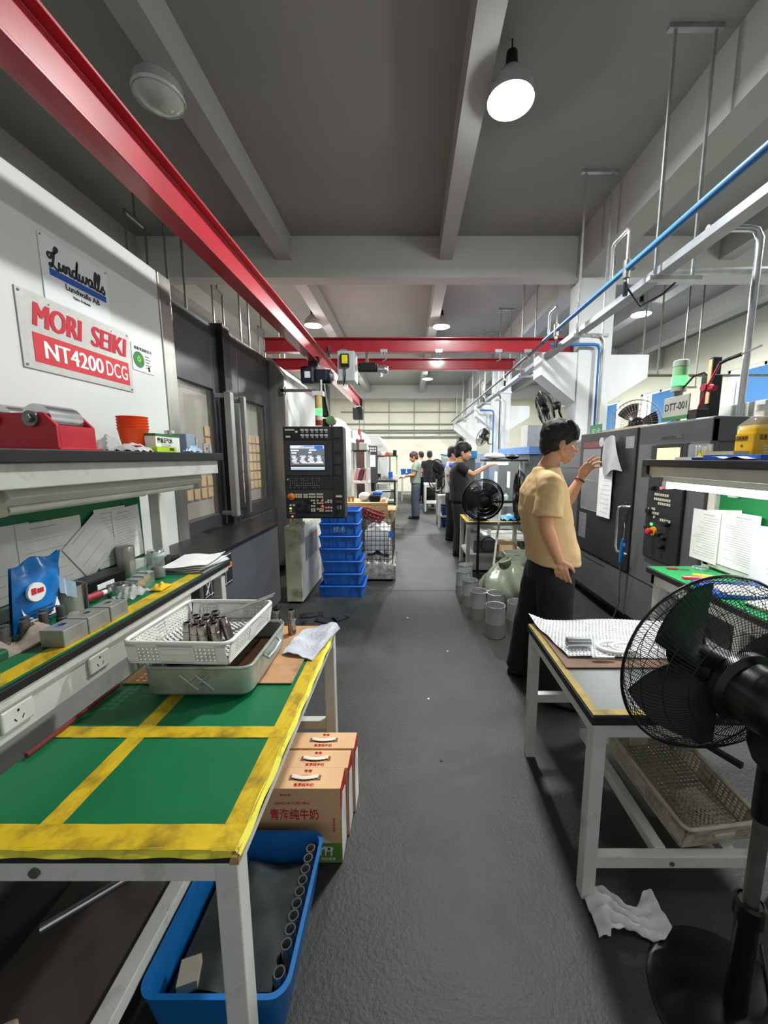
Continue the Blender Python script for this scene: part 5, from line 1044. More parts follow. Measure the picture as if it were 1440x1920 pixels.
obj('lamp_red', MB().cyl((MX - 0.02, 2.86, 1.295), (MX - 0.028, 2.86, 1.295), 0.010, n=12), M('led_red', 'ff4060', 0.4, var=0, emit=4.0), cp)
for y, z, r in ((2.97, 1.11, 0.03), (2.95, 1.29, 0.02), (2.76, 1.04, 0.022), (2.78, 0.93, 0.02), (2.83, 0.95, 0.018), (2.80, 0.86, 0.018), (2.98, 0.98, 0.018)):
    obj('knob', MB().lathe([(0, 0.03), (r * .8, 0.028), (r, 0.02), (r, 0)], (MX - 0.02, y, z), (-1, 0, 0), 16), m_black, cp, smooth=40)
# papers and magnet on the door
G2 = 'sheets on the black machine door'
def plate(name, y0, y1, z0, z1, label, mat, x=MX - 0.0125, lines=0, frame=None):
    t = thing(name, (x, (y0 + y1) / 2, z0), label, 'paper', G2)
    obj('sheet', MB().box(x - 0.002, x, y0, y1, z0, z1), mat, t)
    if frame: obj('frame', MB().box(x - 0.004, x, y0 - .006, y0, z0, z1).box(x - 0.004, x, y1, y1 + .006, z0, z1).box(x - 0.004, x, y0, y1, z0 - .006, z0).box(x - 0.004, x, y0, y1, z1, z1 + .006), frame, t)
    if lines:
        lm = MB()
        for k in range(lines): zz = z0 + (z1 - z0) * (k + 1) / (lines + 1); lm.box(x - 0.0026, x - 0.002, y0 + .03, y0 + .03 + (y1 - y0 - .06) * random.uniform(.4, 1), zz, zz + .004)
        obj('print', lm, M('print_grey'), t)
    return t
m_sleeve = M('sleeve_grey', '7c7c80', 0.3, 0, 0.08, 6)
plate('document_sleeve', 3.84, 4.20, 1.29, 1.60, 'upper grey document sleeve on the black machine door', m_sleeve, frame=M('sleeve_edge', '9a9a9c', 0.4))
plate('document_sleeve', 3.84, 4.20, 0.98, 1.275, 'lower grey document sleeve on the black machine door', m_sleeve, frame=M('sleeve_edge'))
plate('hanging_sheet', 3.55, 3.80, 0.95, 1.43, 'long bright white sheet hanging from the magnet on the black door', m_paper, x=MX - 0.03, lines=10)
plate('notice_sheet', 3.27, 3.40, 1.60, 1.70, 'small grey notice at the top right corner of the black door', m_sleeve, lines=3)
plate('notice_sheet', 4.05, 4.22, 0.66, 0.93, 'small grey notices one above another low on the black door', m_sleeve, lines=4)
plate('red_strip_label', 3.86, 4.22, 1.62, 1.68, 'dark red label strip at the top of the black door', M('strip_maroon', '6e2c2f', 0.5))
t = thing('magnet_hook', (MX - 0.03, 3.72, 1.66), 'round steel magnet holding a paper on the black door', 'magnet')
obj('magnet', MB().cyl((MX - 0.012, 3.72, 1.665), (MX - 0.07, 3.72, 1.665), 0.045, n=22), m_steel, t, smooth=40)
tag(obj('draped_sheet', MB().grid(lambda u, v: (MX - 0.05 - 0.02 * math.sin(PI * u) - 0.012 * math.sin(6 * u + 3 * v), 3.36 + 0.16 * v + (0.33 + 0.06 * v) * u * (1 - 0.55 * v), 1.40 + 0.31 * v - 0.03 * u + 0.02 * math.sin(5 * u)), 14, 14), M('sheet_grey', 'a8a8aa', 0.6, 0, 0.12, 12), smooth=60), 'grey crumpled sheet draped over the round magnet', 'paper', G2)
# air gun with hose
t = thing('air_gun', (MX - 0.05, 3.2, 0.6), 'blue air gun with hose hanging by the black door handle', 'air gun')
obj('body', MB().tube([(MX - 0.07, 3.24, 0.62), (MX - 0.07, 3.235, 0.70), (MX - 0.07, 3.23, 0.78), (MX - 0.07, 3.225, 0.83)], [0.014, 0.018, 0.016, 0.01], 10), M('gun_blue', '1f6fb5', 0.35), t, smooth=60)
obj('trigger', MB().cbox((MX - 0.07, 3.20, 0.78), (0.012, 0.03, 0.03)), M('gun_blue'), t, bev=0.004)
obj('nozzle', MB().tube([(MX - 0.07, 3.225, 0.83), (MX - 0.07, 3.215, 0.93), (MX - 0.07, 3.225, 0.97)], 0.004, 6), m_steel, t)
obj('hose', MB().tube([(MX - 0.07, 3.24, 0.62), (MX - 0.06, 3.25, 0.45), (MX - 0.05, 3.25, 0.25), (MX - 0.07, 3.28, 0.10), (MX - 0.14, 3.36, 0.02), (MX - 0.22, 3.45, 0.012)], 0.006, 8), m_dsteel, t, smooth=60)
# on top of the machine
t = thing('signal_tower', (2.06, 3.12, 1.77), 'grey signal tower with a lit green segment on the right machine', 'signal light')
sx, sy = 2.10, 3.1
obj('post', MB().cyl((sx, sy, 1.72), (sx, sy, 2.04), 0.03, n=12), M('tower_grey', '8f9a8e', 0.5), t, smooth=40)
obj('lens_grey', MB().cyl((sx, sy, 2.03), (sx, sy, 2.07), 0.052, n=20), M('tower_grey'), t, smooth=40)
obj('lens_green', MB().cyl((sx, sy, 2.07), (sx, sy, 2.14), 0.055, n=20), M('lens_green_lit'), t, smooth=40)
obj('lens_upper', MB().cyl((sx, sy, 2.14), (sx, sy, 2.215), 0.052, n=20), M('lens_pale_green', '7fae7c', 0.4), t, smooth=40)
obj('cap', MB().lathe([(0.054, 0), (0.054, 0.04), (0.045, 0.05), (0, 0.052)], (sx, sy, 2.215), n=20), M('tower_grey'), t, smooth=40)
t = thing('machine_number_sign', (2.05, 2.95, 1.8), 'grey sign reading DTT-001 beneath the green signal tower', 'sign')
obj('plate', MB().box(2.02, 2.03, 2.86, 3.14, 1.83, 1.98), M('sign_grey', '9c9d94', 0.5), t, bev=0.003)
text('sign_text', 'DTT-001', 0.075, (2.019, 3.125, 1.88), (0, -1, 0), (0, 0, 1), m_ink, t, width=0.24, off=0.001)
obj('green_edge', MB().box(2.015, 2.03, 2.86, 3.14, 1.805, 1.83), M('band_green'), t)
obj('stand', MB().box(2.022, 2.03, 2.98, 3.03, 1.74, 1.81), m_frame, t)
t = thing('magnetic_arm', (2.1, 2.8, 1.77), 'articulated red measuring arm on a black magnetic base', 'measuring stand')
obj('base', MB().box(2.02, 2.10, 2.77, 2.87, 1.765, 1.86), m_black, t, bev=0.005)
ma = [(2.06, 2.82, 1.86), (2.06, 2.755, 2.0), (2.06, 2.66, 2.14)]
obj('lower_rod', MB().cyl(ma[0], ma[1], 0.008, n=10), M('rod_crimson', 'a52a38', 0.4), t)
obj('upper_rod', MB().cyl(ma[1], ma[2], 0.008, n=10), M('rod_crimson'), t)
obj('joint', MB().cyl((2.03, 2.755, 2.0), (2.09, 2.755, 2.0), 0.026, n=14).cyl((2.06, 2.73, 1.985), (2.06, 2.68, 1.985), 0.02, n=12), M('clamp_red', '9a1f34', 0.4), t, smooth=40)
obj('gauge_arm', MB().tube([ma[2], (2.06, 2.60, 2.15), (2.06, 2.50, 2.155)], 0.012, 8), m_black, t, smooth=50)
obj('gauge_tip', MB().cyl((2.06, 2.5, 2.155), (2.06, 2.36, 2.17), 0.006, n=8), m_steel, t)
t = thing('chip_conveyor_post', (2.2, 2.75, 1.77), 'dark upright motor column behind the red measuring arm', 'column')
obj('column', MB().box(2.12, 2.2, 2.80, 2.90, 1.72, 2.10).box(2.13, 2.19, 2.81, 2.85, 2.10, 2.22), m_mblack, t, bev=0.006)
obj('tan_stripe', MB().box(2.112, 2.12, 2.80, 2.83, 1.9, 2.2), M('tan_tile'), t)
obj('cable', MB().tube([(2.10, 3.05, 2.05), (2.12, 2.98, 2.12), (2.14, 2.9, 2.13), (2.16, 2.86, 2.08)], 0.008, 6), m_black, t)
tag(obj('electrical_box', MB().box(2.34, 3.2, 2.6, 3.2, 1.782, 1.90), m_mwhite, bev=0.006), 'white top box on the roof of the right machine', 'box')
tag(obj('roof_board', MB().box(2.0, 2.9, 3.3, 4.25, 1.722, 1.80), M('roof_tan', 'a89a7d', 0.7)), 'tan board lying on the roof of the right machine', 'board')
t = thing('green_sign_card', (1.95, 4.1, 1.77), 'small green sign with white writing on top of the black door', 'sign')
obj('plate', MB().box(1.945, 1.95, 3.97, 4.22, 1.725, 1.86), M('card_green', '2f6b47', 0.5), t)
text('sign_text', '安全', 0.06, (1.944, 4.19, 1.77), (0, -1, 0), (0, 0, 1), M('ink_pale', 'a9c9b0', 0.6, 0, 0), t, width=0.2)
# wall fan above machine
def wall_fan(c, fwd, r, arm_to, label, wires=56, wr=0.0016, mat=None):
    t = thing('wall_fan', c, label, 'fan', 'fans mounted on the columns')
    fan_head(t, c, fwd, r, wires=wires, motor=(0.055, 0.10), wr=wr, seg=4, rings=(0.4, 0.75), mat=mat)
    c = Vector(c); f = Vector(fwd).normalized(); b = c - f * 0.2
    obj('arm', MB().tube([b, b + Vector((0, 0, -0.10)), (b + Vector(arm_to)) / 2 + Vector((0, 0, -0.06)), arm_to], 0.016, 8), m_fan, t, smooth=50)
    return t
wall_fan((1.85, 5.40, 2.17), (-0.97, 0.22, -0.34), 0.26, (2.37, 5.68, 1.72), 'black fan seen edge on, mounted on the big white column')
wall_fan((2.72, 4.72, 1.93), (0.35, 1, 0.1), 0.27, (2.7, 5.61, 1.9), 'beige wire fan behind the machine with its black motor towards us', wires=40, mat=M('beige_wire', '9a8f7e', 0.5))
wall_fan((1.98, 10.6, 2.08), (-1, -0.5, 0.45), 0.26, (2.37, 11.1, 1.9), 'small black fan on the second column', wires=30)
wall_fan((2.0, 15.6, 2.1), (-1, -0.4, 0.3), 0.26, (2.37, 16.4, 1.9), 'farthest small black fan, on the third column', wires=24)
# signal lamp and shelf of far right wall
t = thing('red_beacon', (4.6, 4.2, 2.0), 'little red and white beacon on a pole at the far right', 'beacon')
obj('pole', MB().cyl((4.4, 4.2, 0), (4.4, 4.2, 2.12), 0.012, n=8), m_galv, t)
obj('lens', MB().cyl((4.4, 4.2, 2.12), (4.4, 4.2, 2.22), 0.035, n=14), M('lens_red'), t, smooth=40)
# ================================================================== MIDDLE GROUND, left
m_cream = M('cream_paint', 'd3d0b8', 0.5, 0, 0.06, 4, dirt='4f4a3c', dscale=5, damt=0.45)
t = thing('coolant_cabinet', (-1.2, 4.2, 0), 'stained cream cabinet standing under the control pendant', 'cabinet')
obj('cabinet', MB().box(-1.285, -1.118, 3.86, 4.72, 0.02, 0.82), m_cream, t, bev=0.006)
obj('side_panel', MB().box(-1.118, -1.112, 3.88, 4.70, 0.03, 0.80), m_mwhite, t)
obj('side_label', MB().box(-1.112, -1.110, 4.0, 4.5, 0.42, 0.68), M('label_silver', '8a9099', 0.4, 0.2, 0.1, 8), t)
obj('orange_tag', MB().box(-1.110, -1.109, 4.3, 4.5, 0.62, 0.66), M('label_orange'), t)
obj('pendant_foot', MB().cyl((-1.18, 3.98, 0.82), (-1.18, 3.98, 0.86), 0.085, 0.075, n=24), m_cream, t, smooth=40)
obj('plinth', MB().box(-1.27, -1.13, 3.9, 4.7, 0, 0.02), m_black, t)
# control pendant
m_pan2 = M('pendant_charcoal', '303236', 0.5, 0, 0.06, 6)
m_pan3 = M('pendant_dark', '26282b', 0.5, 0, 0.06, 6)
PX0, PX1, PZ0, PZ1, PY = -1.215, -0.635, 0.925, 1.815, 3.74
def U(u): return PX0 + (PX1 - PX0) * u
def V(v): return PZ1 - (PZ1 - PZ0) * v
t = thing('control_pendant', (-1.18, 3.98, 0.86), 'tall charcoal control pendant with lit screen and rows of keys', 'control panel')
ho = obj('housing', MB().box(PX0, PX1, PY, PY + 0.16, PZ0, PZ1), m_pan2, t, bev=0.01)
obj('support_column', MB().cyl((-1.18, 3.98, 0.86), (-1.18, 3.98, 1.0), 0.06, n=20).box(-1.22, -1.14, 3.88, 4.02, 0.94, 1.02), m_cream, t)
obj('side_module', MB().box(U(.815), PX1 - 0.004, PY - 0.006, PY, PZ0 + 0.01, PZ1 - 0.008), m_pan3, t, bev=0.002)
for v0, v1 in ((.03, .12), (.17, .27), (.31, .40), (.42, .52)): obj('slot_cover', MB().box(U(.85), U(.955), PY - 0.009, PY - 0.006, V(v1), V(v0)), m_pan2, t)
obj('top_section', MB().box(U(.01), U(.805), PY - 0.006, PY, V(.145), V(.008)), m_pan3, t, bev=0.002)
obj('screen_section', MB().box(U(.01), U(.805), PY - 0.008, PY, V(.525), V(.152)), m_pan2, t, bev=0.002)
obj('key_section', MB().box(U(.01), U(.805), PY - 0.006, PY, V(.675), V(.53)), m_pan3, t, bev=0.002)
obj('button_section', MB().box(U(.01), U(.805), PY - 0.006, PY, V(.985), V(.68)), m_pan2, t, bev=0.002)
m_key = M('key_cream'); m_kw = M('key_white', 'c9cbc6', 0.5, var=0)
def kgrid(us, vs, w, h, mat, nm='key', skip=0.0):
    first = None
    for u in us:
        for v in vs:
            if skip and random.random() < skip: continue
            if first is None: first = obj(nm, MB().box(U(u), U(u) + w, PY - 0.012, PY - 0.006, V(v) - h, V(v)), mat, t); f0 = (U(u), V(v))
            else:
                c = first.copy(); COL.objects.link(c); c.location = Vector(first.location) + Vector((U(u) - f0[0], 0, V(v) - f0[1]))
for u0, w in ((.30, 2), (.46, 2), (.615, 2)):
    kgrid([u0 + .075 * k for k in range(2)], [.03, .085], 0.033, 0.014, m_kw)
    kgrid([u0 + .015 + .075 * k for k in range(2)], [.05, .105], 0.022, 0.016, M('key_grey', '8d8f8f', 0.5))
obj('drive_unit', MB().box(U(.03), U(.27), PY - 0.009, PY - 0.006, V(.135), V(.02)), m_black, t)
obj('drive_label', MB().box(U(.045), U(.2), PY - 0.010, PY - 0.009, V(.045), V(.03)), m_key, t)
obj('drive_label', MB().box(U(.055), U(.13), PY - 0.010, PY - 0.009, V(.118), V(.1)), m_kw, t)
obj('drive_knob', MB().cyl((U(.235), PY - 0.009, V(.058)), (U(.235), PY - 0.02, V(.058)), 0.011, n=14), m_kw, t)
# screen
sc = obj('screen', MB().box(U(.115), U(.685), PY - 0.010, PY - 0.008, V(.465), V(.2)), M('screen_grey', '6d7480', 0.3, var=0.05, emit=0.55), t)
obj('screen_bezel', MB().box(U(.10), U(.70), PY - 0.009, PY - 0.0078, V(.475), V(.19)), m_black, t)
m_sw = M('screen_white', 'f0f2f4', 0.4, var=0, emit=1.0); m_sb = M('screen_blue', '3466c0', 0.4, var=0, emit=0.9); m_sd = M('screen_dark', '41454b', 0.4, var=0, emit=0.3)
def scr(u0, u1, v0, v1, m, d=0.0106, nm='screen_field'): obj(nm, MB().box(U(u0), U(u1), PY - d, PY - 0.010, V(v1), V(v0)), m, sc)
scr(.12, .68, .202, .235, M('screen_pale', 'a9bdd8', 0.4, var=0, emit=0.9)); scr(.52, .66, .205, .24, m_sb, .0109); scr(.13, .30, .206, .214, m_sw, .0111); scr(.13, .27, .222, .229, m_sw, .0111); scr(.35, .5, .206, .212, m_sb, .0111)
scr(.13, .26, .25, .262, m_sw); scr(.14, .22, .275, .288, m_sw); scr(.43, .55, .245, .258, m_sw); scr(.42, .47, .27, .285, m_sw)
for k in range(4):
    u = .135 + .135 * k
    for j in range(5): scr(u + .03 * random.random(), u + .07 + .045 * random.random(), .312 + .015 * j, .321 + .015 * j, m_sw)
scr(.17, .26, .385, .395, M('screen_tan', 'd8c7a8', 0.4, var=0, emit=0.8)); scr(.30, .66, .385, .392, m_sw)
scr(.12, .68, .41, .432, m_sd); scr(.12, .68, .434, .444, m_sw); scr(.12, .68, .448, .463, M('screen_pale'))
# keyboard dots
kgrid([.09 + .037 * k for k in range(14)], [.555, .58, .605, .63, .655], 0.006, 0.006, M('key_grey'), 'keyboard_key', 0.25)
obj('led', MB().box(U(.045), U(.07), PY - 0.010, PY - 0.006, V(.575), V(.56)), m_key, t)
kgrid([.17 + .04 * k for k in range(3)], [.725, .75], 0.019, 0.016, m_key); kgrid([.31 + .04 * k for k in range(2)], [.725, .75], 0.019, 0.016, m_key)
kgrid([.40 + .038 * k for k in range(3)], [.72, .75], 0.019, 0.016, m_key); kgrid([.53 + .038 * k for k in range(3)], [.72, .75], 0.019, 0.016, m_key)
kgrid([.43, .47, .53, .57, .61], [.79, .82, .85, .885, .905], 0.017, 0.014, m_key, 'key', 0.2); kgrid([.67, .71, .755], [.79, .81, .87, .905], 0.017, 0.013, m_key, 'key', 0.2)
m_kr = M('key_red', 'd8393f', 0.4, var=0, emit=0.8)
for u, v in ((.60, .80), (.62, .78), (.60, .855), (.60, .88), (.63, .865), (.72, .862), (.68, .87)): obj('lit_key', MB().box(U(u), U(u) + 0.012, PY - 0.013, PY - 0.006, V(v) - 0.01, V(v)), m_kr, t)
obj('emergency_ring', MB().cyl((U(.105), PY - 0.006, V(.755)), (U(.105), PY - 0.02, V(.755)), 0.033, n=22), M('estop_yellow'), t, smooth=40)
obj('emergency_button', MB().lathe([(0, 0.045), (0.018, 0.042), (0.022, 0.034), (0.022, 0.02), (0, 0.018)], (U(.105), PY, V(.755)), (0, -1, 0), 20), M('estop_orange', 'c8601f', 0.4), t, smooth=40)
for u, v, r in ((.235, .845, .018), (.23, .915, .016), (.365, .90, .034), (.385, .805, .02)):
    obj('dial', MB().lathe([(0, 0.03), (r * .85, 0.028), (r, 0.02), (r * 1.05, 0.006)], (U(u), PY, V(v)), (0, -1, 0), 20), m_black, t, smooth=40)
for u, v, m in ((.085, .85, m_kw), (.14, .85, m_key), (.085, .885, M('led_amber', 'e8c84a', 0.4, var=0, emit=1.2)), (.085, .915, m_kw), (.14, .912, M('key_brown', '6b3a2a', 0.5, var=0)), (.11, .975, M('led_orange', 'e89a2a', 0.4, var=0, emit=1.0))):
    obj('push_button', MB().box(U(u) - 0.009, U(u) + 0.009, PY - 0.014, PY - 0.006, V(v) - 0.008, V(v) + 0.008), m, t)
obj('label_bar', MB().box(U(.06), U(.16), PY - 0.008, PY - 0.006, V(.945), V(.935)), m_kw, t)
for v, m in ((.75, m_key), (.81, M('key_brown'))): obj('side_keys', MB().box(U(.855), U(.955), PY - 0.012, PY - 0.006, V(v + .012), V(v - .008)), m, t)
obj('key_switch', MB().cyl((U(.91), PY - 0.006, V(.875)), (U(.91), PY - 0.016, V(.875)), 0.022, n=18), m_galv, t, smooth=40)
obj('key_lever', MB().box(U(.90), U(.92), PY - 0.03, PY - 0.016, V(.90), V(.85)), m_black, t)
# blue crates
m_crate = M('crate_blue', '2a6cc8', 0.42, 0, 0.08, 5)
def crate(x0, x1, y0, y1, z0, h, label, grp='blue plastic crates stacked beside the pendant', mat=None, mark=None):
    t = thing('plastic_crate', ((x0 + x1) / 2, (y0 + y1) / 2, z0), label, 'crate', grp); m = mat or m_crate
    i = .022
    obj('bin', shell([(x0 + i, x1 - i, y0 + i, y1 - i, .02, z0), (x0 + .006, x1 - .006, y0 + .006, y1 - .006, .02, z0 + h - .022), (x0 + .006, x1 - .006, y0 + .006, y1 - .006, .02, z0 + h), (x0 + .012, x1 - .012, y0 + .012, y1 - .012, .018, z0 + h), (x0 + i + .006, x1 - i - .006, y0 + i + .006, y1 - i - .006, .016, z0 + .006)], n=3), m, t, smooth=35)
    obj('rim', MB().tube(rrect(x0 + .004, x1 - .004, y0 + .004, y1 - .004, .02, z0 + h - .012, 3), 0.0075, 5, closed=True), m, t, smooth=60)
    for k in range(5):
        x = x0 + .04 + (x1 - x0 - .08) * k / 4; obj('rib', MB().prism([(y0 + i - .006, z0 + .004), (y0 + i + .006, z0 + .004), (y0 + .012, z0 + h - .02), (y0, z0 + h - .02)], 0, x - .005, x + .005), m, t)
    for k in range(3):
        y = y0 + .06 + (y1 - y0 - .12) * k / 2; obj('rib', MB().prism([(x1 - i + .006, z0 + .004), (x1 - i - .006, z0 + .004), (x1 - .012, z0 + h - .02), (x1, z0 + h - .02)], 1, y - .005, y + .005), m, t)
    if mark: text('stencil', mark, 0.07, ((x0 + x1) / 2 - 0.06, y0 + .001, z0 + .04), (1, 0, 0), (0, 0, 1), M('stencil_grey', '8fa3c4', 0.7, var=0), t, width=0.13)
    return t
names = ['bottom', 'second lowest', 'third lowest', 'middle', 'third highest', 'second highest', 'topmost']
cz = 0.0
for k in range(7):
    a, b = ((-1.0, -0.495), (-0.96, -0.52), (-0.96, -0.52), (-0.99, -0.55), (-0.99, -0.55), (-0.985, -0.55), (-0.985, -0.545))[k]
    hh = 0.136
    crate(a, b, 4.03 + .01 * k % 3, 4.43, cz, hh, 'blue plastic crate, %s of the stack beside the control pendant' % names[k], mark={5: '技术'}.get(k)); cz += 0.137
# debris on the floor
for i, (x, y, a, sx, sy) in enumerate(((-0.95, 3.55, .3, .22, .1), (-0.80, 3.42, -.4, .16, .09), (-0.66, 3.48, .8, .14, .10), (-1.02, 3.35, .1, .12, .10))):
    tag(obj('rubber_scrap', MB().sheet(lambda u, v: (x + (u - .5) * sx * math.cos(a) - (v - .5) * sy * math.sin(a), y + (u - .5) * sx * math.sin(a) + (v - .5) * sy * math.cos(a), 0.012 + 0.02 * math.sin(4 * u + i) * math.sin(3 * v)), 8, 6, 0.012), M('scrap_black', '1f2022', 0.5, 0, 0.2, 12), smooth=50), 'black rubber scrap on the floor before the cream cabinet, %s' % ('largest piece', 'middle piece', 'piece nearest the aisle', 'piece nearest the machine')[i], 'scrap', 'black scraps on the floor')
# wire trolley
m_wire2 = M('cart_wire', '4a4a48', 0.4, 0.7, 0.1)
t = thing('wire_trolley', (-0.42, 4.95, 0), 'wire mesh trolley filled with wrapped waste beside the crates', 'trolley')
x0, x1, y0, y1, z0, z1 = -0.62, -0.21, 4.62, 5.30, 0.22, 0.74
for nm, o, Uv, Vv, nu, nv in (('front_mesh', (x0, y0, z0), (x1 - x0, 0, 0), (0, 0, z1 - z0), 8, 9), ('rear_mesh', (x0, y1, z0), (x1 - x0, 0, 0), (0, 0, z1 - z0), 8, 9), ('side_mesh', (x1, y0, z0), (0, y1 - y0, 0), (0, 0, z1 - z0), 11, 9), ('side_mesh', (x0, y0, z0), (0, y1 - y0, 0), (0, 0, z1 - z0), 11, 9)):
    obj(nm, MB().bars(o, Uv, Vv, nu, nv, 0.006, 0.006), m_wire2, t)
obj('deck', MB().box(x0, x1, y0, y1, 0.14, 0.17), M('pallet_dark', '2d2a27', 0.8), t)
for x in (x0 + .06, x1 - .06):
    for y in (y0 + .06, y1 - .06): obj('caster', MB().cyl((x - .015, y, 0.06), (x + .015, y, 0.06), 0.06, n=16).box(x - .02, x + .02, y - .02, y + .02, 0.06, 0.14), m_black, t, smooth=40)
obj('shrink_wrap', MB().sheet(lambda u, v: (x0 - .02 + (x1 - x0 + .06) * u, y0 - .03 + (y1 - y0 + .04) * v, 0.20 + 0.12 * math.sin(PI * u) ** .5 * math.sin(PI * min(v * 1.0, 1)) ** .4 + 0.018 * math.sin(31 * u + 12 * v) * math.sin(17 * v)), 24, 24, 0.17), M('shrink_film', '86847f', 0.15, 0.1, 0.5, 14, bump=0.8, bscale=30), t, smooth=60)
tag(obj('white_sack', MB().sheet(lambda u, v: (-0.56 + 0.3 * u, 4.72 + 0.45 * v, 0.66 - .12 * abs(u - .5) + 0.06 * math.sin(PI * u) * math.sin(PI * v) + 0.012 * math.sin(15 * u + 11 * v)), 14, 14, 0.3), M('sack_white', 'c9cac8', 0.5, 0, 0.1, 6), smooth=60), 'white plastic sack inside the wire trolley', 'sack')
t = thing('red_basket', (-0.5, 4.8, 0.70), 'dark red plastic basket on top of the wire trolley', 'basket')
m_rb = M('basket_red', '7c2328', 0.45)
bk = MB(); c = Vector((-0.47, 4.85, 0.79)); Rr = ry(0.35)
for q, zz in ((0.13, 0.05), (0.115, 0.0), (0.10, -0.05)): bk.tube([c + Rr @ Vector((q * 1.2 * math.cos(a), q * math.sin(a), zz)) for a in [i * PI / 12 for i in range(24)]], 0.012, 6, closed=True)
obj('hoops', bk, m_rb, t, smooth=60)
bk = MB()
for i in range(16): a = i * PI / 8; bk.tube([c + Rr @ Vector((q * 1.2 * math.cos(a), q * math.sin(a), zz)) for q, zz in ((0.13, 0.05), (0.10, -0.05))], 0.008, 5)
obj('staves', bk, m_rb, t)
tag(obj('blue_tag', MB().box(-0.25, -0.20, 4.60, 4.612, 0.55, 0.63), M('folder_blue')), 'small blue tag hanging on the wire trolley', 'tag')
# wooden table and clutter behind
m_wood = M('raw_wood', 'b9956a', 0.7, 0, 0.15, 5, stretch=(1, 8, 8))
t = thing('wooden_bench', (-0.85, 7.6, 0), 'low raw timber bench loaded with bags and boxes', 'bench')
for k in range(4): obj('plank', MB().box(-1.3, -0.42, 7.0 + .19 * k, 7.18 + .19 * k, 0.66, 0.70), m_wood, t, bev=0.004)
obj('apron', MB().box(-1.3, -0.43, 7.01, 7.05, 0.55, 0.66), m_wood, t)
for x in (-1.27, -0.47):
    for y in (7.06, 7.70): obj('leg', MB().box(x - .03, x + .03, y - .03, y + .03, 0, 0.66), m_wood, t)
t = thing('timber_pallet', (-0.6, 8.4, 0), 'timber pallet step behind the wooden bench', 'pallet')
for k in range(4): obj('plank', MB().box(-0.80, -0.30, 8.0 + .2 * k, 8.16 + .2 * k, 0.40, 0.43), m_wood, t)
for x in (-0.74, -0.36): obj('bearer', MB().box(x - .04, x + .04, 8.0, 8.76, 0, 0.40), m_wood, t)
tag(obj('white_bag', MB().ball((-0.85, 7.25, 0.79), (0.12, 0.1, 0.09), 14), M('sack_white'), smooth=60), 'white cloth bundle on the wooden bench', 'bag')
t = thing('tool_bag', (-0.65, 7.3, 0.7), 'blue and black tool bag on the wooden bench', 'bag')
obj('body', MB().box(-0.76, -0.55, 7.1, 7.35, 0.701, 0.83), m_black, t, bev=0.03); obj('blue_lid', MB().box(-0.70, -0.52, 7.2, 7.4, 0.82, 0.88), M('folder_blue'), t, bev=0.02)
for k in range(3): tag(obj('small_carton', MB().box(-0.52 + .0, -0.45, 7.08 + .1 * k, 7.16 + .1 * k, 0.701, 0.76), M('carton_pink', 'c9a88c', 0.7)), 'little tan carton at the end of the wooden bench, %s of three' % ('nearest', 'middle', 'farthest')[k], 'carton', 'little cartons on the wooden bench')
for k in range(3): tag(obj('brass_can', MB().cyl((-1.2 + .07 * k, 7.15, 0.70), (-1.2 + .07 * k, 7.15, 0.80), 0.025, n=12), M('brass', 'a8884a', 0.4, 0.6)), 'small brass can on the wooden bench, %s of three' % ('left', 'middle', 'right')[k], 'can', 'brass cans on the wooden bench')
t = thing('white_rack', (-1.0, 8.05, 0), 'white steel shelf rack with pink bags above the wooden bench', 'rack')
for x in (-1.16, -0.86):
    for y in (7.84, 8.28): obj('post', MB().box(x - .02, x + .02, y - .02, y + .02, 0, 1.66), m_mwhite, t)
for z in (1.64, 1.0): obj('shelf', MB().box(-1.18, -0.84, 7.82, 8.30, z, z + .03), m_mwhite if z < 1.5 else m_rubber, t)
for k in range(3):
    tag(obj('pink_bag', MB().cbox((-1.08 + .09 * k, 7.98, 1.175), (0.08, 0.2, 0.26), ry(0.25)), M('bag_pink', 'c48b8b', 0.6, 0, 0.2, 6) if k != 1 else M('bag_maroon', '5e3236', 0.6), bev=0.02), ('pink bag leaning at the left on the white rack', 'maroon bag in the middle of the white rack', 'pale pink bag at the right on the white rack')[k], 'bag', 'bags on the white rack')
tag(obj('fur_hat', MB().ball((-0.72, 7.6, 0.78), (0.1, 0.1, 0.08), 12), M('fur', '8a6f4e', 0.9, 0, 0.4, 20, bump=1, bscale=40), smooth=60), 'fuzzy brown bundle at the back of the wooden bench', 'bundle')
tag(obj('white_box', MB().box(-1.02, -0.86, 7.9, 8.15, 1.672, 1.82), m_mwhite, bev=0.006), 'white box standing on the white rack', 'box')
# machines further down the left side
def machine(name, x0, x1, y0, y1, h, ch, label, mat, front=None, extra=True):
    t = thing(name, ((x0 + x1) / 2, (y0 + y1) / 2, 0), label, 'machine')
    obj('body', MB().prism([(x0, 0.1), (x1, 0.1), (x1, h - ch), (x1 - ch * .7, h), (x0, h)], 1, y0, y1), mat, t, bev=0.01)
    obj('plinth', MB().box(x0, x1 - .08, y0 + .03, y1 - .03, 0, .1), m_black, t)
    if extra:
        obj('door', MB().box(x1, x1 + .015, y0 + (y1 - y0) * .35, y1 - .15, .55, h - ch - .15), m_mdark, t)
        obj('window', MB().box(x1 + .015, x1 + .02, y0 + (y1 - y0) * .5, y1 - .3, 1.1, h - ch - .35), m_glassd, t)
    return t
mB = machine('machining_centre', -3.0, -1.28, 8.35, 9.3, 2.35, .35, 'pale grey machine with chamfered roof behind the pendant', m_mwhite)
for z in (1.95, 1.7, 1.45): obj('data_plate', MB().box(-1.28, -1.275, 8.5, 8.75, z, z + .16), m_galv, mB)
obj('side_door', MB().box(-1.28, -1.262, 8.4, 8.8, 0.3, 1.25), M('panel_pale', 'c3c5c0', 0.5), mB)
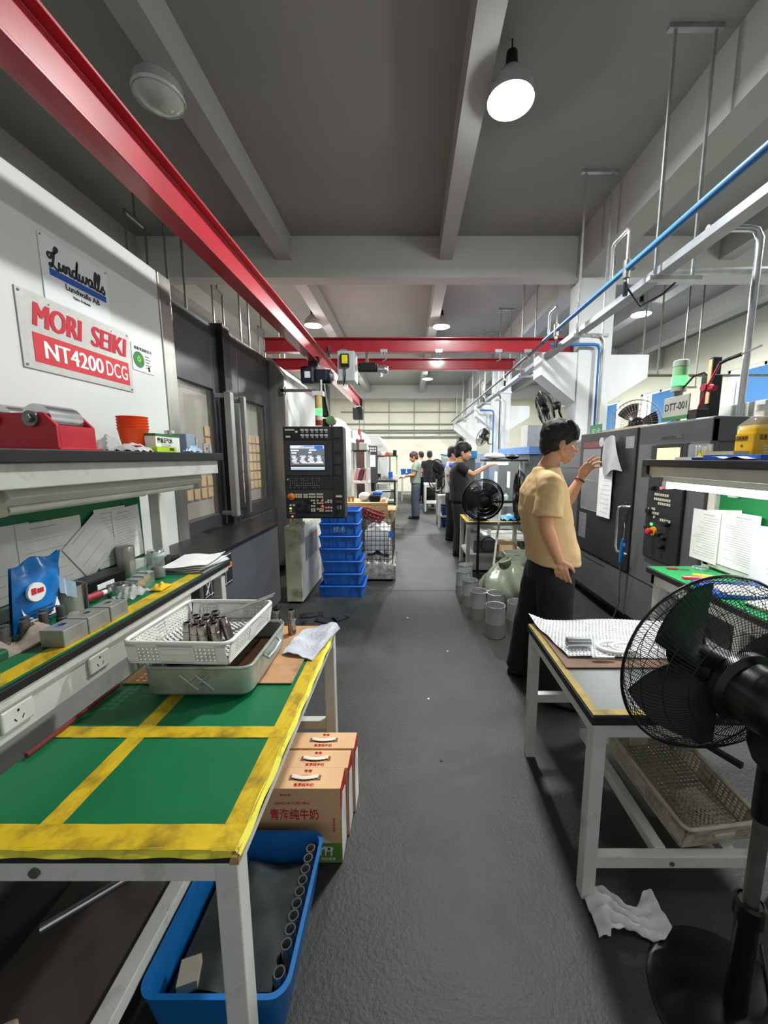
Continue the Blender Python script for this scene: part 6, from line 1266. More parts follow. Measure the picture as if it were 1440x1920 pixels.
mC = machine('machining_centre', -2.8, -1.22, 10.5, 12.2, 2.25, .2, 'white machine with dark brown recess farther down on the left', m_mwhite)
obj('brown_panel', MB().box(-1.6, -1.22, 10.44, 10.5, 0.2, 2.0), M('brown_glass', '4a3632', 0.3), mC)
mD = machine('machining_centre', -2.4, -0.72, 12.9, 14.6, 2.2, .4, 'farthest white machine on the left with red text stripes', m_mwhite)
obj('stripe', MB().box(-1.15, -0.80, 12.885, 12.9, 1.62, 1.66), m_inkred, mD); obj('stripe', MB().box(-1.15, -0.85, 12.885, 12.9, 1.54, 1.57), m_inkred, mD)
obj('emblem', MB().box(-1.05, -0.9, 12.885, 12.9, 1.85, 1.95), m_galv, mD)
t = thing('control_pendant', (-0.9, 9.4, 0), 'dark control pendant with a violet screen farther down on the left', 'control panel')
obj('housing', MB().box(-1.03, -0.78, 9.3, 9.45, 0.9, 1.80), m_pan2, t, bev=0.01); obj('post', MB().box(-0.95, -0.86, 9.45, 9.6, 0, 1.2), m_pan3, t)
obj('screen', MB().box(-0.98, -0.82, 9.292, 9.3, 1.30, 1.58), M('screen_violet', 'a9a0f0', 0.4, var=0.1, scale=30, emit=1.0), t)
for k in range(8): obj('key', MB().box(-1.0 + .055 * (k % 4), -0.965 + .055 * (k % 4), 9.292, 9.3, 1.66 + .06 * (k // 4), 1.70 + .06 * (k // 4)), m_kw, t)
# far left benches
def simple_bench(name, x0, x1, y0, y1, z, label, shelf=None, top=None, mat=None, cat='workbench', drawers=False):
    t = thing(name, ((x0 + x1) / 2, (y0 + y1) / 2, 0), label, cat)
    obj('bench_top', MB().box(x0, x1, y0, y1, z - .03, z), top or m_rubber, t)
    for x in (x0 + .03, x1 - .03):
        for y in (y0 + .03, y1 - .03): obj('leg', MB().box(x - .025, x + .025, y - .025, y + .025, 0, z - .03), mat or m_frame, t)
    obj('apron', MB().box(x0 + .01, x1 - .01, y0 + .01, y0 + .04, z - .09, z - .03), mat or m_frame, t)
    obj('lower_shelf', MB().box(x0 + .02, x1 - .02, y0 + .02, y1 - .02, .22, .25), mat or m_frame, t)
    if shelf:
        for x in (x0 + .03, x1 - .03): obj('shelf_post', MB().box(x - .02, x + .02, y1 - .06, y1 - .02, z, shelf), mat or m_frame, t)
        obj('shelf', MB().box(x0, x1, y1 - .35, y1, shelf, shelf + .03), m_rubber, t)
    return t
simple_bench('shelf_workbench', -1.0, -0.36, 11.0, 11.8, 0.86, 'cluttered far bench with a shelf near the violet screen', 1.55)
for i, (x, h, c) in enumerate(((-0.92, .14, 'key_grey'), (-0.78, .1, 'carton_white'), (-0.66, .1, 'cup_orange'), (-0.55, .08, 'carton_pink'), (-0.44, .16, 'black_plastic'))):
    tag(obj('shelf_item', MB().box(x - .05, x + .05, 11.5, 11.7, 1.582, 1.58 + h), M(c), bev=.01), 'small %s box on the shelf of the cluttered far bench' % ('grey', 'white', 'orange', 'tan', 'black')[i], 'box', 'boxes on the cluttered far bench')
for i, (x, h, c) in enumerate(((-0.9, .2, 'black_plastic'), (-0.7, .12, 'galvanised'), (-0.555, .25, 'folder_blue'), (-0.42, .16, 'carton_white'))):
    tag(obj('bench_item', MB().box(x - .06, x + .06, 11.1, 11.3, 0.862, 0.86 + h), M(c), bev=.01), '%s container standing on the cluttered far bench' % ('black', 'metal', 'blue', 'white')[i], 'container', 'containers on the cluttered far bench')
t = thing('black_cart', (-0.6, 10.4, 0), 'black metal cart standing before the cluttered far bench', 'cart')
for z in (0.30, 0.62, 0.9): obj('tray', MB().box(-0.95, -0.38, 10.1, 10.6, z, z + .03), m_mblack, t)
for x in (-0.93, -0.40):
    for y in (10.12, 10.58): obj('post', MB().box(x - .015, x + .015, y - .015, y + .015, 0.05, 0.93), m_mblack, t); obj('wheel', MB().cyl((x - .01, y, .04), (x + .01, y, .04), .04, n=12), m_black, t)
for k in range(6): tag(obj('steel_part', MB().cyl((-0.88 + .08 * k, 10.2, 0.93), (-0.88 + .08 * k, 10.2, 1.0), 0.025, n=10), m_steel), 'shiny steel part in the row on the black cart', 'part', 'steel parts on the black cart')
tag(obj('cart_sheet', MB().box(-0.9, -0.5, 10.1, 10.3, 0.65, 0.66), m_paper), 'white papers on the middle tray of the black cart', 'papers')
simple_bench('far_bench', -0.3, 0.5, 13.6, 14.4, 0.95, 'farthest bench by the end wall with blue bins', None, M('board_brown'))
for i, (x, c) in enumerate(((-0.22, 'crate_blue'), (0.0, 'crate_blue'), (0.2, 'cup_orange'), (0.42, 'crate_blue'))):
    tag(obj('storage_bin', shell([(x - .08, x + .08, 13.65, 13.95, .01, .951), (x - .1, x + .1, 13.62, 14.0, .01, 1.12), (x - .085, x + .085, 13.64, 13.98, .01, 1.12), (x - .07, x + .07, 13.66, 13.94, .01, .96)], n=2), M(c)), '%s storage bin on the farthest bench' % ('left blue', 'middle blue', 'orange', 'right blue')[i], 'bin', 'bins on the farthest bench')

# ================================================================== MIDDLE GROUND, right
tb = simple_bench('packing_table', 0.74, 1.58, 4.92, 5.60, 0.69, 'small table with a yellow edged top behind the middle fan', None, m_gmat, None, 'table')
obj('tape', MB().box(0.74, 0.79, 4.92, 5.6, 0.69, 0.6915), m_yellow, tb); obj('tape', MB().box(0.74, 1.58, 4.92, 4.97, 0.69, 0.692), m_yellow, tb)
tag(obj('tin_pot', MB().pipe((0.83, 5.15, 0.692), (0.83, 5.15, 0.80), 0.06, 0.055, 16), m_steel, smooth=40), 'shiny tin pot on the small table behind the fan', 'pot')
tag(obj('foil_sheet', MB().sheet(lambda u, v: (0.86 + .2 * u, 4.98 + .25 * v, 0.70 + .02 * math.sin(11 * u + 7 * v) ** 2), 10, 10, 0.003), m_steel, smooth=40), 'crumpled foil on the small table behind the fan', 'foil')
tag(obj('blue_film', MB().sheet(lambda u, v: (1.22 + .25 * u, 5.0 + .25 * v, 0.71 + .05 * math.sin(PI * u) * math.sin(PI * v) + .015 * math.sin(17 * u + 9 * v)), 12, 12, 0.004), M('film_cyan', '3f8fc8', 0.4, 0, 0.3, 10), smooth=50), 'crumpled blue plastic bag on the small table', 'bag')
tag(obj('white_tray', MB().box(0.80, 1.2, 5.0, 5.35, 0.02, 0.12), m_wp, bev=.01), 'white tray on the floor under the small table', 'tray')
tag(obj('grey_bin', MB().box(0.86, 1.15, 5.05, 5.4, 0.251, 0.42), M('bin_grey', '6d6f70', 0.5), bev=.01), 'grey plastic bin under the small table', 'bin')
tag(obj('black_cable_coil', MB().tube([(1.05 + .1 * math.cos(a), 5.0, 0.37 + .1 * math.sin(a)) for a in [i * PI / 8 for i in range(16)]], 0.008, 6, closed=True), m_black), 'coil of black cable under the small table', 'cable')
tag(obj('tan_box', MB().box(1.2, 1.45, 5.05, 5.4, 0.251, 0.36), M('tan_tile'), bev=.01), 'tan box under the small table', 'box')
t = thing('pedestal_fan', (0.87, 4.66, 0), 'black pedestal fan with glossy guard in the middle of the hall', 'fan')
fan_head(t, (0.885, 4.62, 1.015), (0.05, -1, -0.10), 0.25, wires=110, depth=0.085, back=0.09, motor=(0.06, 0.12), wr=0.0026, seg=4, rings=(0.2, 0.45, 0.7, 0.9))
obj('pole', MB().cyl((0.87, 4.78, 0.02), (0.87, 4.78, 0.95), 0.018, n=12), m_fan, t, smooth=40)
obj('neck', MB().box(0.845, 0.90, 4.70, 4.80, 0.90, 1.0), m_fan, t, bev=.01)
obj('base', MB().lathe([(0, 0.04), (0.05, 0.036), (0.18, 0.014), (0.19, 0), (0, 0)], (0.87, 4.78, 0), n=28), m_fan, t, smooth=40)
# fan seen edge on beside the man
t = thing('pedestal_fan', (1.5, 4.68, 0), 'black pedestal fan seen edge on just behind the man in tan', 'fan')
fan_head(t, (1.325, 4.65, 1.06), (-1, 0.2, 0), 0.32, wires=90, depth=0.06, back=0.09, motor=(0.07, 0.12), wr=0.002, seg=4, rings=(0.3, 0.6, 0.85))
obj('pole', MB().cyl((1.5, 4.68, 0.02), (1.5, 4.68, 1.02), 0.02, n=12), m_fan, t, smooth=40)
obj('base', MB().lathe([(0, 0.04), (0.05, 0.036), (0.2, 0.014), (0.21, 0), (0, 0)], (1.5, 4.68, 0), n=28), m_fan, t, smooth=40)
# polished cylinders on the floor
m_pol = M('polished_tube', 'd6d8d9', 0.3, 0.5, 0.12, 10)
for i, (x, y) in enumerate(((0.735, 3.14), (0.655, 3.50), (0.805, 3.44), (0.625, 3.83), (0.60, 4.14), (0.94, 3.22), (0.66, 4.40))):
    t = thing('steel_cylinder', (x, y, 0), ('open steel cylinder nearest the aisle front', 'second open steel cylinder on the aisle side', 'open steel cylinder right of the second one', 'third open steel cylinder along the aisle', 'fourth open steel cylinder along the aisle', 'open steel cylinder close to the man\'s trousers', 'farthest open steel cylinder of the group')[i], 'cylinder', 'open steel cylinders standing on the floor')
    obj('tube', MB().pipe((x, y, 0), (x, y, 0.27), 0.082, 0.077, 28), m_pol, t, smooth=40)
    obj('rolled_rim', MB().tube([(x + .081 * math.cos(a), y + .081 * math.sin(a), 0.27) for a in [k * PI / 14 for k in range(28)]], 0.004, 6, closed=True), m_steel, t, smooth=60)
    obj('lower_band', MB().pipe((x, y, 0.0), (x, y, 0.12), 0.0835, 0.0825, 28), M('dull_band', 'a8a59b', 0.45, 0.4, 0.1, 8), t, smooth=40)
# olive bag over a bin
t = thing('waste_sack', (1.06, 3.92, 0), 'big shiny olive green plastic sack slumped on the floor', 'sack')
m_sack = M('sack_olive', '7d8470', 0.28, 0, 0.12, 5, bump=0.7, bscale=9)
def sackf(u, v):
    a = 2 * PI * u; r = 0.285 * (math.sin(PI * min(.985, v * .62 + .30)) ** .7) * (1 + .10 * math.sin(5 * a + 4 * v) + .05 * math.sin(11 * a + 9 * v)); r *= 1 if v < .97 else .05
    return (1.06 + r * 1.1 * math.cos(a), 3.92 + r * math.sin(a), 0.01 + .40 * v + .03 * math.sin(3 * a + 6 * v) * v)
obj('sack', MB().grid(sackf, 48, 26), m_sack, t, smooth=70)
obj('tied_neck', MB().lathe([(0.02, 0), (0.045, 0.05), (0.07, 0.09), (0.05, 0.10), (0.015, 0.02)], (1.03, 3.9, 0.38), (-.4, 0, 1), 16), m_sack, t, smooth=60)
t = thing('lined_bin', (1.24, 4.33, 0), 'pale bin with a plastic liner behind the olive sack', 'bin')
obj('bin', shell([(1.10, 1.36, 4.24, 4.40, .02, 0.002), (1.08, 1.40, 4.22, 4.44, .02, .44), (1.095, 1.385, 4.235, 4.425, .02, .44), (1.12, 1.35, 4.26, 4.39, .02, .01)], n=3), M('bin_pale', '9aa090', 0.4), t, smooth=40)
obj('liner', MB().grid(lambda u, v: (1.08 + .32 * u, 4.21 + .008 * math.sin(9 * u), .44 - .12 * v + .02 * math.sin(12 * u)), 16, 4), M('liner_pale', 'b9c0b0', 0.2, alpha=0.7), t, smooth=60)
tag(obj('broom_handle', MB().cyl((1.0, 4.52, 0.012), (1.20, 5.0, 0.93), 0.014, n=10), M('pole_pale', 'c3c1a8', 0.5)), 'pale broom handle leaning between the fan and the sack', 'pole')
# bench with lit lamp by the man in black
mbch = simple_bench('shelf_workbench', 1.22, 1.95, 5.9, 6.7, 0.86, 'lit bench with a shelf where the man in black works', 1.46)
t = thing('tube_lamp', (1.5, 6.3, 1.43), 'short lit tube under the shelf by the man in black', 'lamp')
obj('tube', MB().cyl((1.28, 6.38, 1.42), (1.62, 6.38, 1.42), 0.018, n=10), M('tube_lit'), t, smooth=40)
obj('housing', MB().box(1.25, 1.65, 6.35, 6.42, 1.44, 1.46), M('batten_white'), t)
light('tube_light', 'AREA', (1.45, 6.38, 1.40), TUBE_W * .6, (0, 0, 0), 0.34, 0.03, parent=t)
tag(obj('white_sack', MB().ball((1.42, 6.5, 1.545), (0.18, 0.12, 0.055), 14), m_paper, smooth=60), 'white plastic sack on the shelf by the man in black', 'sack')
tag(obj('dark_bundle', MB().ball((1.72, 6.5, 1.535), (0.12, 0.1, 0.045), 12), m_rubber, smooth=60), 'dark bundle on the shelf by the man in black', 'bundle')
for i, (x, c, h) in enumerate(((1.4, 'clear_glass', .14), (1.52, 'mint_plastic', .1), (1.66, 'gun_blue', .2), (1.75, 'film_cyan', .12))):
    tag(obj('spray_bottle', MB().lathe([(0, 0), (.035, 0), (.04, h * .6), (.015, h * .8), (.015, h), (0, h)], (x, 6.05, 0.86), n=12), M(c), smooth=40), '%s bottle on the lit bench' % ('clear', 'mint', 'blue', 'cyan')[i], 'bottle', 'bottles on the lit bench')
for i in range(2): paper('bench_sheet', 6.60 + .0 * i, 1.0, 0.2, 0.28, 0, 1.5 + .22 * i, 'white sheet hung at the back of the lit bench, %s one' % ('left', 'right')[i], 'sheets at the lit bench', 4)
# blue machine with boxes
mE = machine('blue_machine', 1.98, 3.6, 6.4, 8.6, 1.58, .05, 'grey machine with a blue roof behind the man in black', m_mg, extra=False)
obj('blue_roof', MB().box(1.95, 3.6, 6.35, 8.6, 1.58, 1.70), M('roof_blue', '5c7fb5', 0.5), mE)
tag(obj('grey_carton', MB().box(2.05, 2.42, 6.8, 7.2, 1.702, 2.08), M('carton_grey', 'a3a29c', 0.7), bev=.006), 'grey carton on the blue machine roof', 'carton')
tag(obj('tan_carton', MB().box(2.44, 2.85, 6.8, 7.2, 1.702, 2.04), m_carton, bev=.006), 'tan carton on the blue machine roof', 'carton')
for i, (y, h, lab) in enumerate(((9.3, 1.62, 'grey blue machine beyond the blue roofed one'), (12.2, 1.65, 'farthest grey blue machine on the right'))):
    mm = machine('lathe_machine', 1.15 + .25 * (1 - i), 2.6, y, y + 2.0, h, .08, lab, M('machine_bluegrey', '7d8797', 0.5), extra=False)
    obj('front_panel', MB().box(1.2 + .25 * (1 - i), 1.9, y - .012, y, .5, 1.4), M('panel_slate', '5c6675', 0.5), mm)
    obj('window', MB().box(1.3 + .25 * (1 - i), 1.75, y - .02, y - .012, .9, 1.3), m_glassd, mm)
# far tables right of the aisle
simple_bench('packing_table', 0.62, 1.35, 8.3, 9.0, 0.72, 'far table on the right with blue bins on its lower shelf', None, m_paper, None, 'table')
crate(0.70, 1.1, 8.4, 8.8, 0.252, 0.2, 'dark blue crate under the far right table', 'crates under the far tables', M('crate_navy', '22407c', 0.5))
crate(0.70, 1.1, 8.4, 8.8, 0.0, 0.2, 'navy crate on the floor under the far right table', 'crates under the far tables', M('crate_navy'))
t = thing('pedestal_fan', (0.62, 8.9, 0), 'black fan on the far right table turned away', 'fan')
fan_head(t, (0.60, 8.55, 1.12), (-0.9, -0.5, 0), 0.36, wires=50, wr=0.004, seg=3, rings=(0.4, 0.8), motor=(.08, .12))
obj('pole', MB().cyl((0.72, 8.62, 0.722), (0.72, 8.62, 1.05), 0.02, n=10), m_fan, t)
obj('base', MB().cyl((0.72, 8.62, 0.722), (0.72, 8.62, 0.75), 0.12, n=18), m_fan, t)
simple_bench('packing_table', 0.42, 1.1, 10.8, 11.5, 0.78, 'pale table in front of the person in dark clothes', None, m_paper, None, 'table')
t = thing('shelf_cabinet', (0.9, 10.2, 0), 'grey upright cabinet with parcels on top beyond the far table', 'cabinet')
obj('body', MB().box(0.85, 1.25, 10.0, 10.4, 0, 1.55), M('tower_grey'), t, bev=.01); obj('door', MB().box(0.87, 1.23, 9.985, 10.0, 0.1, 1.5), m_galv, t); obj('handle', MB().box(0.9, 0.92, 9.97, 9.985, 0.8, 0.95), m_black, t)
tag(obj('parcel', MB().ball((1.0, 10.2, 1.62), (0.2, 0.15, 0.075), 12), M('film_blue'), smooth=60), 'pale blue parcel on the grey upright cabinet', 'parcel')
tag(obj('blue_crate', MB().box(1.05, 1.35, 7.75, 8.0, 1.5, 1.66), M('film_cyan'), bev=.01), 'light blue box behind the man in black', 'box')
tag(obj('crate_stand', MB().box(1.08, 1.32, 7.78, 7.98, 0, 1.5), m_mg, bev=.01), 'grey stand carrying the light blue box', 'stand')
# ================================================================== PEOPLE
def ell(mb, c, r, R=None, n=14):
    k = len(mb.v); mb.ball((0, 0, 0), r, n)
    for i in range(k, len(mb.v)):
        p = Vector(mb.v[i]); p = R @ p if R is not None else p; mb.v[i] = tuple(p + Vector(c))
    return mb
def cap(mb, p0, p1, r0, r1=None, n=12):
    r1 = r0 if r1 is None else r1; mb.cyl(p0, p1, r0, r1, n); mb.ball(p0, r0, n); mb.ball(p1, r1, n); return mb
def chain(mb, pts, rs, n=12):
    for i in range(len(pts) - 1): cap(mb, pts[i], pts[i + 1], rs[i], rs[i + 1], n)
    return mb
def loft(mb, rings, n=24, axis=None):
    # rings: (centre, rx, ry[, R]) closed with flat caps
    vs = []
    for ring in rings:
        c = Vector(ring[0]); R = ring[3] if len(ring) > 3 else None
        for i in range(n):
            a = 2 * PI * i / n; ca, sa = math.cos(a), math.sin(a); e = 0.85
            p = Vector((ring[1] * math.copysign(abs(ca) ** e, ca), ring[2] * math.copysign(abs(sa) ** e, sa), 0)); p = R @ p if R is not None else p
            vs.append(c + p)
    K = len(rings); fs = [tuple(range(n - 1, -1, -1)), tuple(range((K - 1) * n, K * n))]
    for k in range(K - 1): fs += [(k * n + i, k * n + (i + 1) % n, (k + 1) * n + (i + 1) % n, (k + 1) * n + i) for i in range(n)]
    return mb.add(vs, fs)
_tex = None
def blob(name, mb, mat, parent, voxel, smooth=4, disp=0.0, dscale=0.08):
    global _tex
    me = bpy.data.meshes.new(name); me.from_pydata(mb.v, [], mb.f)
    bm = bmesh.new(); bm.from_mesh(me); bmesh.ops.recalc_face_normals(bm, faces=bm.faces); bm.to_mesh(me); bm.free()
    o = bpy.data.objects.new(name, me); COL.objects.link(o)
    r = o.modifiers.new('r', 'REMESH'); r.mode = 'VOXEL'; r.voxel_size = voxel
    if smooth: s = o.modifiers.new('s', 'SMOOTH'); s.iterations = smooth; s.factor = 0.5
    if disp:
        tx = bpy.data.textures.new(name + 'tex', 'CLOUDS'); tx.noise_scale = dscale
        d = o.modifiers.new('d', 'DISPLACE'); d.texture = tx; d.strength = disp; d.mid_level = 0.5
        s = o.modifiers.new('s2', 'SMOOTH'); s.iterations = 2
    dg = bpy.context.evaluated_depsgraph_get(); m2 = bpy.data.meshes.new_from_object(o.evaluated_get(dg)); bpy.data.objects.remove(o)
    m2.materials.clear(); m2.materials.append(mat)
    m2.polygons.foreach_set('use_smooth', [True] * len(m2.polygons)); m2.name = name
    o = bpy.data.objects.new(name, m2); COL.objects.link(o)
    cs = [v.co.copy() for v in m2.vertices]; c = Vector([(min(p[k] for p in cs) + max(p[k] for p in cs)) / 2 for k in range(3)]) if cs else Vector()
    m2.transform(Matrix.Translation(-c)); o.location = c
    if parent is not None: o.parent = parent; o.matrix_parent_inverse = PINV[parent.name]
    PINV[o.name] = Matrix.Translation(-c)
    return o
def hand(mb, W, d, nrm, curl, spread=0.5, thumb=0.8, side=1, s=1.0, n=8):
    # W wrist, d finger direction, nrm palm normal (curl towards it), side: which way the thumb goes
    W = Vector(W); d = Vector(d).normalized(); nrm = Vector(nrm); nrm = (nrm - d * nrm.dot(d)).normalized(); w = d.cross(nrm).normalized() * side
    L = (0.040, 0.044, 0.041, 0.033)
    for i in range(4):
        off = (1.5 - i) * 0.0205 * s
        k0 = W + d * 0.01 * s + w * off * 0.55; k1 = W + d * (0.088 - 0.005 * abs(i - 1.2)) * s + w * off
        cap(mb, k0, k1, 0.013 * s, 0.0115 * s, n)
        p = k1; a = 0.0; dd = (d + w * (off * spread * 6)).normalized()
        for j, (l, r0, r1) in enumerate(((L[i], .0095, .0088), (L[i] * .66, .0088, .008), (L[i] * .52, .008, .0068))):
            a += curl[i] * (0.75, 1.0, 0.7)[j]
            q = p + (dd * math.cos(a) + nrm * math.sin(a)) * l * s
            cap(mb, p, q, r0 * s, r1 * s, n); p = q
    ell(mb, W + d * .05 * s, (0.02 * s,) * 3)
    b = W + d * 0.025 * s + w * 0.026 * s; t1 = b + (d * 0.55 + w * 0.75 * thumb + nrm * 0.25).normalized() * 0.04 * s; t2 = t1 + (d * 0.85 + w * 0.35 * thumb + nrm * 0.4).normalized() * 0.032 * s
    t3 = t2 + (d * 0.95 + w * 0.05 + nrm * 0.5).normalized() * 0.024 * s
    chain(mb, [b, t1, t2, t3], [0.0155 * s, 0.012 * s, 0.0105 * s, 0.008 * s], n)
def person(name, base, face, label, P, skin, shirt, pants, shoe, hair, detail=False):
    """P: joints in local space (x forward, y left, z up)."""
    bx, by = base; R = rz(face); t = thing(name, (bx, by, 0), label, 'person')
    vx = 0.0055 if detail else 0.014
    def fin(mb): return mb.xf(R, (bx, by, 0))
    body = MB(); H = Vector(P['head']); HR = rz(P.get('yaw', 0)) @ ry(P.get('pitch', 0)); hs = P.get('hs', 1.0)
    def h(x, y, z): return H + HR @ (Vector((x, y, z)) * hs)
    ell(body, h(-.008, 0, .035), [q * hs for q in (.098, .077, .098)], HR, 20)
    ell(body, h(.035, 0, -.035), [q * hs for q in (.062, .060, .078)], HR, 18)
    ell(body, h(.055, 0, -.085), [q * hs for q in (.038, .036, .028)], HR)
    chain(body, [h(.074, 0, -.098), h(.060, 0, -.104)], [.016 * hs, .018 * hs], 10)
    for s in (-1, 1):
        chain(body, [h(.062, s * .022, -.094), h(.0, s * .056, -.062), h(-.012, s * .064, -.02)], [.014 * hs, .014 * hs, .012 * hs], 10)
        ell(body, h(.060, s * .038, -.028), [q * hs for q in (.026, .022, .024)], HR)
        ell(body, h(-.012, s * .080, -.012), [q * hs for q in (.021, .008, .033)], HR @ rz(s * .35) @ ry(.12))
        ell(body, h(-.006, s * .080, -.036), [q * hs for q in (.012, .008, .012)], HR)
    ell(body, h(.078, 0, .026), [q * hs for q in (.020, .048, .011)], HR)
    chain(body, [h(.092, 0, .012), h(.104, 0, -.010), h(.118, 0, -.030)], [.0075 * hs, .009 * hs, .0115 * hs], 10)
    for s in (-1, 1): ell(body, h(.106, s * .011, -.033), [q * hs for q in (.012, .008, .008)], HR)
    ell(body, h(.094, 0, -.058), [q * hs for q in (.012, .020, .0065)], HR); ell(body, h(.091, 0, -.070), [q * hs for q in (.012, .017, .0065)], HR)
    nb = Vector(P['neck'])
    chain(body, [h(-.022, 0, -.03), h(-.022, 0, -.085), nb, nb + Vector((-.005, 0, -.07))], [.056 * hs, .052 * hs, .058, .07], 14)
    for k in ('armR', 'armL'):
        S, E, Wr = [Vector(q) for q in P[k]]
        chain(body, [S, S.lerp(E, .5), E, E.lerp(Wr, .25), Wr], [.052, .046, .038, .040, .026], 14)
        if detail:
            hd = P['hand' + k[-1]]; hand(body, Wr, hd['d'], hd['n'], hd['curl'], hd.get('spread', .5), hd.get('thumb', .8), hd.get('side', 1))
        else:
            hd = P.get('hand' + k[-1]); d = Vector(hd['d']) if hd else (Wr - E); hand(body, Wr, d, hd['n'] if hd else Vector((1, 0, 0)) if abs(d.normalized().x) < .8 else Vector((0, 0, -1)), (.25, .3, .35, .4), s=1.02, n=6)
    loft(body, [(q[0], q[1] * .8, q[2] * .8) for q in P['torso']])
    for k in ('legR', 'legL'):
        a, b, c = [Vector(q) for q in P[k]]; chain(body, [a, b, c], [.075, .055, .04], 12)
    bo = blob('body', fin(body), skin, t, vx, 3 if detail else 2)
    # shirt
    sh = MB(); loft(sh, P['torso'])
    tp = P['torso'][-1]; loft(sh, [(tp[0], tp[1], tp[2]), ((Vector(tp[0]) * .35 + nb * .65) + Vector((0, 0, .0)), .085, .10), (nb + Vector((-.002, 0, .012)), .073, .075)])
    for k in ('armR', 'armL'):
        S, E, Wr = [Vector(q) for q in P[k]]; f = P.get('sleeve', .62)
        sh.ball(S + Vector((0, 0, -.005)), .066, 14)
        end = S.lerp(E, f); sh.cyl(S, end, .070, P.get('slv', .073), 18)
        tc = Vector(P['torso'][-1][0]); cap(sh, tc.lerp(S, .35), S, .07, .066, 14)
    blob('shirt', fin(sh), shirt, t, 0.009 if detail else 0.016, 4 if detail else 2, disp=0.022 if detail else 0.012, dscale=0.09)
    pn = MB(); wz = P['waist']; loft(pn, wz)
    for k in ('legR', 'legL'):
        a, b, c = [Vector(q) for q in P[k]]; lr = P.get('legr', (.105, .092, .088)); c2 = c + Vector((0, 0, -.03))
        chain(pn, [a, b], [lr[0], lr[1]], 18); pn.cyl(b, c2, lr[1], lr[2], 18)
    blob('trousers', fin(pn), pants, t, 0.011 if detail else 0.018, 4 if detail else 2, disp=0.02 if detail else 0.012, dscale=0.12)
    for k in ('legR', 'legL'):
        c = Vector(P[k][2]); a = P.get('toe' + k[-1], 0.0); Rf = rz(a); sm = MB()
        def f(x, y, z): return Vector((c.x, c.y, 0)) + Rf @ Vector((x, y, z))
        k0 = len(sm.v); loft(sm, [((0.055, 0, 0.001), .145, .046), ((0.055, 0, 0.022), .148, .049), ((0.052, 0, 0.03), .142, .046), ((0.035, 0, 0.055), .115, .040), ((-.01, 0, 0.085), .062, .036), ((-.03, 0, 0.10), .045, .034)], 22)
        for i in range(k0, len(sm.v)): p = Vector(sm.v[i]); sm.v[i] = tuple(f(p.x, p.y, p.z))
        so = blob('shoe', fin(sm), shoe, t, 0.006 if detail else 0.012, 2)
    # hair
    hr = MB(); ell(hr, h(-.018, 0, .052), [q * hs for q in (.110, .087, .098)], HR, 20); ell(hr, h(-.055, 0, .0), [q * hs for q in (.066, .074, .085)], HR, 16); ell(hr, h(-.075, 0, -.045), [q * hs for q in (.036, .055, .045)], HR)
    for s in (-1, 1): ell(hr, h(.0, s * .066, .03), [q * hs for q in (.052, .022, .045)], HR); ell(hr, h(-.045, s * .058, -.01), [q * hs for q in (.038, .024, .05)], HR)
    if P.get('fringe', True):
        rnd = random.Random(3)
        for i in range(9 if detail else 5):
            s = -.062 + .124 * i / (8 if detail else 4)
            e = 2.2 * s * s * 4; chain(hr, [h(.02, s * .8, .122), h(.074 - e, s, .103), h(.099 - e, s, .066), h(.104 - e, s, .026 + .014 * rnd.random())], [.024 * hs, .020 * hs, .014 * hs, .006 * hs], 8)
        if detail:
            for i in range(30):
                a = rnd.uniform(0, 2 * PI); b = rnd.uniform(.15, 1.2); d = Vector((math.cos(a) * math.sin(b), math.sin(a) * math.sin(b), math.cos(b)))
                p = Vector((-.018, 0, .052)) + Vector((d.x * .100, d.y * .077, d.z * .088)); q = p + Vector((d.x * .014 + .02, d.y * .012, d.z * .010 - .006))
                chain(hr, [h(*p), h(*q)], [.014 * hs, .006 * hs], 6)
    blob('hair', fin(hr), hair, t, 0.006 if detail else 0.012, 2, disp=0.012, dscale=0.03)
    if detail:
        ey = MB()
        for s in (-1, 1): ell(ey, h(.078, s * .031, .006), [q * hs for q in (.0125, .0135, .0085)], HR, 12)
        obj('eyes', fin(ey), M('eye_white', 'd9d4cc', 0.2, var=0), t, smooth=60)
        ir = MB()
        for s in (-1, 1): ell(ir, h(.0885, s * .031, .004), [q * hs for q in (.0035, .006, .006)], HR, 10)
        obj('pupils', fin(ir), m_black, t, smooth=60)
        br = MB()
        for s in (-1, 1): chain(br, [h(.0965, s * .012, .027), h(.090, s * .032, .034), h(.074, s * .05, .029)], [.0035 * hs, .0042 * hs, .003 * hs], 8); chain(br, [h(.0905, s * .02, .0125), h(.0895, s * .032, .0135), h(.079, s * .045, .010)], [.0022 * hs, .0026 * hs, .002 * hs], 8)
        obj('eyebrows', fin(br), hair, t, smooth=60)
        lp = MB(); ell(lp, h(.0985, 0, -.0585), [q * hs for q in (.0085, .019, .0048)], HR); ell(lp, h(.0955, 0, -.0695), [q * hs for q in (.0085, .016, .0048)], HR)
        obj('lips', fin(lp), M('lips', 'a86a5c', 0.45, var=0), t, smooth=60)
    return t
m_skin = M('skin', 'c58f6e', 0.5, 0, 0.06, 9)
m_hair = M('hair_black', '151312', 0.62, 0, 0.3, 60, stretch=(4, 1, 1))
m_tan = M('shirt_tan', 'cfae7f', 0.85, 0, 0.05, 8, bump=0.15, bscale=200)
m_pblack = M('trousers_black', '17171a', 0.85, 0, 0.15, 6)
m_shoeb = M('shoe_black', '0f0f11', 0.3, 0, 0.1, 8)
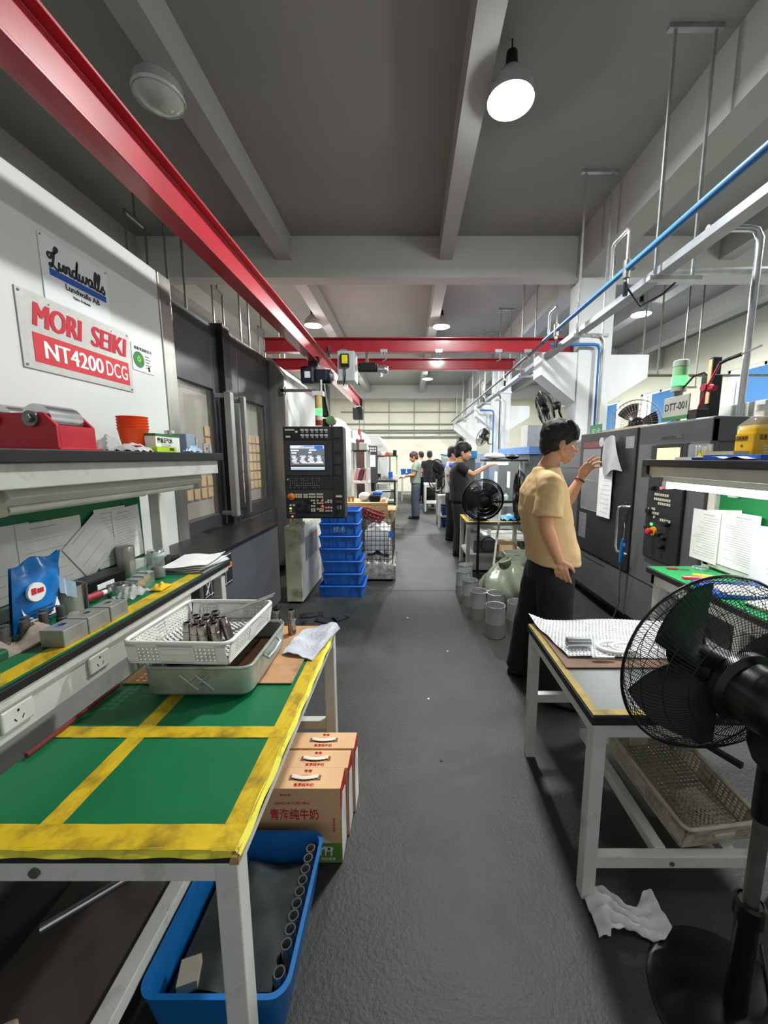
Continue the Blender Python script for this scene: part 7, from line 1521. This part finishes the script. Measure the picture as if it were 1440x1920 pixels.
man = dict(head=(.035, 0, 1.607), pitch=.14, neck=(-.035, 0, 1.452), hs=.97,
    armR=((-.075, -.185, 1.375), (-.092, -.205, 1.135), (-.01, -.20, .945)), armL=((-.03, .175, 1.375), (.165, .165, 1.225), (.245, .16, 1.385)),
    handR=dict(d=(.28, .05, -1), n=(.5, 1, .1), curl=(.22, .26, .3, .34), side=1, thumb=.7, spread=.3),
    handL=dict(d=(.50, -.10, .9), n=(.45, -.9, -.1), curl=(.30, .42, .5, .58), side=-1, thumb=.9, spread=1.2),
    torso=[((.03, 0, .885), .150, .205), ((.022, 0, .96), .146, .20), ((-.01, 0, 1.08), .146, .195), ((-.038, 0, 1.20), .143, .195), ((-.046, 0, 1.31), .132, .195), ((-.045, 0, 1.385), .10, .175)],
    waist=[((.012, 0, .76), .125, .165), ((.012, 0, .86), .122, .168), ((.015, 0, .95), .118, .165)],
    legR=((.02, -.085, .80), (.03, -.10, .44), (.012, -.10, .085)), legL=((.0, .085, .80), (-.05, .14, .45), (-.075, .21, .085)), legr=(.112, .098, .098), toeR=-.55, toeL=-.1, sleeve=.76, slv=.082)
t = person('person', (0.86, 2.33), 0.0, 'young man in a tan T-shirt and black trousers raising his left hand', man, m_skin, m_tan, m_pblack, m_shoeb, m_hair, True)
Wl = Vector((0.86 + .24, 2.33 + .16, 1.377)); dl = Vector((.08, -.005, .16)).normalized(); u_, w_ = MB()._fr(dl)
obj('bracelet', MB().tube([Wl + (u_ * math.cos(a) + w_ * math.sin(a)) * .031 for a in [i * PI / 12 for i in range(24)]], .005, 6, closed=True), M('bracelet_red', '5a2020', 0.4), t, smooth=60)
shn = obj('shoe_buckle', MB().cbox((0.955, 2.185, 0.075), (.05, .03, .012), rz(-.55)), m_dsteel, t, bev=.004)
def stand(**k):
    d = dict(head=(.03, 0, 1.59), pitch=.15, neck=(-.015, 0, 1.44), armR=((-.02, -.19, 1.36), (.02, -.23, 1.10), (.2, -.2, 1.0)), armL=((-.02, .19, 1.36), (.02, .23, 1.10), (.2, .2, 1.0)),
        torso=[((.01, 0, .88), .13, .19), ((.015, 0, 1.0), .13, .185), ((.0, 0, 1.2), .125, .19), ((-.015, 0, 1.31), .12, .195), ((-.015, 0, 1.375), .09, .17)],
        waist=[((.0, 0, .76), .115, .165), ((.005, 0, .9), .115, .165), ((.01, 0, .94), .11, .16)],
        legR=((.0, -.09, .80), (.02, -.10, .44), (.0, -.11, .085)), legL=((.0, .09, .80), (.02, .10, .44), (.0, .11, .085)), sleeve=.6)
    d.update(k); return d
m_hair2 = M('hair_brown', '3b2820', 0.6, 0, 0.2, 30)
# man in black T-shirt, facing right, arm stretched forward
person('person', (0.77, 5.95), -0.12, 'man in a black T-shirt reaching forward to the lit shelf', stand(armR=((-.0, -.19, 1.38), (.20, -.20, 1.27), (.42, -.12, 1.40)), armL=((-.0, .19, 1.38), (.06, .22, 1.13), (.22, .14, 1.0)), hs=1.12, head=(.05, 0, 1.60), torso=[((.01, 0, .86), .165, .225), ((.02, 0, 1.0), .17, .22), ((.0, 0, 1.2), .155, .215), ((-.015, 0, 1.31), .14, .205), ((-.015, 0, 1.385), .10, .18)], handR=dict(d=(.9, .2, .3), n=(0, .3, -1))), m_skin, M('shirt_black', '15161a', 0.85, 0, 0.1), M('jeans_dark', '15171d', 0.85), m_shoeb, m_hair)
# man in blue and white shirt behind him
t = person('person', (0.78, 7.1), -0.3, 'man in a white and blue shirt behind the man in black', stand(hs=1.02), m_skin, M('shirt_white', 'b9b7b4', 0.85, 0, 0.06), m_pblack, m_shoeb, m_hair)
sb = MB(); ell(sb, (0.78 - .04, 7.1 - .15, 1.36), (.11, .10, .075)); ell(sb, (0.78 - .05, 7.1 + .08, 1.36), (.11, .10, .075))
blob('shoulder_panel', sb, M('shirt_blue', '3a4a9c', 0.85), t, .014, 2)
# man in green polo facing left
person('person', (0.16, 9.6), PI - 0.1, 'man in a grey green polo shirt and gloves working at the left bench', stand(pitch=.32, head=(.06, 0, 1.53), neck=(-.005, 0, 1.40), armR=((-.01, -.18, 1.33), (.04, -.22, 1.10), (.27, -.12, 1.06)), armL=((-.01, .18, 1.33), (.04, .22, 1.10), (.27, .12, 1.06)), fringe=False, legr=(.11, .10, .10)), M('skin2', 'b98468', 0.5), M('polo_green', '7b8577', 0.85, 0, 0.06), M('trousers_slate', '3d4450', 0.85, 0, 0.1), m_shoeb, m_hair2)
tp = bpy.data.objects['person.003'] if 'person.003' in bpy.data.objects else None
if tp is not None:
    for s in (-1, 1):
        g = MB(); q = Vector((0.16, 9.6, 0)) + rz(PI - .1) @ Vector((.31, s * .12, 1.055)); ell(g, q, (.075, .045, .045)); blob('glove', g, M('glove_white', 'd0cfcc', 0.9), tp, .012, 1)
# two more workers in the distance
person('person', (0.62, 12.0), PI / 2, 'worker in dark clothes with his back to us in the distance', stand(hs=1.0, armR=((-.02, -.19, 1.36), (.06, -.24, 1.12), (.25, -.18, 1.1))), m_skin, M('jacket_dark', '1c1d20', 0.85), m_pblack, m_shoeb, m_hair)
person('person', (0.40, 13.0), PI / 2 + .4, 'farthest worker in a white top, mostly hidden behind others', stand(), m_skin, M('shirt_white'), m_pblack, m_shoeb, m_hair)
